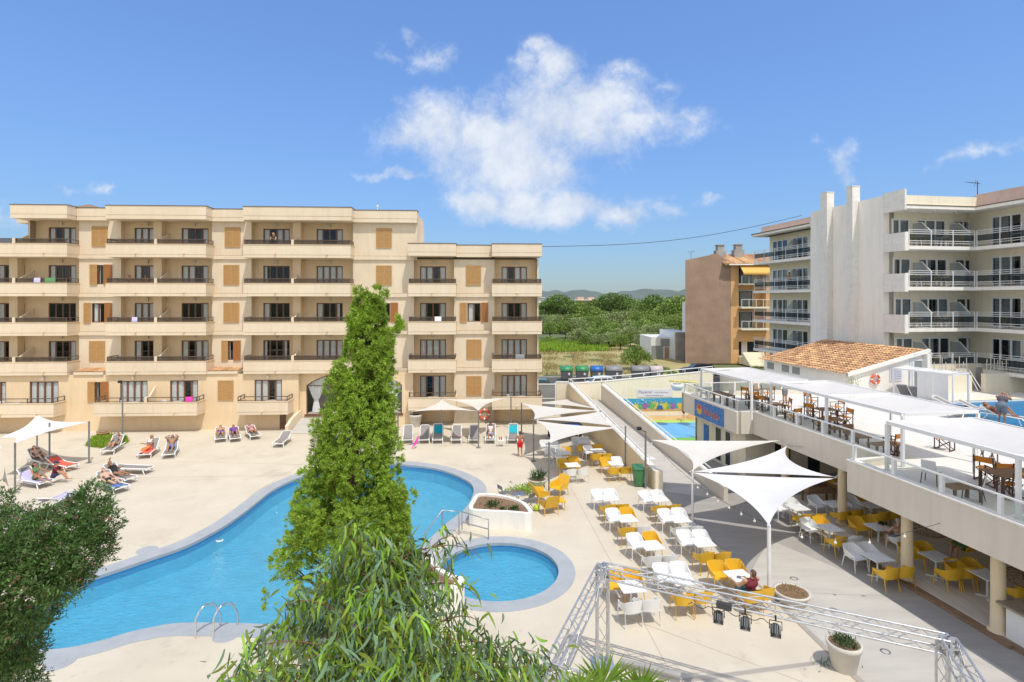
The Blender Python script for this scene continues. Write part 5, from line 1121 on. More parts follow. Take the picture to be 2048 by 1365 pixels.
# each tuft is a curl of small scale-leaf blades fanning up and out
q = 24; Ct = np.repeat(C,q,0)+RNG.normal(scale=.022,size=(m*q,3)); base = unit(d+out*.5+np.array([0,0,.55])); Dt = unit(np.repeat(base,q,0)+RNG.normal(scale=.75,size=(m*q,3)))
Nm = unit(np.repeat(d*np.array([1,1,.8])+out*.25+np.array([0,-.1,.25]),q,0)+RNG.normal(scale=.42,size=(m*q,3))); Sd = unit(np.cross(Dt,Nm))
V, Fc = leaf_quads(Ct, Dt, Sd, RNG.uniform(.05,.12,m*q), RNG.uniform(.016,.028,m*q))
np_obj('crown', V, Fc, M['cypress'], jun)
# --- young eucalyptus close to the balcony
EY = 5.2; pe = F/EY
def E(px, py, Y=EY): return np.array([(px-1024)/F*Y, Y, H-(py-HY)*Y/F])
euc = thing('eucalyptus_tree', 'drooping grey green eucalyptus crown in the bottom foreground', 'tree', (E(760,1365)[0], EY+.2, 0))
tw = MB(); LC, LD, LL = [], [], []
top = E(800,1180); root = np.array([E(760,1365)[0], EY+.2, 0.0])
limb(tw, [tuple(root), tuple(root+np.array([.05,0,3])), tuple(E(770,1340)), tuple(E(785,1230)), tuple(E(770,1130))], .085, .018, 8)
targets = [(700,1055,-.1),(745,1062,.3),(672,1110,.1),(640,1150,.4),(590,1180,0),(560,1235,.5),(520,1270,-.2),(490,1320,.1),(470,1345,.4),(610,1290,-.6),(680,1230,-.7),(720,1160,-.5),(780,1100,-.1),(820,1075,.3),(850,1095,.2),(905,1045,.35),(935,1075,.35),(890,1110,-.1),(925,1150,.0),(950,1215,.2),(900,1250,-.5),(985,1265,.0),(1010,1300,.3),(1050,1275,.25),(1075,1310,.1),(1085,1345,.35),(940,1320,-.4),(840,1210,-.8),(780,1260,-1.),(850,1320,-.9),(700,1330,-.9),(600,1345,-.5),(540,1350,-.4),(1020,1345,-.1),(760,1180,-.6),(830,1150,-.3),(660,1290,-.3),(740,1230,.6),(870,1200,.5),(630,1220,.6),(960,1340,.4),(540,1310,.6),(800,1330,-.4),(720,1280,-.4),(900,1345,-.2)]
for (px,py,dy) in targets:
    e = E(px,py,EY+dy*.9); hub = E(770+random.uniform(-40,40), max(py+60,1150)+random.uniform(0,60), EY+dy*.2); mid = (hub+e)/2+np.array([0,0,.16]); tip = e+np.array([(e[0]-hub[0])*.16,0,-.22])
    pts = [tuple(hub*(1-t)**3+3*mid*t*(1-t)**2+3*e*t*t*(1-t)+tip*t**3) for t in np.linspace(0,1,8)]; limb(tw, pts, .011, .002, 5)
    for _ in range(30 if (px > 860 and py < 1230) else 115):
        t = random.uniform(.12,1); i = min(6,int(t*7)); f = t*7-i; p = np.array(pts[i])*(1-f)+np.array(pts[i+1])*f; LC.append(p+RNG.normal(scale=.05+.05*random.random(),size=3)); LD.append(RNG.normal(size=3)*np.array([.6,.6,.4])+np.array([0,0,-1.1])+(e-hub)*.2)
for _ in range(2300):     # inner mass
    px, py = random.gauss(775,115), random.uniform(1120,1420); 
    if px < 470+max(0,(1330-py))*1.05 or px > 1065-max(0,(1330-py))*1.05: continue
    LC.append(E(px,py,EY+.25+abs(random.gauss(0,.6)))); LD.append(RNG.normal(size=3)*np.array([.62,.62,.4])+np.array([0,0,-.95]))
for _ in range(900): px, py = random.uniform(480,1080), random.uniform(1300,1500); LC.append(E(px,py,EY+random.gauss(0,.5))); LD.append(RNG.normal(size=3)*np.array([.62,.62,.4])+np.array([0,0,-.95]))
tw.build('trunk', M['twig'], euc)
def long_leaves(C, D, L, Wd, curl=.35, seg=4):
    C = np.array(C); D = unit(np.array(D)); S = rnd_side(D); Nn = np.cross(D,S); n = len(C); rows = []
    for i in range(seg+1):
        t = i/seg; w = math.sin(math.pi*min(1,.12+t*.88)**.8)*.5; p = C+D*(L*t)[:,None]+Nn*(curl*L*t*t)[:,None]+S*(.10*L*math.sin(3*t))[:,None]; rows += [p+S*(Wd*w)[:,None], p-S*(Wd*w)[:,None]]
    V = np.stack(rows,1).reshape(-1,3); k = 2*(seg+1); base = np.arange(n)[:,None]*k; Fq = np.concatenate([base+np.array([[2*i,2*i+1,2*i+3,2*i+2]]) for i in range(seg)],1).reshape(-1,4)
    return V, Fq
LC, LD = np.array(LC), np.array(LD); n = len(LC); g = RNG.random(n) < .42
for sel,m_ in ((~g,'euca'),(g,'euca_grey')):
    V,Fq = long_leaves(LC[sel],LD[sel],RNG.uniform(.11,.23,sel.sum()),RNG.uniform(.019,.034,sel.sum()),.2); np_obj('crown', V, Fq, M[m_], euc)
# --- dark flowering shrub at the left edge
OYY = 10.0
def O(px,py,Y=OYY): return np.array([(px-1024)/F*Y, Y, H-(py-HY)*Y/F])
ole = thing('flowering_tree', 'dark green flowering tree with reddish tips at the left edge', 'tree', (-10.2,OYY,0))
lobes = [(185,1000,34,.1),(200,1045,36,0),(160,1040,46,.2),(150,1090,60,-.2),(95,1085,60,.1),(60,1115,80,-.3),(20,1060,46,.2),(110,1140,56,-.4),(40,1190,74,-.3),(15,1260,60,0),(30,1300,48,-.1),(-20,1150,90,.2),(-30,1280,90,.2),(20,1350,44,.1),(205,1085,22,0),(-40,1030,60,.3),(-20,1400,90,.2)]
b = MB(); limb(b, [(-10.2,OYY,0),(-10.1,OYY,1.5),(-9.9,OYY,3)], .16, .1, 8); C_, D_, TP, TD, BL = [], [], [], [], []
for px,py,r,dy in lobes:
    c = O(px,py,OYY+dy*2); R_ = r/F*OYY; limb(b, [(-9.9,OYY,2.6), tuple((np.array([-9.9,OYY,2.8])+c)/2+np.array([0,0,.2])), tuple(c)], .06, .015, 6)
    m = int(3800*(R_/.55)**2); d = unit(RNG.normal(size=(m,3))); k = d[:,1] < .55; d = d[k]; lump = 1+.22*np.sin(d[:,0]*9+px)*np.sin(d[:,2]*8+py)+.12*np.sin(d[:,1]*17)
    p = c+d*(R_*lump*RNG.uniform(.72,1.04,len(d)))[:,None]; C_.append(p); D_.append(unit(d+np.array([0,0,.3])+RNG.normal(scale=.5,size=p.shape)))
    e = d[(RNG.random(len(d)) < .012)]; TP.append(c+e*R_*1.03); TD.append(unit(e+np.array([0,0,.5]))); f = d[(RNG.random(len(d)) < .005)]; BL.append(c+f*R_*1.06)
b.build('trunk', M['bark'], ole)
C_, D_ = np.concatenate(C_), np.concatenate(D_); q = 2; Ct = np.repeat(C_,q,0); Dt = unit(np.repeat(D_,q,0)+RNG.normal(scale=.5,size=(len(Ct),3))); V,Fq = leaf_quads(Ct,Dt,rnd_side(Dt),RNG.uniform(.05,.10,len(Ct)),RNG.uniform(.014,.026,len(Ct))); np_obj('crown', V, Fq, M['oleander'], ole)
TP, TD = np.concatenate(TP), np.concatenate(TD); Ct = np.repeat(TP,5,0); Dt = unit(np.repeat(TD,5,0)+RNG.normal(scale=.3,size=(len(Ct),3))); V,Fq = leaf_quads(Ct,Dt,rnd_side(Dt),RNG.uniform(.05,.10,len(Ct)),RNG.uniform(.012,.02,len(Ct))); np_obj('red_tips', V, Fq, M['redtip'], ole)
BL = np.concatenate(BL); Ct = np.repeat(BL,7,0)+RNG.normal(scale=.022,size=(len(BL)*7,3)); Dt = unit(RNG.normal(size=(len(Ct),3))+np.array([0,-.4,.4])); V,Fq = leaf_quads(Ct,Dt,rnd_side(Dt),RNG.uniform(.025,.045,len(Ct)),RNG.uniform(.02,.035,len(Ct))); np_obj('blossoms', V, Fq, M['blossom'], ole)
# --- fan palm at the bottom
PY = 7.6; pal = thing('fan_palm', 'small fan palm with spiky green leaves at the bottom edge', 'palm', ((1215-1024)/F*PY, PY, 0))
b = MB(); hub = Vector(((1215-1024)/F*PY, PY, 3.95)); limb(b, [(hub.x,PY,0),(hub.x+.03,PY,2),tuple(hub)], .11, .09, 9); b.build('trunk', M['bark'], pal)
st_b = MB()
for px,py,tilt,R_,az in ((1205,1372,.15,.62,-.05),(1282,1380,.3,.52,.2),(1160,1385,.35,.5,-.35),(1245,1400,.5,.5,.1),(1120,1400,.6,.45,-.6),(1330,1410,.6,.45,.5)):
    c = Vector(O(px,py,PY+random.uniform(-.3,.3))); limb(st_b, [tuple(hub), tuple((hub+c)/2+Vector((0,0,.05))), tuple(c)], .014, .009, 5)
    up = Vector((math.sin(az)*.8, -tilt, 1)).normalized(); side = up.cross(Vector((0,-1,.2))).normalized(); C,D,S = [],[],[]
    for k in range(34):
        a = (k/33-.5)*3.5; d = (up*math.cos(a)+side*math.sin(a)).normalized(); d = (d+Vector((random.gauss(0,.05),random.gauss(0,.07),random.gauss(0,.05)))).normalized(); C.append(c); D.append(d); S.append(d.cross(up.cross(side)).normalized())
    L = RNG.uniform(.8,1.05,34)*R_; V,Fq = leaf_quads(np.array(C),np.array(D),np.array(S),L,np.full(34,.045),.42); np_obj('fan_leaf', V, Fq, M['palm'], pal)
st_b.build('leaf_stalks', M['palm'], pal)
# --- trees and scrub beyond the field
def tree_mesh(name, m_, lobes, leaf, n, seed, squash=1.0):
    r_ = np.random.default_rng(seed); o = thing(name, None, 'tree'); b = MB(); b.tube([(0,0,0),(.05,0,.8),(.1,.05,1.6)], [.16,.12,.08], 7)
    for (x,y,z,r) in lobes: b.tube([(.05,0,1.0),(x*.5,y*.5,z*.7),(x,y,z)], [.07,.05,.02], 5)
    b.build('trunk', M['bark'], o); C,D = [],[]
    for (x,y,z,r) in lobes:
        k = int(n*r*r); d = unit(r_.normal(size=(k,3))); k_ = d[:,2] > -.55; d = d[k_]; lump = 1+.2*np.sin(d[:,0]*7+x*5)*np.sin(d[:,2]*6+z*3)+.1*np.sin(d[:,1]*13+y)
        C.append(np.array([x,y,z])+d*np.array([1,1,squash])*(r*lump*r_.uniform(.7,1.05,len(d)))[:,None]); D.append(unit(d+np.array([0,0,.25])+r_.normal(scale=.6,size=d.shape)))
    C,D = np.concatenate(C),np.concatenate(D); V,Fq = leaf_quads(C,D,rnd_side(D),r_.uniform(.7,1.3,len(C))*leaf,r_.uniform(.4,.75,len(C))*leaf); np_obj('crown', V, Fq, M[m_], o); return o
KINDS = [('round_tree','tree_far',[(0,0,2.6,1.5),(1.1,.3,2.2,1.15),(-1.1,-.2,2.1,1.2),(.2,-1,1.9,1.1),(-.3,.9,2.3,1.2),(.6,-.6,3.4,.85),(-.7,.2,3.3,.8)],.26,420,1,.9),
         ('olive_tree','tree_olive',[(0,0,2.1,1.3),(1.0,-.3,1.8,1.0),(-1.0,0,1.9,1.05),(0,-.9,1.6,.95),(.4,.5,2.7,.8),(-.5,-.3,2.8,.7),(1.6,.2,1.4,.7)],.22,460,2,.85),
         ('pine_tree','tree_dark',[(0,0,3.9,1.4),(1.2,.1,3.5,1.0),(-1.2,-.1,3.6,1.05),(.4,-.8,3.3,1.0),(-.3,.2,4.6,.8),(1.9,0,3.2,.65),(-1.8,.2,3.1,.7),(.1,-.2,2.5,.9)],.24,430,3,.7),
         ('scrub_bush','tree_far',[(0,0,.8,.9),(.8,.1,.7,.75),(-.8,-.1,.65,.8),(.2,-.5,.55,.7),(-.2,.2,1.2,.6)],.17,800,4,.9)]
LBL = {'round_tree':'rounded mid green tree in the wood beyond the dry field','olive_tree':'grey green olive like tree in the wood beyond the dry field','pine_tree':'dark umbrella shaped pine rising from the wood beyond the field','scrub_bush':'low green scrub bush at the near edge of the wood'}
STK = {k[0]: Stock(tree_mesh(k[0],*k[1:])) for k in KINDS}; HT = dict(round_tree=4.2,olive_tree=3.4,pine_tree=5.3,scrub_bush=1.75)
rt = random.Random(21)
def put_tree(kind, px, ytop, Y, wide=1.0, label=None):
    h = H-(ytop-HY)*Y/F-.85; s = h/HT[kind]; STK[kind].put(((px-1024)/F*Y, Y, .8), rt.uniform(0,6.28), label or LBL[kind], LBL[kind].split(' in the')[0]+'s' if False else ('trees of the far wood' if kind != 'scrub_bush' else 'bushes at the edge of the wood'), (s*wide, s*wide, s))
for Y,x0,x1,dx,yt,ks in ((101,1168,1300,23,668,('olive_tree','round_tree')),(112,1150,1372,27,652,('olive_tree','round_tree','olive_tree')),(126,1092,1372,27,640,('round_tree','olive_tree')),(145,1082,1385,26,628,('olive_tree','round_tree')),(168,1080,1385,25,617,('round_tree','olive_tree','pine_tree')),(200,1080,1385,24,607,('round_tree','pine_tree','olive_tree')),(240,1078,1385,26,600,('round_tree','pine_tree'))):
    x = x0+rt.uniform(0,8)
    while x < x1: put_tree(rt.choice(ks), x, yt+rt.uniform(-5,5), Y+rt.uniform(-4,4), rt.uniform(1.05,1.45)); x += dx*rt.uniform(.8,1.2)
put_tree('pine_tree',1116,588,168,1.5,'tall dark pine close beside the right end of the sand hotel'); put_tree('pine_tree',1098,596,175,1.2,'smaller pine touching the tall dark pine by the sand hotel')
put_tree('pine_tree',1218,585,190,1.5,'tall dark pine in the middle of the far wood'); put_tree('pine_tree',1245,588,200,1.4,'broad pine right of the tallest middle pine'); put_tree('pine_tree',1313,589,185,1.5,'dark pine near the brown gable wall'); put_tree('round_tree',1352,592,160,1.3,'tall round tree against the brown gable wall')
for px,yt,Y in ((1095,672,108),(1110,675,110),(1128,678,106),(1150,690,100),(1170,697,97),(1192,700,95),(1215,704,93),(1240,700,93),(1258,698,93),(1280,690,94),(1226,668,104)): put_tree('scrub_bush',px,yt,Y,rt.uniform(1.2,1.9))
for px,yt,Y,l in ((1311,728,70,'leafy bush in front of the white block'),(1322,733,66,'low bush beside the pinkish container'),(1400,737,64,'low hedge bush behind the dark parked car'),(1425,736,64,'low hedge bush under the brown gable wall'),(1448,736,64,'low hedge bush below the orange entrance'),(1512,732,66,'bright bush beside the orange house stairs'),(1345,740,63,'low bush between the containers and the dark car')): put_tree('scrub_bush',px,yt,Y,1.3,l)
put_tree('round_tree',1272,690,68,1.15,'bright young tree behind the grey street containers')
b = MB()
for px,yt,Y in ((1243,634,150),(1338,610,160)):
    p = (px-1024)/F*Y; z = H-(yt-HY)*Y/F; b = MB(); b.tube([(p,Y,.8),(p,Y,z),(p-.8,Y,z+.25)],.07,6); b.ball((p-.9,Y,z+.22),.18); tag(b.build('street_lamp', M['alu']), {1243:'grey street lamp standing among the trees of the wood',1338:'grey street lamp among trees near the brown gable'}[px], 'street lamp')
def grass(name, n, fn, L, m_, label):
    C = fn(n); n = len(C); D = unit(RNG.normal(scale=.35,size=(n,3))+np.array([0,0,1])); V,Fq = leaf_quads(C,D,rnd_side(D),RNG.uniform(.5,1.2,n)*L,RNG.uniform(.12,.25,n)*L,.35); tag(np_obj(name,V,Fq,M[m_]), label, 'grass', kind='stuff')
def fld(n):
    Y = RNG.uniform(92,112,n); px = RNG.uniform(1078,1215,n); return np.stack([(px-1024)/F*Y,Y,np.full(n,.95)],1)
grass('bright_grass', 9000, fld, .9, 'grass', 'bright green long grass at the foot of the wood')
def fld2(n): Y = RNG.uniform(63.5,98,n); px = RNG.uniform(1075,1300,n); k = np.sin(Y*.7+px*.03)+np.sin(px*.11)+RNG.normal(size=n)*.8 > .2; return np.stack([(px-1024)/F*Y,Y,np.full(n,.95)],1)[k]
grass('dry_grass', 14000, fld2, .42, 'dry_grass', 'dry yellow grass of the open field')
gp = [gz(172,893),gz(185,878),gz(215,873),gz(250,876),gz(256,885),gz(240,893),gz(200,897)]; gc = sum(gp,Vector())/len(gp)
def patch(n):
    a = RNG.integers(0,len(gp),n); t = np.sqrt(RNG.random(n))*1.02; u = RNG.random(n); A = np.array([tuple(p) for p in gp]); Bp = np.roll(A,-1,0); e = A[a]*(1-u)[:,None]+Bp[a]*u[:,None]; return np.array(gc)+(e-np.array(gc))*t[:,None]+np.array([0,0,.0])
grass('grass_patch', 5200, patch, .30, 'grass', 'bright green grass patch round the lamp post on the deck')
# ================================================================ furniture and loose things
PI = math.pi
def armchair(mk, nm='armchair'):
    o = thing(nm, None, 'chair'); b = MB(); th = .022
    path = [(-.275,.25),(-.285,.02),(-.275,-.17),(-.22,-.265),(0,-.285),(.22,-.265),(.275,-.17),(.285,.02),(.275,.25)]; top = [.60,.645,.72,.80,.81,.80,.72,.645,.60]; lo = [.52,.47,.43,.42,.42,.42,.43,.47,.52]
    vo, vi = [], []
    for (x,y),t,l in zip(path,top,lo):
        d = Vector((x,y*1.0)).normalized(); lean = .06*(t-.42)/.4*(1 if y < -.1 else .3)
        vo += [(x,y,l),(x+d.x*lean,y+d.y*lean,t)]; vi += [(x-d.x*th,y-d.y*th,l),(x+d.x*(lean-th),y+d.y*(lean-th),t)]
    n = len(path); b.add(vo,[(2*i,2*i+2,2*i+3,2*i+1) for i in range(n-1)],True); b.add(vi,[(2*i+1,2*i+3,2*i+2,2*i) for i in range(n-1)],True)
    b.add([p for q in zip(vo[1::2],vi[1::2]) for p in q],[(2*i,2*i+2,2*i+3,2*i+1) for i in range(n-1)],True); b.add([p for q in zip(vo[0::2],vi[0::2]) for p in q],[(2*i,2*i+1,2*i+3,2*i+2) for i in range(n-1)])
    for e in (0,-1): k = 0 if e==0 else n-1; b.quad(vo[2*k],vo[2*k+1],vi[2*k+1],vi[2*k])
    b.build('backrest', M[mk], o)
    s = MB(); out = [(-.26,.27),(-.265,0),(-.2,-.25),(.2,-.25),(.265,0),(.26,.27)]; s.prism(out,.425,.45); s.build('seat', M[mk], o)
    for sx in (-1,1):
        for fy,ty in ((.24,.29),(-.22,-.30)):
            l = MB(); l.tube([(sx*.255,fy,.60 if fy>0 else .44),(sx*.262,fy+.01,.43),(sx*.285,ty,0)],[.020,.019,.013],7); l.build('leg', M[mk], o)
    return o
CH = {'W': Stock(armchair('white_plastic','white_armchair')), 'Y': Stock(armchair('yellow','yellow_armchair'))}
CNAME = {'W':'white','Y':'yellow'}
def square_table(w=.74):
    o = thing('square_table', None, 'table'); b = MB(); b.box((-w/2,-w/2,.715),(w/2,w/2,.74)); b.build('tabletop', M['white_plastic'], o)
    x = MB(); [x.bar((s*(-w/2+.03),-w/2+.03,.742),(s*(w/2-.03),w/2-.03,.742+.0004*s),.05,.004) for s in (-1,1)]; x.build('cross_ribs', M['white'], o)
    c = MB(); c.tube([(0,0,.05),(0,0,.715)],.032,10); c.build('column', M['white_plastic'], o)
    f = MB(); [f.bar((0,0,.035),(.30*math.cos(a),.30*math.sin(a),.02),.05,.035) for a in (PI/4,3*PI/4,5*PI/4,7*PI/4)]; f.build('foot', M['white_plastic'], o); return o
TB = Stock(square_table())
def place(st, p, rz, lab, grp, z=None): return st.put((p.x,p.y,p.z if z is None else z), rz, lab, grp)
TG = GA
SEATS = [('far left',-.31,.68,PI),('far right',.31,.68,PI),('near left',-.31,-.68,0),('near right',.31,-.68,0)]
def dining(px, py, cols, desc, where, z=0.0, jig=.0, spread=None):
    p = gz(px,py,z+.73); p.z = z; r_ = random.Random(int(px*7+py)); rz = TG+r_.uniform(-.04,.04)
    TB.put(tuple(p), rz, f'white square cafe table {desc}', where[0])
    for (nm,dx,dy,a),c in zip(SEATS,cols):
        if c in '-.': continue
        dx += r_.uniform(-.03,.03); dy += r_.uniform(-.06,.05)*(1 if dy<0 else -1); q = Vector((dx*math.cos(rz)-dy*math.sin(rz), dx*math.sin(rz)+dy*math.cos(rz),0)); loc = p+q
        CH[c].put((loc.x,loc.y,z), rz+a+r_.uniform(-.12,.12), f'{CNAME[c]} armchair, {nm} seat at the table {desc}', where[1])
OUT = ('white tables on the sunny deck','armchairs round the sunny deck tables'); SH_ = ('white tables under the sail','armchairs under the sail'); CAF = ('white tables of the shaded cafe','armchairs of the shaded cafe')
for a in ((1218.6,996,'WWYY','farthest in the left sunny row',OUT),(1253,1037,'WYYW','second in the left sunny row',OUT),(1303,1091,'WYWW','third in the left sunny row',OUT),(1364,1159,'WWYY','fourth in the left sunny row',OUT),(1262,1173,'YYWW','alone behind the truss corner',OUT),
          (1317,998,'WWYY','farthest in the right sunny row',OUT),(1359,1038,'WWWW','second in the right sunny row',OUT),(1405,1085,'WWYY','third in the right sunny row',OUT),(1478,1152,'YY-Y','beside the tattooed man',OUT),
          (1128,906,'WYWY','nearest the boy in red shorts',SH_),(1145,930,'YYWW','in front of the grey planter pots',SH_),(1195,901,'WYYY','by the ramp wall under the sail',SH_),(1231,927,'YWYY','nearest the green wheelie bin',SH_),(1168,884,'WWYY','deep under the middle sail',SH_),(1104,890,'WWWW','next to the billiard table',SH_)): dining(*a)
for a in ((1595,1015,'WWYY','half hidden by the big white sail',CAF),(1659,1056,'WYYW','in the sun beside the first column',CAF),(1668,1008,'W-YY','behind the first column',CAF),(1757,1054,'YY--','beside the old man reading',CAF),(1755,1114,'WWYY','in front of the second column',CAF)): dining(*a)
for a in ((1872,1113,'YYYY','inside right of the second column',CAF),(1690,970,'YYWW','at the back near the football table',CAF),(1742,1010,'WYYY','at the back behind the old man',CAF),(1975,1150,'YY-Y','behind the bar column',CAF)): dining(*a, z=.12)
# grey bistro set, yellow lounge chairs
gt = thing('bistro_table', 'round grey metal bistro table beside the yellow lounge chairs', 'table', (0,0,0)); b = MB(); b.lathe((0,0,0),[(0,.735),(.40,.735),(.41,.72),(.40,.705),(0,.705)],28); b.build('tabletop', M['sling'] if False else M['metal'], gt); b = MB()
for k in range(3): a = k*2.094; b.tube([(.08*math.cos(a),.08*math.sin(a),.7),(.05*math.cos(a+1),.05*math.sin(a+1),.38),(.34*math.cos(a+1.4),.34*math.sin(a+1.4),0)],.013,6)
b.build('legs', M['pole'], gt); p = gz(1035,986,.73); gt.location = (p.x,p.y,0)
def bistro():
    o = thing('bistro_chair', None, 'chair'); b = MB(); b.box((-.20,-.2,.43),(.20,.22,.455)); b.build('seat', M['pole'], o); b = MB(); b.add([(-.2,-.2,.62),(.2,-.2,.62),(.19,-.27,.84),(-.19,-.27,.84),(-.2,-.185,.62),(.2,-.185,.62),(.19,-.255,.84),(-.19,-.255,.84)],[(0,1,2,3),(4,7,6,5),(3,2,6,7),(0,4,5,1),(1,5,6,2),(0,3,7,4)]); b.build('backrest', M['pole'], o)
    for sx in (-1,1): l = MB(); l.tube([(sx*.2,-.26,.83),(sx*.2,-.19,.44),(sx*.2,.24,0)],.013,6); l.build('leg', M['pole'], o); l = MB(); l.tube([(sx*.185,.2,.44),(sx*.185,-.26,0)],.013,6); l.build('leg', M['pole'], o)
    return o
BC = Stock(bistro()); p = gz(1008,1004); BC.put((p.x,p.y,0),-1.0,'grey bistro chair on the left of the round metal table','bistro chairs'); p = gz(1056,1021); BC.put((p.x,p.y,0),.8,'grey bistro chair in front of the round metal table','bistro chairs')
def lounge():
    o = thing('lounge_chair', None, 'chair'); b = MB(); b.add([(-.33,.3,.40),(.33,.3,.40),(.31,-.28,.34),(-.31,-.28,.34),(-.33,.3,.375),(.33,.3,.375),(.31,-.28,.315),(-.31,-.28,.315)],[(0,1,2,3),(4,7,6,5),(0,4,5,1),(0,3,7,4),(1,5,6,2),(3,2,6,7)]); b.build('seat', M['yellow'], o)
    b = MB(); b.add([(-.31,-.28,.34),(.31,-.28,.34),(.33,-.5,.86),(.20,-.53,.93),(-.20,-.53,.93),(-.33,-.5,.86)]+[(-.31,-.305,.34),(.31,-.305,.34),(.33,-.525,.86),(.20,-.555,.93),(-.20,-.555,.93),(-.33,-.525,.86)],[(0,1,2,3,4,5),(11,10,9,8,7,6)]+[(i,6+i,6+(i+1)%6,(i+1)%6) for i in range(6)]); b.build('backrest', M['yellow'], o)
    for sx in (-1,1):
        b = MB(); b.add([(sx*.33,.3,.36),(sx*.33,-.28,.34),(sx*.35,-.45,.7),(sx*.36,.28,.58),(sx*.31,.3,.36),(sx*.31,-.28,.34),(sx*.33,-.45,.7),(sx*.34,.28,.58)],[(0,1,2,3),(4,7,6,5),(3,2,6,7),(0,3,7,4),(0,4,5,1)]); b.build('armrest', M['yellow'], o)
        for y,t in ((.28,.32),(-.3,-.36)): l = MB(); l.tube([(sx*.32,y,.37),(sx*.34,t,0)],[.022,.015],7); l.build('leg', M['yellow'], o)
    return o
LC_ = Stock(lounge())
for px,py,rz,l in ((1083,1004,.8-PI/2-.4,'yellow lounge chair nearest the round metal table'),(1117,991,PI-.75,'yellow lounge chair turned away behind the sail pole'),(1097,1026,.35,'yellow lounge chair seen from behind in front of its group')): p = gz(px,py); LC_.put((p.x,p.y,0),rz,l,'yellow lounge chairs')
p = gz(1117,1018); o = thing('low_table', 'low yellow square table between the yellow lounge chairs', 'table', (p.x,p.y,0)); b = MB(); b.cbox((p.x,p.y,.40),(.6,.6,.04),GA); b.build('tabletop', M['yellow'], o)
for a in range(4): l = MB(); q = Vector((p.x,p.y,0))+Vector((.26*math.cos(a*PI/2+PI/4+GA),.26*math.sin(a*PI/2+PI/4+GA),0))*1.3; l.tube([q+Vector((0,0,.39)),q],[.02,.014],7); l.build('leg', M['yellow'], o)
p = gz(1073,1022); b = MB(); b.ball((p.x,p.y,.14),.14,16,10); tag(b.build('play_ball', M['ball']), 'lime green play ball beside the planter and bistro chair', 'ball')
# --- sun loungers
def lounger(nm, back, fab='sling'):
    o = thing(nm, None, 'sun lounger'); hy = -.20; L = .78; by, bz = hy-L*math.cos(back), .34+L*math.sin(back); f = MB()
    for sx in (-1,1): f.tube([(sx*.33,.97,.25),(sx*.33,.9,.33),(sx*.33,hy,.35),(sx*.33,-.9,.33)],.032,7)
    f.tube([(-.33,.95,.28),(.33,.95,.28)],.03,7); f.build('frame', M['white_plastic'], o)
    s = MB(); m = 8; vs = [(sx*.30, .92-(.92-hy)*j/m, .355-.03*math.sin(PI*j/m)) for j in range(m+1) for sx in (-1,-.33,.33,1)]; s.add(vs,[(4*j+i,4*j+i+1,4*j+5+i,4*j+4+i) for j in range(m) for i in range(3)],True); s.build('sling', M[fab], o)
    b = MB(); b.add([(-.29,hy,.352),(.29,hy,.352),(.28,by,bz),(-.28,by,bz)],[(0,1,2,3)]); b.build('back_sling', M[fab], o); r = MB(); r.tube([(-.31,hy,.35),(-.31,by,bz),(-.22,by-.03,bz+.03),(.22,by-.03,bz+.03),(.31,by,bz),(.31,hy,.35)],.028,7); r.build('back_frame', M['white_plastic'], o)
    for sx in (-1,1):
        l = MB(); l.tube([(sx*.33,.74,.32),(sx*.34,.80,.15),(sx*.34,.86,0)],.03,7); l.build('leg', M['white_plastic'], o); l = MB(); l.tube([(sx*.33,-.55,.33),(sx*.34,-.66,.16),(sx*.34,-.78,0)],.03,7); l.build('leg', M['white_plastic'], o)
    return o
LG = {k: Stock(lounger('sun_lounger', math.radians(a), f)) for k,a,f in (('flat',4,'sling'),('low',24,'sling'),('mid',42,'sling'),('high',58,'sling'))}
LPOS = {}
def put_lounger(key, kind, hx, hy, fx, fy, label, grp='sun loungers on the deck', z=0.0):
    a, f = gz(hx,hy,z), gz(fx,fy,z); d = (f-a); c = (a+f)/2; rz = math.atan2(d.y,d.x)-PI/2; LG[kind].put((c.x,c.y,z),rz,label,grp); LPOS[key] = (c,rz,kind,z)
row = 'sun loungers in the row under the sail'
for i,(x,k,l) in enumerate(((816,'mid','grey sun lounger at the left end of the row under the sail'),(849,'mid','grey sun lounger right of the magenta towel'),(876,'high','grey sun lounger with a teal towel over its back'),(913,'mid','grey sun lounger with a folded pink cloth'),(948,'mid','empty grey sun lounger left of the woman under the sail'),(981,'high','sun lounger carrying the woman in white under the sail'),(1026,'high','sun lounger with a turquoise towel behind the boy'))):
    dx = (965-x)*.0; put_lounger('R%d'%i,k,x+2,868.5,x-2,896,l,row)
put_lounger('T0','low',441,868,441,893,'lounger of the left sunbather in the trio near the hotel'); put_lounger('T1','low',464,867,474,893,'lounger of the middle sunbather in the trio near the hotel'); put_lounger('T2','low',495,867,516,884,'lounger of the right sunbather in the trio near the hotel'); put_lounger('S','low',580,878,549,901,'empty grey lounger standing alone left of the juniper')
put_lounger('P','mid',244,893,208,915,'lounger of the sunbather beside the grass patch'); put_lounger('O','mid',318,897,279,925,'lounger with the woman in orange and a coral towel'); put_lounger('U','high',352,896,331,927,'lounger of the man with arms behind his head')
put_lounger('E','flat',226,946,309,947,'long empty flat lounger behind the lying couple'); put_lounger('C1','mid',205,958,272,970,'lounger of the woman in black lying by the flowering tree'); put_lounger('C2','mid',190,972,258,990,'lounger of the lying man nearest the flowering tree')
put_lounger('L1','mid',52,922,110,938,'green backed lounger of the red haired man in the shade'); put_lounger('L2','low',92,934,155,944,'lounger spread with a coral red towel'); put_lounger('L3','mid',26,966,110,978,'lounger with a lilac towel under the left sail'); put_lounger('L4','low',88,1025,140,1000,'lounger partly hidden behind the flowering tree')
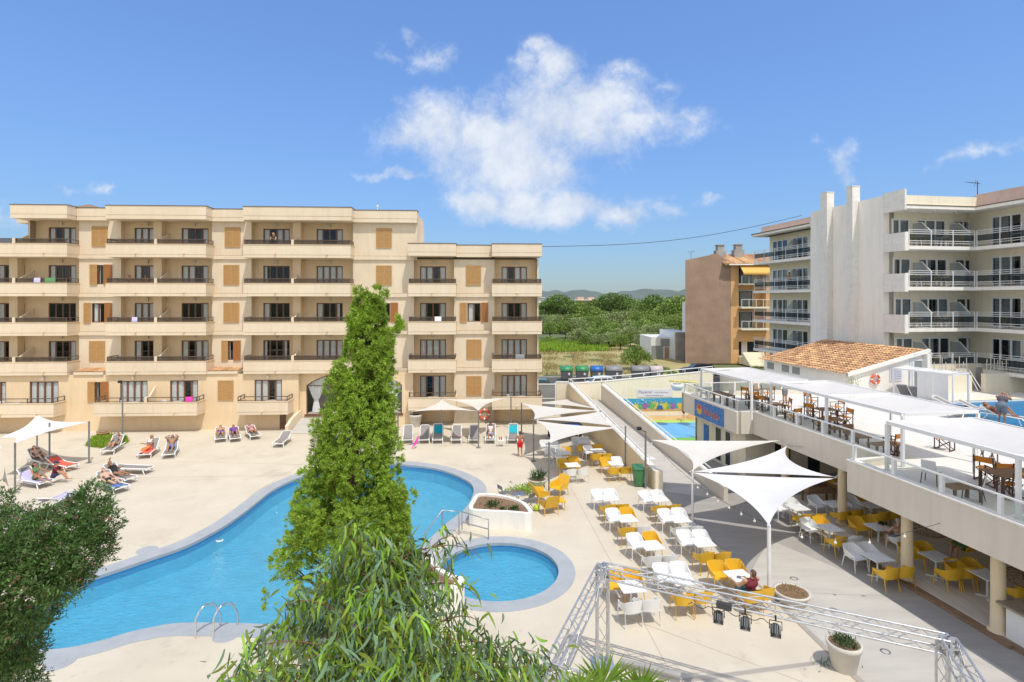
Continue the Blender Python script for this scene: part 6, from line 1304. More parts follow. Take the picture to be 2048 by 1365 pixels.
def towel(key, m_, label, y0=-.1, y1=.9, back=False, drop=.10):
    c,rz,kind,zb = LPOS[key]; ang = math.radians({'flat':4,'low':24,'mid':42,'high':58}[kind]); b = MB(lambda x,y,z: (c.x+x*math.cos(rz)-y*math.sin(rz), c.y+x*math.sin(rz)+y*math.cos(rz), zb+z)); vs = []; n, m = 6, 10
    for j in range(m+1):
        for i in range(n+1):
            x = (i/n-.5)*.70; 
            if back: t = .15+.72*j/m; y = -.20-.78*t*math.cos(ang)+.02; z = .375+.78*t*math.sin(ang)+.012*math.sin(7*x+j)
            else: y = y0+(y1-y0)*j/m; z = .372-.03*math.sin(PI*(.92-y)/1.12)+.012*math.sin(9*x+j*1.3) if y > -.2 else .375+(-.2-y)*math.tan(ang)
            if abs(x) > .30: z -= drop
            vs.append((x,y,z))
    b.add(vs,[(j*(n+1)+i,j*(n+1)+i+1,(j+1)*(n+1)+i+1,(j+1)*(n+1)+i) for j in range(m) for i in range(n)],True); b.add([(x,y,z-.006) for x,y,z in vs],[(j*(n+1)+i,(j+1)*(n+1)+i,(j+1)*(n+1)+i+1,j*(n+1)+i+1) for j in range(m) for i in range(n)],True)
    return tag(b.build('towel', M[m_]), label, 'towel', 'towels on the loungers')
towel('R2','cloth_teal','teal towel hung over a lounger back under the sail',back=True); towel('R6','cloth_turq','turquoise towel on the lounger behind the boy',back=True); towel('R3','cloth_rose','small folded pink cloth on a grey lounger',.0,.25); towel('R5','cloth_white','white patterned towel under the woman on the lounger',.05,.92)
towel('L2','cloth_coral','coral red towel spread over a lounger in the left shade',-.75,.93); towel('L3','cloth_lilac','lilac towel spread under the woman in the left shade',-.6,.95); towel('O','cloth_coral','coral towel under the woman in orange',-.1,.93); towel('C2','cloth_blue','blue and white towel under the lying man',.3,.95); towel('U','cloth_grey','grey towel on the lounger of the man with raised arms',-.15,.5); towel('L4','cloth_lilac','pale towel on the lounger behind the flowering tree',-.7,.9)
p = gz(831,897); b = MB(); vs = []
for j in range(11):
    for i in range(4): t = j/10; vs.append((p.x-.22+.40*t+.05*i*(1-abs(2*t-1)), 35.6+.5*t, .02+.80*t+.05*math.sin(3*t+i)))
b.add(vs,[(4*j+i,4*j+i+1,4*j+5+i,4*j+4+i) for j in range(10) for i in range(3)],True); tag(b.build('towel', M['cloth_pink']), 'magenta towel hanging between two loungers under the sail', 'towel', 'towels on the loungers')
p = gz(1002,893); o = thing('side_table', 'small white side table with bottles beside the woman on the lounger', 'table', (p.x,p.y,0)); b = MB(); b.box((p.x-.22,p.y-.2,.40),(p.x+.22,p.y+.2,.43)); b.build('tabletop', M['white_plastic'], o); b = MB(); [b.bar((p.x+sx*.2,p.y+sy*.18,0),(p.x+sx*.2,p.y+sy*.18,.4),.03) for sx in (-1,1) for sy in (-1,1)]; b.build('legs', M['white_plastic'], o)
for k,(dx,m_) in enumerate(((-.1,'ink_red'),(.02,'hair_brown'),(.13,'white'))): b = MB(); b.lathe((p.x+dx,p.y,.43),[(.035,0),(.035,.15),(.012,.19),(.012,.23),(0,.23)],10); tag(b.build('bottle', M[m_]), ('red','brown','white')[k]+' bottle on the small white side table', 'bottle', 'bottles on the side table')
# --- sails and their poles
def sail(label, corners, m_='sail', bow=.13, sag=.12, n=16, grp='shade sails'):
    C = [Vector(c) for c in corners]; k = len(C); cen = sum(C,Vector())/k; b = MB(); vs = []; 
    def edge(i,t): a,e = C[i],C[(i+1)%k]; p = a.lerp(e,t); w = 4*t*(1-t); d = cen-p; d.z = 0; return p+d*bow*1.6*w+Vector((0,0,-sag*.25*w))
    if k == 3:
        idx = {}
        for i in range(n+1):
            for j in range(n+1-i):
                u,v = i/n,j/n; w = 1-u-v; q = C[0]*w+C[1]*u+C[2]*v; s_ = 0
                e01,e12,e20 = 4*w*u,4*u*v,4*v*w; d = Vector((0,0,0))
                for wt,(a,c,o) in ((e01,(0,1,2)),(e12,(1,2,0)),(e20,(2,0,1))): d += (C[o]-(C[a]+C[c])/2)*(bow if not isinstance(bow,tuple) else bow[(2,0,1).index(o)])*wt*(1-(v,w,u)[(0,1,2).index(a)])**2
                idx[i,j] = len(vs); vs.append(q+d+Vector((0,0,-sag*27*u*v*w*.8)))
        fs = []
        for i in range(n):
            for j in range(n-i):
                fs.append((idx[i,j],idx[i+1,j],idx[i,j+1]))
                if i+j < n-1: fs.append((idx[i+1,j],idx[i+1,j+1],idx[i,j+1]))
    else:
        for j in range(n+1):
            for i in range(n+1):
                u,v = i/n,j/n; bot,tp,lf_,rt_ = edge(0,u),edge(2,1-u),edge(3,1-v),edge(1,v)
                q = bot*(1-v)+tp*v+lf_*(1-u)+rt_*u-(C[0]*(1-u)*(1-v)+C[1]*u*(1-v)+C[2]*u*v+C[3]*(1-u)*v); vs.append(q)
        fs = [(j*(n+1)+i,j*(n+1)+i+1,(j+1)*(n+1)+i+1,(j+1)*(n+1)+i) for j in range(n) for i in range(n)]
    b.add(vs,fs,True); b.add([v-Vector((0,0,.006)) for v in vs],[f[::-1] for f in fs],True)
    o = tag(b.build('shade_sail', M[m_]), label, 'shade sail', grp); r = MB()
    for c in C: d = (c-cen).normalized(); r.tube([c-d*.03,c+d*.16],.012,5)
    r.build('corner_fitting', M['steel'], o); return o
def pole(px, pb, pt, label, r=.045, m_='pole', Y=None, plate=True):
    p = gz(px,pb); z = H-(pt-HY)*p.y/F; o = thing('sail_pole', label, 'pole', (p.x,p.y,0), group='sail poles'); b = MB(); b.tube([(p.x,p.y,0),(p.x,p.y,z)],r,12); b.build('pole_tube', M[m_], o)
    b = MB(); b.box((p.x-.14,p.y-.14,0),(p.x+.14,p.y+.14,.02)); b.build('base_plate', M[m_], o); return Vector((p.x,p.y,z))
P = {}
for k,px,pb,pt,l in (('a',30,985,886,'dark pole at the near left of the lilac towel lounger'),('b',178,926,843,'dark pole right of the left sail'),('c',74,905,830,'dark pole at the far corner of the left sail'),('d',99,936,846,'dark pole standing between the left sunbathers'),('e',796,902,824,'grey pole at the right edge of the juniper'),('f',883,861,797,'pole behind the teal towel lounger'),('g',957,896,822,'grey pole in front of the lifebuoy'),('h',1022,858,794,'tall grey pole left of the cafe sails'),('i',1043,868,806,'grey pole behind the boy in red shorts'),('j',1067,923,838,'grey pole at the left tip of the cafe sails'),('k',1098,990,885,'grey pole behind the yellow lounge chairs'),('l',1200,884,821,'grey pole against the ramp wall under the sails'),('m',1251,931,852,'grey pole at the ramp wall nearest the tables'),('n',1162,832,793,'short looking pole at the far ramp wall'),('o',1060,840,806,'pole beside the gate end of the hotel')): P[k] = pole(px,pb,pt,l)
P['q'] = pole(1385,1049,941,'white pole standing in the middle of the plaza',.05,'white'); P['r'] = pole(1538,1203,1050,'white pole in front of the round flower pot',.06,'white')
up = Vector((0,0,-.03))
sail('grey white sail shading the sunbathers at the far left',[P['a']+up,P['b']+up,P['c']+up,Vector((-27.5,29.5,2.3))],'sail_white',.16)
sail('small edge of white sail cut by the left border',[Vector((-26.9,28.6,2.2)),gz(4,900,2.3),Vector((-29,31,2.4))],'sail_white',.1)
sail('peaked cream sail above the lounger row',[P['e']+Vector((.7,0,-.02)),P['g']+up,P['f']+up],'sail',.13,.05); sail('cream sail between two poles in front of the lifebuoy',[P['f']+up,P['g']+up,P['h']+up],'sail',.12,.15)
sail('farthest cream sail beside the gate',[P['o']+up,P['l']+Vector((-.2,.3,.05)),P['n']+up],'sail',.08); sail('second cream sail of the cafe group',[P['i']+up,P['j']+up,P['l']+up],'sail',.08); sail('third cream sail of the cafe group touching the ramp wall',[P['j']+up,P['m']+Vector((-.3,.05,-.08)),P['l']+Vector((0,-.1,-.06))],'sail',.08); sail('nearest cream sail of the cafe group',[P['j']+Vector((.1,-.1,-.08)),P['k']+up,P['m']+Vector((-.3,0,-.1))],'sail',.08)
LPp = gz(1291,977)
sail('cream sail stretched over the splash area side of the plaza',[Vector((LPp.x+.25,LPp.y,2.5)),P['q']+up,Vector((*R9(17.1,24.4)[:2],2.85))],'sail',(.13,.12,.03),.12)
TIE = Vector((*R9(17.2,24.0)[:2],2.72)); TIE2 = at(1668,957,21.6)
sail('large white sail on the far side of the plaza',[P['q']+Vector((.03,0,-.06)),TIE2+Vector((0,.05,.05)),TIE],'sail_white',(.02,.15,.12),.10); sail('large white sail reaching to the white front pole',[P['q']+Vector((.03,0,-.10)),P['r']+up,TIE2],'sail_white',(.10,.10,.03),.12)
b = MB(); b.tube([TIE2,Vector(R9(17.2,20.3,2.75))],.012,5); b.tube([TIE,Vector(R9(17.25,23.0,2.9))],.012,5); tag(b.build('tie_cable', M['alu']), 'thin cables tying the large white sails to the terrace', 'cable')
# --- lamp posts with string lights
def lamp_post(p, z, label, arm):
    o = thing('lamp_post', label, 'lamp post', (p.x,p.y,0)); b = MB(); b.tube([(p.x,p.y,0),(p.x,p.y,z)],[.055,.045],10); b.build('post', M['pole'], o); b = MB(); b.tube([(p.x,p.y,z-.05),(p.x-arm,p.y-.1,z+.12)],.02,6); b.cbox((p.x-arm,p.y-.1,z+.15),(.22,.16,.12),.3,.4); b.build('spotlight', M['black'], o); return Vector((p.x,p.y,z))
T_ = lamp_post(LPp, 2.95, 'grey lamp post with spotlights behind the green wheelie bin', .35); p = gz(245,892); lamp_post(p, H-(768-HY)*p.y/F, 'tall grey lamp post rising from the grass patch', .1)
def string_lights(a, e, n, label):
    b = MB(); cv = lambda t: a.lerp(e,t)+Vector((0,0,-.5*math.sin(PI*t))); b.tube([cv(k/30) for k in range(31)],.008,5); o = tag(b.build('string_lights', M['cable']), label, 'string lights'); q = MB()
    for k in range(1,n): c = cv(k/n); b2 = MB(); b2.tube([c,c-Vector((0,0,.07))],.016,6); b2.ball(c-Vector((0,0,.11)),.045,8,6); b2.build('bulb', M['bulb'], o)
string_lights(Vector((LPp.x,LPp.y,2.75)), P['r'], 13, 'string of small bulbs from the lamp post to the front pole'); string_lights(P['r'], Vector(R9(15.5,14.5,2.9)), 5, 'string of small bulbs from the front pole to the bar')
# --- pots, planters and small plants
def pot(px, py, r, h, label, fill, plant=None, z=0.0, m_='pot', pl='leaf_dark', ph=.3):
    p = gz(px,py,z); o = thing('plant_pot', label, 'plant pot', (p.x,p.y,z)); b = MB(); b.lathe((p.x,p.y,z),[(0,0),(r*.68,0),(r*.70,.02),(r*.93,h*.80),(r,h*.82),(r*1.02,h),(r*.90,h),(r*.86,h*.9)],28); b.build('pot_wall', M[m_], o)
    b = MB(); b.disc((p.x,p.y,z+h*.93),r*.9,24); b.build('soil', M[fill], o)
    if plant:
        n = plant; a = RNG.uniform(0,6.283,n); q = np.sqrt(RNG.random(n))*r*.75; C = np.stack([p.x+q*np.cos(a),p.y+q*np.sin(a),z+h*.93+RNG.random(n)*ph*.4],1); D = unit(RNG.normal(scale=.5,size=(n,3))+np.array([0,0,.9])); V,Fq = leaf_quads(C,D,rnd_side(D),RNG.uniform(.3,1,n)*ph,RNG.uniform(.06,.12,n)*(ph*.6+.15),.5); np_obj('plant', V, Fq, M[pl], o)
    return p
pot(1584,1207,.54,.40,'low round flower pot of dry orange soil behind the white pole','soil',160,pl='dry_grass',ph=.14); pot(1688,1337,.42,.70,'tall cream pot with a small succulent at the drain','soil',260,ph=.22); pot(831,853,.50,.92,'empty tall cream pot against the sand hotel wall','dark_wood'); pot(1075,974,.50,.42,'cream pot with a small upright plant behind the lounge chairs','soil',150,ph=.5); pot(640,893,.48,.95,'pale pot with a leafy plant left of the juniper','soil',300,ph=.7,pl='tree_far'); pot(207,874,.40,.32,'round terracotta pot standing in the grass patch','soil',40,m_='terracotta',ph=.1)
p = Vector(R9(sp_(1708,30.6),30.6,ZF)); o = thing('olive_sapling', 'small olive sapling in a white pot at the pavilion wall', 'plant', tuple(p)); b = MB(); b.tube([p,p+Vector((0,0,.9))],[.03,.015],6); b.build('trunk', M['bark'], o); C = np.array(tuple(p))+np.array([0,0,1.1])+RNG.normal(scale=.22,size=(260,3)); D = unit(RNG.normal(size=(260,3))+np.array([0,0,.5])); V,Fq = leaf_quads(C,D,rnd_side(D),RNG.uniform(.07,.13,260),RNG.uniform(.02,.035,260)); np_obj('crown',V,Fq,M['tree_olive'],o)
def planter(name, top, hz, label, plants):
    P_ = [gz(x,y,hz) for x,y in top] if not isinstance(top[0],Vector) else top; P_ = smooth_closed(P_,3)
    if area(P_) < 0: P_ = P_[::-1]
    ctr = sum(P_,Vector((0,0)))/len(P_); o = thing(name, label, 'planter', (ctr.x,ctr.y,0)); inn = offset(P_,-.16); b = MB(); b.poly(P_,hz,[inn]); b.wallstrip(P_,0,hz); b.wallstrip(inn,hz-.12,hz); b.build('planter_wall', M['white_wall'], o)
    b = MB(); b.poly(inn,hz-.10); b.build('soil', M['soil'], o)
    for x,y,s in plants:
        c = gz(x,y,hz-.05); n = 130; C = np.array(tuple(c))+RNG.normal(scale=.14*s,size=(n,3))*np.array([1,1,.3]); D = unit(RNG.normal(scale=.6,size=(n,3))+np.array([0,0,.8])); V,Fq = leaf_quads(C,D,rnd_side(D),RNG.uniform(.08,.22,n)*s,RNG.uniform(.03,.06,n)*s); np_obj('plant',V,Fq,M['leaf_dark'],o)
planter('white_planter',[(958,987),(944,1001),(939,1018),(970,1022),(1015,1024),(1062,1027),(1058,1013),(1040,1000),(1005,990)],.76,'white curved planter of brown soil between the two pools',[(985,1010,1.1),(1028,1018,.8),(1005,1018,.5)])
planter('white_planter',[SC+Vector((math.cos(a),math.sin(a)))*2.42 for a in np.linspace(math.radians(198),math.radians(244),6)]+[SC+Vector((math.cos(a),math.sin(a)))*3.15 for a in np.linspace(math.radians(243),math.radians(199),6)],.78,'white curved planter at the left side of the small pool',[])
p = gz(1047,990); o = thing('low_plants', 'clump of low yellow green plants behind the grey bistro table', 'plant', (p.x,p.y,0)); n = 420; C = np.array(tuple(p))+RNG.normal(scale=1,size=(n,3))*np.array([.4,.25,.1])+np.array([0,.2,.15]); D = unit(RNG.normal(scale=.6,size=(n,3))+np.array([0,0,.8])); V,Fq = leaf_quads(C,D,rnd_side(D),RNG.uniform(.1,.26,n),RNG.uniform(.04,.08,n)); np_obj('foliage',V,Fq,M['grass'],o)
# --- handrails and ladder at the pools
def tube_thing(name, paths, r, m_, label, cat):
    o = thing(name, label, cat, tuple(paths[0][0][:2])+(0,)); 
    for q in paths: b = MB(); b.tube(q,r,8); b.build('rail_tube', M[m_], o)
    return o
def rl(px,py,z): return gz(px,py,z)
a0, a1, a2 = gz(918,1070), gz(977,1080), gz(846,1090); up1 = Vector((0,0,.95))
tube_thing('pool_handrail',[[a0,a0+up1,a0+up1+Vector((-.7,.05,.05)),a2+Vector((0,0,.35)),a2-Vector((0,0,.4))],[a0+Vector((-.7,.05,1.0)),a0+Vector((-.7,.05,-.3))]],.026,'metal','grey metal handrail going down into the main pool','handrail')
tube_thing('pool_handrail',[[a0+Vector((.12,.05,.2)),a0+Vector((.12,.05,.93)),a1+up1*.86,a1],[a0+Vector((.12,.05,.5)),a1+up1*.45]],.026,'metal','grey metal handrail bridging towards the white planter','handrail')
la = [gz(391,1277),gz(427,1276)]
lad = thing('pool_ladder', 'shiny steel pool ladder with two curved grab rails', 'ladder', tuple(la[0]))
for q in la:
    dy = Vector((.38,.62,0)); b = MB(); b.tube([q,q+Vector((0,0,.55)),q+Vector((.04,.07,.72))+dy*.05,q+Vector((0,0,.83))+dy*.35,q+Vector((0,0,.74))+dy*.75,q+Vector((0,0,.35))+dy,q+Vector((0,0,-.6))+dy*1.02],.028,10); b.build('grab_rail', M['steel'], lad)
b = MB(); [b.bar(la[0]+Vector((.38,.62,-z)),la[1]+Vector((.38,.62,-z)),.06,.03) for z in (.2,.45)]; b.build('step', M['steel'], lad)
for px,py in ((230,1150),(440,1075)): p = gz(px,py,-.14); b = MB(); b.lathe((p.x+.15,p.y-.3,-.16),[(.10,0),(.16,.02),(.10,.05)],16); tag(b.build('pool_float', M['white']), 'small pale ring floating near the far pool edge, '+('left one' if px < 300 else 'right one'), 'pool float') if px > 300 else None
# --- wheelie bin
p = gz(1277,972); o = thing('wheelie_bin', 'green wheelie bin standing against the ramp wall', 'bin', (p.x,p.y,0)); b = MB(); b.add([(p.x-.20,p.y-.22,.06),(p.x+.20,p.y-.22,.06),(p.x+.20,p.y+.22,.06),(p.x-.20,p.y+.22,.06),(p.x-.27,p.y-.30,.92),(p.x+.27,p.y-.30,.92),(p.x+.27,p.y+.30,.92),(p.x-.27,p.y+.30,.92)],[(0,3,2,1),(4,5,6,7),(0,1,5,4),(1,2,6,5),(2,3,7,6),(3,0,4,7)]); b.build('body', M['wheelie'], o); b = MB(); b.add([(p.x-.29,p.y-.33,.925),(p.x+.29,p.y-.33,.925),(p.x+.29,p.y+.36,.99),(p.x-.29,p.y+.36,.99),(p.x-.27,p.y-.31,.98),(p.x+.27,p.y-.31,.98),(p.x+.27,p.y+.33,1.06),(p.x-.27,p.y+.33,1.06)],[(0,3,2,1),(4,5,6,7),(0,1,5,4),(1,2,6,5),(2,3,7,6),(3,0,4,7)]); b.build('lid', M['wheelie'], o)
for sx in (-1,1): b = MB(); b.tube([(p.x+.20+.0*sx,p.y+.2*sx-.0,.1),(p.x+.27,p.y+.2*sx,.1)],.1,12); b.build('wheel', M['rubber'], o)
p = gz(1284,972); b = MB(); b.cbox((p.x+.55,p.y+.9,1.15),(.7,.45,.05),GA); b.tube([(p.x+.55,p.y+.9,0),(p.x+.55,p.y+.9,1.13)],.05,10); b.lathe((p.x+.55,p.y+.9,0),[(.24,0),(.24,.03),(.05,.05)],16); tag(b.build('tray_stand', M['white_plastic']), 'white tray stand between the wheelie bin and the lamp post', 'stand')
# --- billiard table, football table
p = gz(1130,878); o = thing('billiard_table', 'blue billiard table with dark legs under the cafe sails', 'billiard table', (p.x,p.y,0)); c = p+Vector((0,.3,0)); b = MB(); b.cbox(c+Vector((0,0,.80)),(2.3,1.25,.06),GA); b.build('cloth', M['billiard'], o); b = MB()
for dx,dy,w,d in ((0,.66,2.5,.12),(0,-.66,2.5,.12),(1.2,0,.12,1.2),(-1.2,0,.12,1.2)): q = c+Vector((dx*math.cos(GA)-dy*math.sin(GA),dx*math.sin(GA)+dy*math.cos(GA),.80)); b.cbox(q,(w,d,.16),GA)
b.build('cushion_rail', M['black'], o)
for sx in (-1,1):
    for sy in (-1,1): b = MB(); b.cbox(c+Vector((sx*1.0*math.cos(GA)-sy*.5*math.sin(GA),sx*1.0*math.sin(GA)+sy*.5*math.cos(GA),.36)),(.16,.16,.72),GA); b.build('leg', M['black'], o)
q = Vector(R9(sp_(1636,23.4)+.0,23.4,0)); o = thing('football_table', 'wooden football table standing behind the terrace columns', 'football table', tuple(q)); b = MB(); 
for dx,dy,w,d in ((0,.36,1.3,.05),(0,-.36,1.3,.05),(.63,0,.05,.7),(-.63,0,.05,.7)): b.cbox(q+Vector((dx,dy,.83)),(w,d,.28))
b.cbox(q+Vector((0,0,.72)),(1.25,.7,.03)); b.build('box', M['wood_slat'] if False else M['rattan'], o); b = MB(); [b.tube([q+Vector((-.5+.25*k,-.6,.88)),q+Vector((-.5+.25*k,.6,.88))],.012,6) for k in range(5)]; b.build('rods', M['steel'], o)
for sx in (-1,1):
    for sy in (-1,1): b = MB(); b.bar(q+Vector((sx*.57,sy*.3,0)),q+Vector((sx*.57,sy*.3,.75)),.07); b.build('leg', M['rattan'], o)
# --- stage truss with three lamps
TZ = 2.5; c0, c1, c2 = gz(1205,1141,TZ), gz(1897,1290,TZ), gz(1100,1352,TZ); c3 = c1+(c2-c0)
tr = thing('stage_truss', 'aluminium box truss frame standing in front of the cafe tables', 'truss', (c0.x,c0.y,0)); hw = .145
def truss(a, e, name):
    d = (e-a).normalized(); up_ = Vector((0,0,1)) if abs(d.z) < .9 else Vector((1,0,0)); s = d.cross(up_).normalized()*hw; u = s.cross(d).normalized()*hw; ch = MB(); L = (e-a).length; n = max(3,int(L/.42)); cs = (s+u,s-u,-s-u,-s+u)
    for q in cs: ch.tube([a+q,e+q],.025,8)
    o = ch.build(name, M['alu'], tr); w = MB()
    for f in range(4):
        p_,q_ = cs[f],cs[(f+1)%4]
        for k in range(n): x0,x1 = a.lerp(e,k/n),a.lerp(e,(k+1)/n); w.tube([x0+(p_ if k%2 else q_), x1+(q_ if k%2 else p_)],.010,5)
    w.build('lacing', M['alu'], o)
    for k in (0,1): pl_ = MB(); pp = a.lerp(e,k); [pl_.bar(pp+cs[i],pp+cs[(i+1)%4],.05) for i in range(4)]; pl_.build('end_frame', M['alu'], o)
for a,e in ((c0,c1),(c0,c2),(c1,c3),(c2,c3)): d = (e-a).normalized()*.16; truss(a+d*0,e-d*0,'beam')
for q in (c0,c1,c2,c3): truss(Vector((q.x,q.y,.02)),q-Vector((0,0,.0)),'upright'); pl_ = MB(); pl_.box((q.x-.3,q.y-.3,0),(q.x+.3,q.y+.3,.02)); pl_.build('base_plate', M['alu'], tr)
for px,l,k in ((1439,'left of the three black stage lamps hanging from the truss',.34),(1492,'middle of the three black stage lamps hanging from the truss',.41),(1552,'right of the three black stage lamps hanging from the truss',.50)):
    kx = (px-1024)/F; t = (kx*c0.y-c0.x)/((c1.x-c0.x)-kx*(c1.y-c0.y)); q = c0.lerp(c1,t)+Vector((-.08,-.15,-hw)); o = thing('stage_lamp', l, 'stage lamp', tuple(q-Vector((0,0,.5))), group='stage lamps on the truss'); aim = Vector((-.25,-.55,-.8)).normalized(); c = q+Vector((0,0,-.28)); s = aim.cross(Vector((0,0,1))).normalized(); b = MB(); b.tube([c-aim*.13,c-aim*.10,c+aim*.02,c+aim*.16],[.05,.085,.10,.115],16); b.build('can', M['black'], o)
    b = MB(); u = aim.cross(s); [b.bar(c-aim*.10+(s*math.cos(t_)+u*math.sin(t_))*.10,c+aim*.10+(s*math.cos(t_)+u*math.sin(t_))*.118,.012,.02) for t_ in np.linspace(0,6.28,14)[:-1]]; b.build('cooling_fins', M['pole'], o); b = MB(); b.tube([c+s*.13,c+s*.13+Vector((0,0,.2)),c-s*.13+Vector((0,0,.2)),c-s*.13],.012,6); b.tube([c+Vector((0,0,.2)),q+Vector((0,0,.05))],.02,6); b.build('yoke', M['black'], o); b = MB(); b.tube([c+aim*.161,c+aim*.165],.10,16); b.build('lens', M['car_glass'], o)
qs = [c0.lerp(c1,t)+Vector((-.08,-.15,-hw-.06-.12*abs(math.sin(t*60)))) for t in np.linspace(.30,.56,26)]; b = MB(); b.tube(qs,.010,5); b.cbox(c0.lerp(c1,.405)+Vector((-.05,-.2,-.12)),(.34,.12,.14),-.45); tag(b.build('power_cable', M['cable']), 'black power cable and box slung along the truss between the lamps', 'cable')
# drain grate and low wall at the bottom
a,e = gz(1370,1362),gz(1645,1325); d = (e-a).normalized(); nn = Vector((-d.y,d.x,0))*.11; b = MB(); b.add([a-nn-d*3+Vector((0,0,.004)),e-nn+Vector((0,0,.004)),e+nn+Vector((0,0,.004)),a+nn-d*3+Vector((0,0,.004))],[(0,1,2,3)]); o = tag(b.build('drain_grate', M['pot']), 'long slotted drain grate crossing the deck at the bottom', 'drain'); b = MB(); L = (e-a).length+3
for k in range(int(L/.07)): q = a-d*3+d*(.035+k*.07); b.add([q-nn*.75+Vector((0,0,.007)),q-nn*.75+d*.03+Vector((0,0,.007)),q+nn*.75+d*.03+Vector((0,0,.007)),q+nn*.75+Vector((0,0,.007))],[(0,1,2,3)])
b.build('slots', M['joint'], o)
a,e = gz(1242,1336),gz(1360,1366); slab_wall('low_wall',a,e,0,0,.16,.16,.10,M['concrete'],'low grey edge wall behind the palm leaves',cap=M['concrete'])
for px,py in ((1588,1158),(1667,1221),(1771,1304)): p = gz(px,py); b = MB(); b.lathe((p.x,p.y,.004),[(.09,.004),(.13,.008),(.13,.0)],16); tag(b.build('floor_light', M['pole']), {1588:'round floor light behind the low flower pot',1667:'round floor light between the two big pots',1771:'round floor light right of the tall cream pot'}[px], 'floor light', 'round lights set in the paving')
n = 60; p = gz(1655,1330); C = np.array(tuple(p))+RNG.normal(size=(n,3))*np.array([.3,.15,.0]); D = unit(RNG.normal(scale=.6,size=(n,3))+np.array([0,0,.7])); V,Fq = leaf_quads(C,D,rnd_side(D),RNG.uniform(.1,.22,n),RNG.uniform(.01,.03,n)); tag(np_obj('weeds',V,Fq,M['leaf_dark']),'weeds growing along the drain beside the tall pot','weeds',kind='stuff')
ring('life_ring',FX(uf(969,.8),.02,zpx(969,829,.0)),.36,.085,HN,'orange life ring on the sand hotel wall behind the sails')
# --- terrace furniture
def director():
    o = thing('director_chair', None, 'chair'); b = MB(); b.box((-.24,-.2,.44),(.24,.2,.455)); b.build('seat_canvas', M['orange'], o); b = MB(); b.add([(-.26,-.22,.66),(.26,-.22,.66),(.26,-.26,.86),(-.26,-.26,.86),(-.26,-.21,.66),(.26,-.21,.66),(.26,-.25,.86),(-.26,-.25,.86)],[(0,1,2,3),(4,7,6,5),(3,2,6,7),(0,4,5,1)]); b.build('back_canvas', M['orange'], o)
    for sx in (-1,1): b = MB(); b.bar((sx*.27,-.22,.02),(sx*.27,-.22,.45),.035); b.bar((sx*.27,-.21,.45),(sx*.27,-.26,.88),.035); b.bar((sx*.27,.22,.02),(sx*.27,.22,.64),.035); b.bar((sx*.27,-.27,.65),(sx*.27,.26,.65),.05,.025); b.bar((sx*.27,-.24,.03),(sx*.27,.24,.03),.04,.03); b.build('side_frame', M['dark_wood'], o)
    for y in (-.16,.16):
        b = MB(); b.bar((-.26,y,.04),(.26,y,.43),.03,.02); b.bar((.26,y+.025,.04),(-.26,y+.025,.43),.03,.02); b.build('crossed_legs', M['dark_wood'], o)
    return o
def inside(p, r):
    s, t = st(p); lim = 16.36 if t >= 26.9 else 17.27 if t > 18.4-r else 15.55
    if s < lim+r: s = lim+r
    return (*R9(s,t)[:2],ZF)
DC = Stock(director())
def wtable(nm, w, d, h, m_='wood_slat'):
    o = thing(nm, None, 'table'); b = MB(); n = 9
    for k in range(n): y = -d/2+d*(k+.5)/n; b.box((-w/2,y-d/n/2+.006,h-.03),(w/2,y+d/n/2-.006,h))
    b.build('slatted_top', M[m_], o)
    for sx in (-1,1):
        for sy in (-1,1): b = MB(); b.box((sx*(w/2-.06)-.035,sy*(d/2-.06)-.035,0),(sx*(w/2-.06)+.035,sy*(d/2-.06)+.035,h-.03)); b.build('leg', M['dark_wood'], o)
    return o
WT = Stock(wtable('wooden_table',.95,.80,.74)); WB = Stock(wtable('large_wooden_table',1.7,.9,.74)); LT = Stock(wtable('low_wooden_table',1.05,.55,.48))
dg_ = 'orange director chairs on the terrace'; tg_ = 'wooden tables on the terrace'
for px,py,l in ((1518,794,'wooden table under the far shade with orange chairs'),(1547,808,'wooden table at the corner of the railing'),(1650,818,'wooden table behind the other two in the middle of the terrace'),(1664,838,'wooden table in front of the middle terrace table')): p = gz(px,py,ZF+.74); WT.put(inside(p,.82),GA,l,tg_)
p = gz(2030,945,ZF+.74); WB.put((p.x,p.y,ZF),GA-.1,'large slatted wooden table at the right edge of the terrace',tg_)
for px,py,rz,l in ((1495,802,-1.3,'orange director chair left of the far shade table'),(1511,790,PI,'orange director chair behind the far shade table'),(1537,800,1.5,'orange director chair right of the far shade table'),(1504,812,0,'orange director chair in front of the far shade table'),(1523,822,-.9,'orange director chair left of the corner table'),(1571,828,1.2,'orange director chair right of the corner table at the rail'),(1622,816,-1.5,'orange director chair left of the middle table'),(1674,830,1.4,'orange director chair right of the middle table'),(1624,840,-1.3,'orange director chair left of the front middle table'),(1690,852,1.4,'orange director chair at the right of the front middle table'),(1587,850,.3,'orange director chair low behind the railing posts'),(1644,866,.2,'orange director chair closest to the railing in the middle'),(1786,908,.3,'tan director chair behind the glass at the near shade'),(1889,900,-1.2,'shaded director chair left of the white table back'),(1975,921,1.0,'shaded director chair right under the near shade'),(1973,962,-1.2,'bright orange director chair left of the large table'),(1998,975,-.3,'bright orange director chair at the front of the large table'),(2022,996,.1,'nearest orange director chair at the right edge')): p = gz(px,py,ZF); DC.put(inside(p,.68),rz+GA,l,dg_)
for px,py,l in ((1640,858,'low wooden table beside the railing in the middle'),(1752,888,'low wooden table left of the near shade post'),(1916,972,'low reddish wooden table with two white chairs')): p = gz(px,py,ZF+.48); LT.put(inside(p,.9),GA,l,'low wooden tables on the terrace')
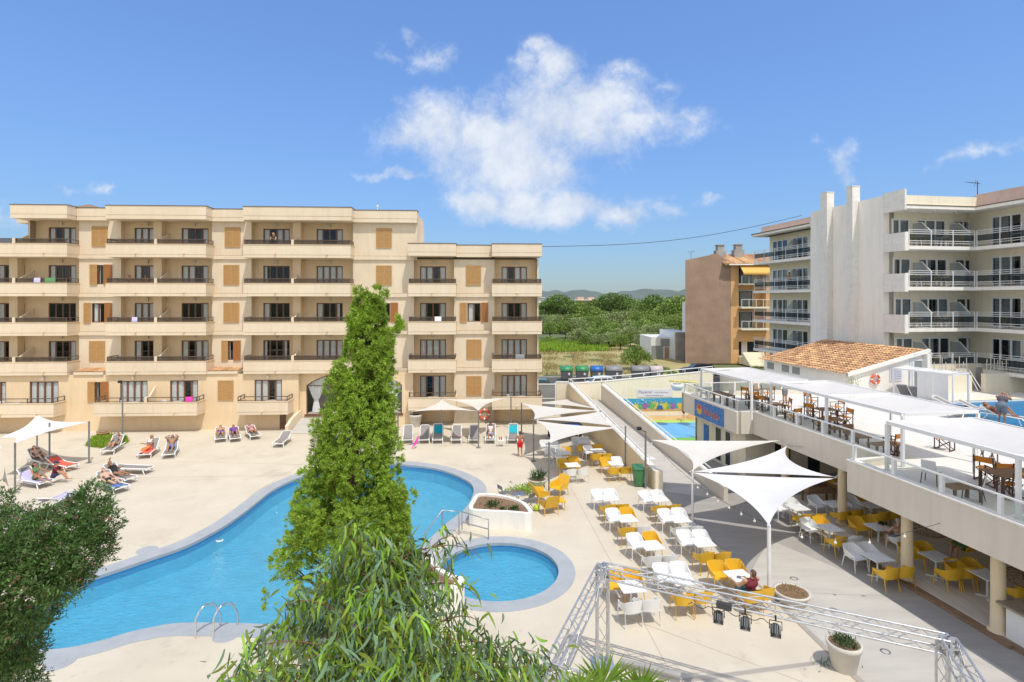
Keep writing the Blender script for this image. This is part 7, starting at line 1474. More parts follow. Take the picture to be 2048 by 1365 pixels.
p = gz(1714,889,ZF); o = thing('wooden_bench', 'short wooden bench beside the low terrace table', 'bench', (p.x,p.y,ZF)); b = MB(); b.cbox(p+Vector((0,0,.40)),(.55,1.0,.05),GA); b.build('seat', M['rattan'], o); b = MB(); b.cbox(p+Vector((-.2,.3,.62)),(.5,.06,.36),GA); b.build('backrest', M['rattan'], o); b = MB(); [b.bar(p+Vector((sx*.22,sy*.42,0)),p+Vector((sx*.22,sy*.42,.38)),.05) for sx in (-1,1) for sy in (-1,1)]; b.build('legs', M['dark_wood'], o)
def wchair():
    o = thing('white_chair', None, 'chair'); b = MB(); b.add([(-.23,.25,.45),(.23,.25,.45),(.22,-.2,.42),(-.22,-.2,.42),(-.2,-.3,.85),(.2,-.3,.85),(-.23,.25,.42),(.23,.25,.42),(.22,-.22,.39),(-.22,-.22,.39),(-.2,-.325,.85),(.2,-.325,.85)],[(0,1,2,3),(3,2,5,4),(6,9,8,7),(9,10,11,8),(0,6,7,1),(4,5,11,10)]); b.build('seat', M['white_plastic'], o)
    for sx in (-1,1):
        for y,t in ((.2,.24),(-.18,-.26)): b = MB(); b.tube([(sx*.2,y,.42),(sx*.23,t,0)],[.02,.014],6); b.build('leg', M['dark_wood'], o)
    return o
WC = Stock(wchair())
for px,py,rz,l in ((1862,968,-.9,'white chair with wooden legs left of the low reddish table'),(1946,1002,.7,'white chair with wooden legs right of the low reddish table'),(1412,800,.3,'white chair behind the railing near the bar sign'),(1455,806,.5,'white chair right of the bar sign behind the railing')): p = gz(px,py,ZF); WC.put(inside(p,.68),rz,l,'white chairs on the terrace')
for px,py,l in ((1400,786,'dark small table behind the railing above the bar sign'),(1437,790,'second dark small table behind the railing above the bar sign')): p = gz(px,py,ZF+.74); WT.put(inside(p,.82),GA,l,tg_)
# loungers by the upper pool and in the cabana
for k,(hx,hy,fx,fy,kd,l) in enumerate(((1800,797,1830,808,'mid','grey lounger inside the cabana on the left'),(1822,800,1858,813,'mid','grey lounger inside the cabana behind the curtain'),(1880,818,1935,826,'low','dark lounger beside the upper pool nearest the cabana'),(1930,826,1990,834,'low','lounger with a white towel by the upper pool'),(1975,838,2045,850,'low','white lounger at the right end by the upper pool'),(1905,838,1945,832,'low','white lounger seen over the shade edge'))): put_lounger('V%d'%k,kd,hx,hy,fx,fy,l,'loungers by the upper pool',ZF)
towel('V2','cloth_blue','bright blue towel on a lounger by the upper pool',-.1,.9); towel('V3','cloth_white','white towel on a lounger by the upper pool',.3,.9)
# hanging rattan lamps and bits in the cafe
def rattan(px,py,Y,r,label):
    c = at(px,py,Y); o = thing('rattan_lamp', label, 'lamp', tuple(c)); b = MB()
    for k in range(16): a = k*PI/8; b.tube([c+Vector((r*math.sin(t)*math.cos(a),r*math.sin(t)*math.sin(a),r*.55*math.cos(t))) for t in np.linspace(.15,2.4,8)],.012,4)
    for t in np.linspace(.3,2.4,8): b.tube([c+Vector((r*math.sin(t)*math.cos(a),r*math.sin(t)*math.sin(a),r*.55*math.cos(t))) for a in np.linspace(0,2*PI,20)],.012,4)
    b.build('woven_shade', M['rattan'], o); b = MB(); b.tube([c,Vector((c.x,c.y,ZF-.35))],.01,5); b.build('cord', M['cable'], o)
rattan(1858,1052,19.6,.62,'wide woven rattan lamp hanging behind the second column'); rattan(2046,1155,16.6,.45,'small woven rattan lamp hanging over the bar counter')
p = gz(1762,1050,.74); b = MB(); b.box((p.x-.08,p.y-.06,.74),(p.x+.1,p.y+.06,.86)); b.lathe((p.x+.2,p.y,.74),[(.04,0),(.04,.1),(0,.1)],10); tag(b.build('napkin_holder', M['black']), 'black napkin holder on the table of the old man', 'napkin holder')
p = gz(1478,1156,.74); b = MB(); b.lathe((p.x,p.y,.742),[(.0,0),(.06,.0),(.07,.035),(.05,.03),(0,.012)],14); tag(b.build('ashtray', M['pole']), 'grey ashtray on the table of the tattooed man', 'ashtray')
# --- plastic chairs and tables on the balconies
def monobloc():
    o = thing('plastic_chair', None, 'chair'); b = MB(); b.add([(-.22,.22,.43),(.22,.22,.43),(.2,-.2,.42),(-.2,-.2,.42)],[(0,1,2,3)]); pts = [(-.25,.2,.62),(-.27,-.1,.66),(-.22,-.24,.78),(0,-.28,.84),(.22,-.24,.78),(.27,-.1,.66),(.25,.2,.62)]; b.add([p for q in pts for p in (q,(q[0]*.9,q[1]*.9,.43))],[(2*i,2*i+2,2*i+3,2*i+1) for i in range(6)],True)
    for sx in (-1,1): b.bar((sx*.22,.2,.43),(sx*.26,.24,0),.05,.03); b.bar((sx*.2,-.2,.42),(sx*.24,-.28,0),.05,.03)
    b.build('moulded_shell', M['white_plastic'], o); return o
PCH = Stock(monobloc())
def ptable():
    o = thing('plastic_table', None, 'table'); b = MB(); b.lathe((0,0,0),[(0,.70),(.38,.70),(.40,.68),(.38,.66),(0,.66)],20); b.build('tabletop', M['white_plastic'], o); b = MB(); [b.bar((.2*math.cos(a),.2*math.sin(a),.66),(.28*math.cos(a),.28*math.sin(a),0),.05) for a in (.8,2.4,3.9,5.5)]; b.build('legs', M['white_plastic'], o); return o
PTB = Stock(ptable()); rf_ = random.Random(9)
for (nm,L),(u0,u1,vf,pt,ud,bv) in BAL.items():
    rooms = [(u0,u1,'')] if ud is None else [(u0,ud,', left half'),(ud,u1,', right half')]
    if nm == 'A' and L == 4: rooms = rooms[1:]
    for (a,e,side) in rooms:
        if a < uf(-30,vf): a = uf(-30,vf)
        if e-a < 1.5: continue
        z = pt-.72+.0; nmx = f'{ORD[L]} floor balcony, {BAYNAME[nm]} bay{side}'; c = FX(rf_.uniform(a+1.2,e-1.2) if e-a > 2.6 else (a+e)/2, vf-.65, z); PTB.put(tuple(c),0,f'white plastic table on the {nmx}','plastic tables on the balconies')
        for k,s in enumerate((-1,1)):
            if rf_.random() < .18: continue
            q = c+HU*s*rf_.uniform(.65,.85)+HN*rf_.uniform(-.15,.15); PCH.put(tuple(q),HR-s*(-PI/2)+rf_.uniform(-.5,.5),f'white plastic chair {"left" if s<0 else "right"} of table, {nmx}','plastic chairs on the balconies')
def hang(nm,L,px,w,m_,label):
    u0,u1,vf,pt,ud,bv = BAL[nm,L]; u = uf(px,vf); b = MB(FX); n = 8; vs = []
    for i in range(n+1):
        x = u-w/2+w*i/n; vs += [(x,vf-.16,pt+.20),(x,vf-.10,pt+.405),(x,vf-.02,pt+.40),(x,vf+.012+.008*math.sin(i*2),pt+.06)]
    b.add(vs,[(4*i+j,4*i+4+j,4*i+5+j,4*i+1+j) for i in range(n) for j in range(3)],True); tag(b.build('hanging_towel', M[m_]), label, 'towel', 'towels on the hotel balconies')
hang('A',3,74,.45,'cloth_lilac','pale blue towel hung on the third floor balcony at the far left'); hang('A',3,100,.75,'cloth_green','green towel hung on the third floor balcony at the far left'); hang('B',0,378,.5,'cloth_pink','pink towel hung on the ground floor balcony of the second bay'); hang('E',1,1040,.7,'cloth_grey','grey towel hung on the first floor balcony of the right bay')
hang('D',2,876,.5,'cloth_white','white towel hung on the second floor balcony of the fourth bay'); hang('B',2,269,.4,'cloth_lilac','lilac towel on the second floor balcony of the second bay')
def wicker():
    o = thing('wicker_chair', None, 'chair'); b = MB(); b.box((-.24,-.22,.42),(.24,.24,.46)); b.build('seat', M['wicker'], o); b = MB(); pts = [(-.27,.22,.64),(-.28,-.12,.66),(-.2,-.26,.80),(0,-.29,.86),(.2,-.26,.80),(.28,-.12,.66),(.27,.22,.64)]; b.tube(pts,.03,6); b.add([p for q in pts for p in (q,(q[0]*.85,q[1]*.85,.44))][2:12],[(2*i,2*i+2,2*i+3,2*i+1) for i in range(4)],True); b.build('woven_back', M['wicker'], o)
    for sx in (-1,1):
        for y in (.21,-.22): b = MB(); b.tube([(sx*.25,y,.62 if y>0 else .45),(sx*.26,y*1.1,0)],.022,6); b.build('leg', M['wicker'], o)
    return o
WK = Stock(wicker())
for i,fz in enumerate(FLR):
    fl_ = ('first','second','third','top')[i]
    for k,(s,t,rz) in enumerate(((34.6,34.6,1.4),(35.5,34.5,-1.4),(36.6,34.7,1.5),(37.6,34.6,-1.5),(38.4,34.5,.4),(39.9,32.6,1.2),(39.9,30.2,2.0))):
        if (i*7+k) % 5 == 3: continue
        WK.put(R9(s,t,fz),rz,f'wicker chair {("first","second","third","fourth","fifth","sixth","seventh")[k]} from the left on the {fl_} floor balcony of the white hotel','wicker chairs on the white hotel balconies')
    for k,s in enumerate((35.05,37.1)): PTB.put(R9(s,34.6,fz),0,f'white round table {("left","right")[k]} on the {fl_} floor balcony of the white hotel','round tables on the white hotel balconies')
# --- street: containers, cars
def container(px, w, lidm, label, Y=60.6):
    x = (px-1024)/F*Y; z = .87; o = thing('waste_container', label, 'waste container', (x,Y,z), group='waste containers in the street'); w2 = w/2; b = MB(); b.add([(x-w2*.86,Y-.42,z+.14),(x+w2*.86,Y-.42,z+.14),(x+w2*.86,Y+.42,z+.14),(x-w2*.86,Y+.42,z+.14),(x-w2,Y-.55,z+1.05),(x+w2,Y-.55,z+1.05),(x+w2,Y+.55,z+1.05),(x-w2,Y+.55,z+1.05)],[(0,3,2,1),(4,5,6,7),(0,1,5,4),(1,2,6,5),(2,3,7,6),(3,0,4,7)]); b.build('body', M['bin_body'], o)
    l = MB(); n = 10; vs = []
    for sx in (-1,-.92,.92,1):
        for k in range(n+1): a = PI*k/n; rr2 = .58 if abs(sx) < 1 else .48; vs.append((x+sx*w2*1.03, Y-math.cos(a)*rr2, z+1.06+math.sin(a)*(.52 if abs(sx)<1 else .40)))
    l.add(vs,[(i*(n+1)+k,i*(n+1)+k+1,(i+1)*(n+1)+k+1,(i+1)*(n+1)+k) for i in range(3) for k in range(n)],True); l.add(vs[:n+1],[tuple(range(n+1))]); l.add(vs[-n-1:],[tuple(range(n+1))]); l.build('lid', M[lidm], o)
    b = MB(); b.cbox((x+w2*.35,Y-.52,z+.72),(.22,.03,.26)); b.build('white_sticker', M['white'], o)
    for sx in (-1,1): b = MB(); b.tube([(x+sx*w2*.7,Y-.45,z+.09),(x+sx*w2*.7+.06,Y-.45,z+.09)],.1,10); b.build('wheel', M['rubber'], o)
for px,w,m_,l in ((1133,1.32,'bin_green','green lidded container at the left end of the street row'),(1164,1.32,'bin_green','second green lidded container beside the blue one'),(1193,1.32,'bin_blue','blue lidded container in the street row'),(1227,1.78,'bin_grey','wide grey container right of the blue one'),(1280,1.85,'bin_grey','wide grey container behind the pedestrian'),(1312,1.35,'bin_pink','pinkish lidded container at the right end of the row')): container(px,w,m_,l)
def car(px, Y, L, m_, label, flip=False):
    x = (px-1024)/F*Y; s = -1 if flip else 1; z = .86; o = thing('parked_car', label, 'car', (x,Y,z), group='cars in the street'); prof = [(-L/2,.35),(-L/2+.05,.75),(-L/2+.35,.92),(-.5,.98),(.0,.98),(L/2-.6,.95),(L/2-.05,.72),(L/2,.4),(L/2-.1,.22),(-L/2+.1,.22)]; cab = [(-L/2+.45,.93),(-L/2+.85,1.40),(-.2,1.47),(.45,1.42),(1.05,.96)]
    P_ = lambda u,d,h: (x+s*u,Y+d,z+h); b = MB(); n = len(prof); b.add([P_(u,-.84,h) for u,h in prof]+[P_(u,-.74,h) if h>.9 else P_(u,-.86,h) for u,h in prof]+[P_(u,.86,h) for u,h in prof],[tuple(range(n,2*n))]+[tuple(range(3*n-1,2*n-1,-1))]+[(n+i,2*n+i,2*n+(i+1)%n,n+(i+1)%n) for i in range(n)])
    m = len(cab); b.add([P_(u,-.66 if h>1 else -.80,h) for u,h in cab]+[P_(u,.66 if h>1 else .80,h) for u,h in cab],[tuple(range(m)),tuple(range(2*m-1,m-1,-1))]+[(i,m+i,m+i+1,i+1) for i in range(m-1)]); b.build('body', M[m_], o)
    g = MB(); g.add([P_(-L/2+.66,-.79,.99),P_(-.05,-.79,.99),P_(-.05,-.69,1.38),P_(-L/2+.92,-.69,1.34)],[(0,1,2,3)]); g.add([P_(.02,-.79,.99),P_(.9,-.79,.99),P_(.42,-.69,1.36),P_(.02,-.69,1.38)],[(0,1,2,3)]); g.add([P_(1.07,-.7,.985),P_(1.07,.7,.985),P_(.50,.58,1.42),P_(.50,-.58,1.42)],[(0,1,2,3)]); g.add([P_(-L/2+.44,-.7,.96),P_(-L/2+.44,.7,.96),P_(-L/2+.82,.58,1.38),P_(-L/2+.82,-.58,1.38)],[(0,1,2,3)]); g.build('window', M['car_glass'], o)
    for u in (-L/2+.72,L/2-.75):
        for d in (-.86,.70): w = MB(); w.tube([P_(u,d,.31),P_(u,d+.17,.31)],.31,16); wh = w.build('wheel', M['rubber'], o); r = MB(); r.tube([P_(u,d-.005,.31),P_(u,d+.02,.31)],.19,12); r.build('rim', M['alu'], wh)
    for d in (-.6,.6): h_ = MB(); h_.ball(P_(L/2-.05,d,.66),.12,8,6,(.5,1,.7)); h_.build('headlight', M['headlight'], o)
    for d in (-.93,.93): h_ = MB(); h_.ball(P_(.75,d,1.02),.1,8,6,(.7,1,.7)); h_.build('wing_mirror', M[m_], o)
car(1084,51.3,4.1,'car_teal','dark teal car parked behind the metal gate'); car(1213,53.0,4.2,'car_white','white car seen over the street wall'); car(1398,63.8,4.2,'car_dark','dark car parked below the brown gable wall',True)
# ================================================================ people
def capsule_mesh(mb, p, q, r0, r1, n=10):
    p, q = Vector(p), Vector(q); d = q-p
    if d.length < 1e-6: mb.ball(p, r0, n, 6); return
    u = d.normalized(); a = u.orthogonal().normalized(); b_ = u.cross(a); vs = []; rings = []
    for k in range(4): t = PI/2*k/3; rings.append((p-u*r0*math.cos(t), r0*math.sin(t)))
    for k in range(4): t = PI/2*k/3; rings.append((q+u*r1*math.sin(t), r1*math.cos(t)))
    for c,r in rings:
        for j in range(n): w = 2*PI*j/n; vs.append(c+(a*math.cos(w)+b_*math.sin(w))*max(r,.0008))
    m = len(rings); mb.add(vs,[(i*n+j,i*n+(j+1)%n,(i+1)*n+(j+1)%n,(i+1)*n+j) for i in range(m-1) for j in range(n)]+[tuple(range(n-1,-1,-1)),tuple(range((m-1)*n,m*n))],True)
def fuse(mb, voxel=.017, it=3):
    """melt overlapping volumes into one continuous smooth skin"""
    me = bpy.data.meshes.new('fuse_tmp'); me.from_pydata([tuple(v) for v in mb.v],[],mb.f); o = bpy.data.objects.new('fuse_tmp',me); COL.objects.link(o)
    r = o.modifiers.new('r','REMESH'); r.mode = 'VOXEL'; r.voxel_size = voxel; s = o.modifiers.new('s','SMOOTH'); s.factor = .5; s.iterations = it
    e = o.evaluated_get(bpy.context.evaluated_depsgraph_get()); m2 = bpy.data.meshes.new_from_object(e); vs = [v.co.copy() for v in m2.vertices]; fs = [tuple(p.vertices) for p in m2.polygons]
    bpy.data.objects.remove(o); bpy.data.meshes.remove(me); bpy.data.meshes.remove(m2); return vs, fs
def person(loc, rz, label, hip=.9, lean=0, th=(-88,-88), sh=(-90,-90), ua=(-85,-85), fa=(-75,-75), spl=(.16,.16), fspl=(0,0), legs=(.0,.0), head=0, twist=0, skin='skin', hair='hair_dark', hairlen=0, hat=None, clothes=(), size=1.0, fem=False, scale_w=1.0, toe=True):
    o = thing('person', label, 'person', tuple(loc)); R_ = Matrix.Rotation(rz,3,'Z'); k = size
    W_ = lambda p: Vector(loc)+R_@(Vector(p)*k)
    dr = lambda a,s=0.0: Vector((s, math.cos(math.radians(a)), math.sin(math.radians(a)))).normalized()
    L_ = math.radians(lean); up_ = Vector((0,-math.sin(L_),math.cos(L_))); fw = Vector((0,math.cos(L_),math.sin(L_))); hc = Vector((0,0,hip/k))
    ch = hc+up_*.30; sc = hc+up_*.46; nk = sc+up_*.08; hl = L_+math.radians(head); hu = Vector((0,-math.sin(hl),math.cos(hl))); hf = Vector((0,math.cos(hl),math.sin(hl))); hd = nk+hu*.125
    w = scale_w; sw = (.165 if fem else .185)*w; J = {}
    for i,s in enumerate((-1,1)):
        J['h',s] = hc+Vector((s*.09*w,0,0)); J['k',s] = J['h',s]+dr(th[i],s*legs[i])*.42; J['a',s] = J['k',s]+dr(sh[i],s*legs[i]*.3)*.41
        J['s',s] = sc+Vector((s*sw,0,-.01)); J['e',s] = J['s',s]+dr(ua[i],s*spl[i])*.285; J['w',s] = J['e',s]+dr(fa[i],s*fspl[i])*.245
    def body(mb, parts, g=0.0):
        cap = lambda p,q,a,b: capsule_mesh(mb, W_(p), W_(q), (a+g)*k, (b+g)*k)
        if 'pelvis' in parts: cap(hc+Vector((-.065*w,0,.0)),hc+Vector((.065*w,0,.0)),.105*w,.105*w); cap(hc,hc+up_*.12,.112*w,.105*w)
        if 'belly' in parts: cap(hc+up_*.08+fw*.01*w,ch+fw*.008,.108*w,.112*w)
        if 'chest' in parts:
            cap(ch+Vector((-.07*w,0,0))+up_*.04,ch+Vector((.07*w,0,0))+up_*.04,.10*w,.10*w); cap(sc+Vector((-.11*w,0,-.02)),sc+Vector((.11*w,0,-.02)),.062,.062)
            if fem: [cap(ch+up_*.05+fw*.08+Vector((s*.07,0,0)),ch+up_*.04+fw*.10+Vector((s*.07,0,0)),.058,.05) for s in (-1,1)]
        if 'straps' in parts: [cap(ch+Vector((s*.085,0,0))+up_*.06,sc+Vector((s*.085,0,0))+up_*.03,.05,.035) for s in (-1,1)]
        if 'neck' in parts: cap(sc,nk+up_*.02,.056,.05)
        for i,s in enumerate((-1,1)):
            f = parts.get('thigh',0); 
            if f: cap(J['h',s],J['h',s].lerp(J['k',s],f),.086*w,(.086-.031*f)*w)
            if parts.get('shin'): cap(J['k',s],J['k',s].lerp(J['a',s],.35),.056,.056); cap(J['k',s].lerp(J['a',s],.3),J['a',s],.055,.034)
            f = parts.get('uarm',0)
            if f: cap(J['s',s],J['s',s].lerp(J['e',s],f),.052*w,(.052-.012*f)*w)
            if parts.get('farm'): cap(J['e',s],J['w',s],.041,.027)
    b = MB(); body(b, dict(pelvis=1,belly=1,chest=1,neck=1,thigh=1,shin=1,uarm=1,farm=1)); c_ = lambda p,q,a,e: capsule_mesh(b, W_(p), W_(q), a*k, e*k)
    c_(hd-hf*.015+hu*.02,hd+hf*.012+hu*.02,.083,.078); c_(hd+hf*.03-hu*.05,hd+hf*.042-hu*.075,.055,.042); c_(hd+hf*.085+hu*.01,hd+hf*.105-hu*.018,.014,.018)
    for s in (-1,1): c_(hd+Vector((s*.085,0,0))-hf*.01,hd+Vector((s*.088,0,0))+hu*.035-hf*.015,.016,.018)
    for s in (-1,1):
        i = 0 if s<0 else 1; shd = (J['a',s]-J['k',s]).normalized(); ft = Vector((s*.12,1,0)) if shd.z < -.5 else (hu*0+Vector((s*.15,.35,.93)) if shd.z > -.35 else Vector((0,.8,.2))); ft = ft.normalized(); c_(J['a',s],J['a',s]+shd*.035,.036,.04); c_(J['a',s]+shd*.035-ft*.04,J['a',s]+shd*.05+ft*.15,.036,.026)
        fd = (J['w',s]-J['e',s]).normalized(); c_(J['w',s],J['w',s]+fd*.075,.026,.034)
    vs, fs = fuse(b, .0165*k+.001); m = MB(); m.add(vs,fs,True)
    for s in (-1,1):     # five fingers on each palm
        fd = (J['w',s]-J['e',s]).normalized(); sd = fd.cross(Vector((0,0,1)));  sd = sd.normalized() if sd.length > .1 else Vector((1,0,0)); pn = sd.cross(fd).normalized()*-1; c0_ = J['w',s]+fd*.095
        for t,(x,ln) in enumerate(((-.027,.062),(-.009,.075),(.009,.07),(.027,.055))): q0 = c0_+sd*x; q1 = q0+fd*ln*.55+pn*.012; q2 = q1+fd*ln*.4+pn*.028; m.tube([W_(q0-fd*.015),W_(q1),W_(q2)],[.0095*k,.0088*k,.0065*k],6)
        q0 = J['w',s]+fd*.04+sd*.028*s; m.tube([W_(q0),W_(q0+sd*.03*s+fd*.03+pn*.01),W_(q0+sd*.036*s+fd*.06+pn*.022)],[.012*k,.0105*k,.008*k],6)
    m.cur = 1
    for s in (-1,1): m.ball(W_(hd+hf*.083+hu*.028+Vector((s*.033,0,0))),.011*k,6,5)
    m.cur = 2; m.tube([W_(hd+hf*.088-hu*.052+Vector((-.024,0,0))),W_(hd+hf*.096-hu*.054),W_(hd+hf*.088-hu*.052+Vector((.024,0,0)))],.006*k,5)
    m.build('body', [M[skin],M['eye'],M['cloth_rose']], o)
    h = MB(); 
    if hair:
        cc = lambda p,q,a,e: capsule_mesh(h, W_(p), W_(q), a*k, e*k)
        cc(hd-hf*.022+hu*.045,hd+hf*.008+hu*.052,.083,.072); cc(hd-hf*.045-hu*.01,hd-hf*.03+hu*.03,.068,.075)
        if hairlen > 0: [cc(hd+Vector((x,0,0))-hf*.055,hd+Vector((x*1.3,0,0))-hf*.075-hu*(.10+hairlen),.058,.04) for x in (-.045,0,.045)]
        v2,f2 = fuse(h,.014,2); h = MB(); h.add(v2,f2,True); h.build('hair', M[hair], o)
    if hat:
        q = MB(); capsule_mesh(q,W_(hd-hf*.012+hu*.06),W_(hd+hf*.004+hu*.06),.094*k,.092*k); v2,f2 = fuse(q,.014,2); q = MB(); q.add(v2,f2,True); br = [W_(hd+hu*.05+hf*(.08+.10*math.sin(a))+Vector((.075*math.cos(a),0,0))) for a in np.linspace(0,PI,9)]; q.add(br+[p+Vector((0,0,.012)) for p in br],[tuple(range(9)),tuple(range(17,8,-1))]); q.build('cap', M[hat], o)
    for nm,mk,parts,g in clothes:
        q = MB(); body(q, parts, g); v2,f2 = fuse(q,.0175,3); q = MB(); q.add(v2,f2,True); q.build(nm, M[mk], o)
    return o
SHORTS = dict(pelvis=1,thigh=.55); TRUNKS = dict(pelvis=1,thigh=.22); TEE = dict(belly=1,chest=1,uarm=.5,pelvis=1); TANK = dict(belly=1,chest=1,pelvis=1); LONGS = dict(pelvis=1,thigh=1,shin=1); BIK = dict(chest=1); BOT = dict(pelvis=1); SUIT = dict(pelvis=1,belly=1,chest=1)
def on_lounger(key, label, y=-.24, **kw):
    c,rz,kind,zb = LPOS[key]; ang = {'flat':4,'low':24,'mid':42,'high':58}[kind]; off_ = Vector((-y*-math.sin(rz)*-1, 0, 0)); p = c+Vector((-math.sin(rz)*y, math.cos(rz)*y, 0)); p.z = zb
    d = dict(hip=.47,lean=90-ang,th=(2,4),sh=(-2,-3),ua=(-40,-40),fa=(-8,-8),spl=(.35,.35),legs=(.06,.06),head=-12); d.update(kw); return person(p, rz, label, **d)
# sunbathers
on_lounger('T0','sunbather lying face up on the left lounger of the trio',skin='skin',hair='hair_brown',clothes=(('swim_trunks','cloth_purple',TRUNKS,.013),))
on_lounger('T1','person in a purple shirt reclining on the middle lounger of the trio',skin='skin_tan',hair='hair_dark',th=(28,10),sh=(-38,-6),clothes=(('shirt','cloth_purple',TEE,.014),('shorts','cloth_purple',SHORTS,.016)))
on_lounger('T2','tanned sunbather lying flat on the right lounger of the trio',skin='skin_tan',hair='hair_brown',fem=True,clothes=(('bikini_top','cloth_rose',BIK,.010),('bikini_bottom','cloth_rose',BOT,.012)))
on_lounger('P','person in a dark swimsuit lying beside the grass patch',skin='skin',hair='hair_brown',hairlen=.1,fem=True,th=(20,6),sh=(-25,-5),clothes=(('swimsuit','cloth_grey',SUIT,.012),))
c,rz,_,_ = LPOS['O']; person(c+Vector((-.05,.1,0)),rz-.55,'blond woman in orange trousers sitting upright on a lounger',hip=.46,lean=8,th=(-4,-2),sh=(-38,-55),ua=(-55,-62),fa=(10,20),spl=(.1,.1),fspl=(.3,.3),head=8,skin='skin_tan',hair='hair_blond',hairlen=.05,fem=True,clothes=(('trousers','cloth_orange',LONGS,.018),('bikini_top','cloth_white',BIK,.010)))
on_lounger('U','man in blue shorts reclining with arms behind his head',y=-.2,th=(18,22),sh=(-30,-40),ua=(68,68),fa=(170,170),spl=(.75,.75),fspl=(-.55,-.55),head=-6,skin='skin_tan',hair='hair_brown',clothes=(('shorts','cloth_blue',SHORTS,.016),))
on_lounger('C1','woman in a black swimsuit lying on her back by the flowering tree',skin='skin_tan',hair='hair_brown',hairlen=.1,fem=True,clothes=(('swimsuit','cloth_black',SUIT,.012),),ua=(-30,40),fa=(20,80))
on_lounger('C2','man in dark trunks lying on the blue towel by the flowering tree',skin='skin_pale',hair='hair_red',th=(16,4),sh=(-24,-4),clothes=(('swim_trunks','cloth_black',TRUNKS,.014),))
on_lounger('L1','red haired man reclining with knees up in the left shade',skin='skin_pale',hair='hair_red',hairlen=.06,th=(32,20),sh=(-42,-26),clothes=(('swim_trunks','cloth_grey',TRUNKS,.014),))
on_lounger('L3','dark haired woman sitting up on the lilac towel',y=.15,hip=.46,lean=4,th=(22,16),sh=(-38,-26),ua=(-30,-38),fa=(-5,-12),head=4,skin='skin_tan',hair='hair_dark',hairlen=.04,fem=True,clothes=(('bikini_top','cloth_green',BIK,.010),('bikini_bottom','cloth_green',BOT,.012)))
p = gz(107,967); person(p,-1.2,'person in a navy cap and dark shirt crouching beside the lilac towel',hip=.38,lean=-14,th=(24,30),sh=(-62,-58),ua=(-40,-45),fa=(-15,-8),spl=(.15,.15),fspl=(.3,.3),head=14,skin='skin',hair='hair_dark',hat='cloth_navy',clothes=(('shirt','cloth_maroon',TEE,.016),('shorts','cloth_navy',SHORTS,.018)))
on_lounger('R5','woman in a white top sitting on a lounger under the sail',y=-.05,hip=.47,lean=14,th=(6,8),sh=(-12,-16),ua=(-58,-58),fa=(4,6),spl=(.2,.2),fspl=(-.5,-.5),head=-16,skin='skin_tan',hair='hair_dark',hairlen=.1,fem=True,clothes=(('top','cloth_white',dict(chest=1,belly=1),.012),('skirt','cloth_lilac',dict(pelvis=1,thigh=.6),.02)))
p = gz(1040,914); person(p,.25,'boy in bright red shorts walking away across the deck',hip=.86,th=(-80,-97),sh=(-93,-102),ua=(-78,-82),fa=(-20,-52),spl=(.42,.2),fspl=(-.5,.1),skin='skin_tan',hair='hair_brown',size=.93,clothes=(('shorts','cloth_red',dict(pelvis=1,thigh=.62),.026),))
# tattooed man at the front table, seen from behind
p = gz(1492,1222); t9 = gz(1478,1152,.73); loc = Vector((t9.x,t9.y,0))+Vector((.02,-.80,0)); CH['Y'].put((loc.x,loc.y+.02,0),.15,'yellow armchair under the tattooed man at the front right table','armchairs round the sunny deck tables')
person(loc+Vector((0,.02,0)),.3,'tattooed man in a dark tank top sitting at the front right table',hip=.56,lean=8,th=(-2,6),sh=(-78,-70),ua=(-52,-46),fa=(12,4),spl=(.34,.16),fspl=(.05,-.3),head=12,skin='skin',hair='hair_brown',scale_w=1.18,size=1.06,clothes=(('tank_top','cloth_maroon',dict(belly=1,chest=1,pelvis=1),.014),('shorts','cloth_teal_dark',dict(pelvis=1,thigh=.9),.03)))
q = gz(1757,1054,.73); person(Vector((q.x+.30,q.y-.66,0)),.15,'shirtless old man with grey hair reading at a cafe table',hip=.55,lean=2,th=(0,0),sh=(-85,-80),ua=(-50,-50),fa=(20,20),spl=(.1,.1),fspl=(.25,.25),head=-8,skin='skin_pale',hair='hair_grey',scale_w=1.1,clothes=(('shorts','cloth_denim',SHORTS,.022),)); CH['W'].put((q.x+.30,q.y-.70,0),.15,'white armchair under the shirtless old man','armchairs of the shaded cafe')
q = gz(1912,1130,.12); person(Vector((q.x+.5,q.y+.35,.12)),1.9,'person in green shorts sitting at the back of the cafe',hip=.55,lean=6,th=(-2,-4),sh=(-86,-82),ua=(-50,-55),fa=(10,10),skin='skin',hair='hair_dark',clothes=(('tee_shirt','cloth_grey',TEE,.016),('shorts','cloth_green',SHORTS,.022)))
CH['Y'].put((q.x+.55,q.y+.35,.12),1.9,'yellow armchair under the person in green shorts','armchairs of the shaded cafe')
# splash area, street, terrace and upper pool
p = gz(1367,842); person(p,-.9,'child in dark red shorts striding across the splash area',hip=.84,lean=-6,th=(-62,-112),sh=(-84,-128),ua=(-70,-110),fa=(-30,-70),spl=(.3,.3),skin='skin_pale',hair='hair_blond',size=.9,clothes=(('shorts','cloth_maroon',SHORTS,.022),))
px_ = (1293-1024)/F*49.0; person((px_,49.0,.86),1.4,'pedestrian in a dark purple shirt walking along the street',hip=.9,th=(-72,-104),sh=(-88,-112),ua=(-70,-100),fa=(-50,-80),skin='skin',hair='hair_dark',clothes=(('shirt','cloth_purple',TEE,.018),('trousers','cloth_black',LONGS,.016)))
p = gz(1570,812,ZF); person(p,.5,'person in shorts standing under the far terrace shade',hip=.9,th=(-86,-92),sh=(-90,-92),ua=(-60,-80),fa=(40,-30),skin='skin',hair='hair_brown',clothes=(('tee_shirt','cloth_white',TEE,.018),('shorts','cloth_grey',SHORTS,.022)))
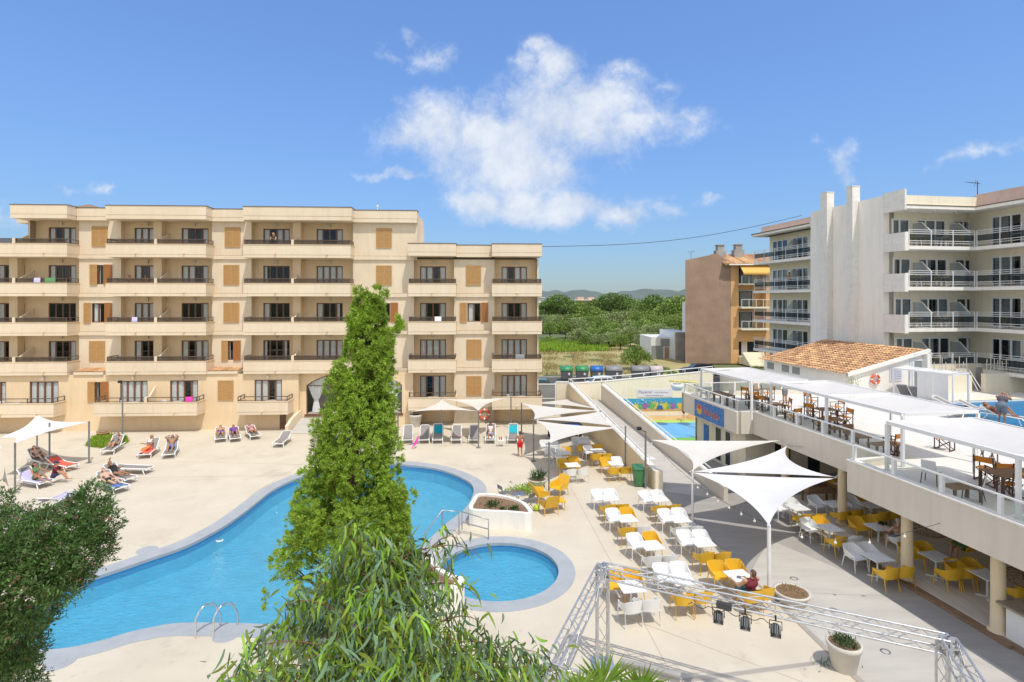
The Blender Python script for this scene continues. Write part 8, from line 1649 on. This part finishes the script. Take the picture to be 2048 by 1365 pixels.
p = Vector((*R9(29.55,20.9)[:2],ZF+.02)); p = gz(2003,846,ZF); person(p,-.95,'heavy man in a grey tank top bending by the upper pool',hip=.88,lean=-32,th=(-72,-86),sh=(-98,-94),ua=(-22,-22),fa=(48,48),spl=(.05,.05),fspl=(-.3,-.3),head=-16,skin='skin_tan',hair=None,hat=None,scale_w=1.25,size=1.02,clothes=(('tank_top','cloth_purple_grey',dict(belly=1,chest=1,pelvis=1),.02),('shorts','cloth_denim',dict(pelvis=1,thigh=.75),.032)))
on_lounger('V4','sunbather with bent knees at the right end by the upper pool',skin='skin_tan',hair='hair_brown',th=(40,34),sh=(-50,-42),clothes=(('swim_trunks','cloth_coral',TRUNKS,.014),))
# people on the balconies
def on_bal(nm,L,px,dv,rz,label,**kw): u0,u1,vf,pt,ud,bv = BAL[nm,L]; person(FX(uf(px,vf-dv),vf-dv,pt-.72),rz+HR,label,**kw)
on_bal('C',4,548,.42,PI,'woman in black leaning on the top floor balcony rail',hip=.9,lean=-12,ua=(-62,-62),fa=(20,20),fspl=(-.3,-.3),skin='skin',hair='hair_blond',hairlen=.1,fem=True,clothes=(('dress','cloth_black',dict(pelvis=1,belly=1,chest=1,thigh=.5),.016),))
on_bal('B',3,260,.62,-1.3,'dark haired person sitting on the left of the third floor balcony',hip=.60,lean=0,th=(-3,-3),sh=(-86,-86),ua=(-45,-45),fa=(15,15),skin='skin_tan',hair='hair_dark',clothes=(('swim_trunks','cloth_navy',TRUNKS,.014),))
on_bal('B',3,293,.62,1.3,'shirtless person facing the other on the third floor balcony',hip=.60,lean=-6,th=(-3,-3),sh=(-86,-86),ua=(-45,-45),fa=(15,15),skin='skin_tan',hair='hair_dark',clothes=(('swim_trunks','cloth_maroon',TRUNKS,.014),))
t_ = tp_(1580,SW+.5); person(R9(SW+.55,t_,FLR[2]),PI/2+GA+.3,'shirtless person leaning on the white hotel balcony at the left',hip=.9,lean=-16,ua=(-58,-58),fa=(40,40),fspl=(-.3,-.3),skin='skin_tan',hair='hair_dark',clothes=(('shorts','cloth_navy',SHORTS,.02),))
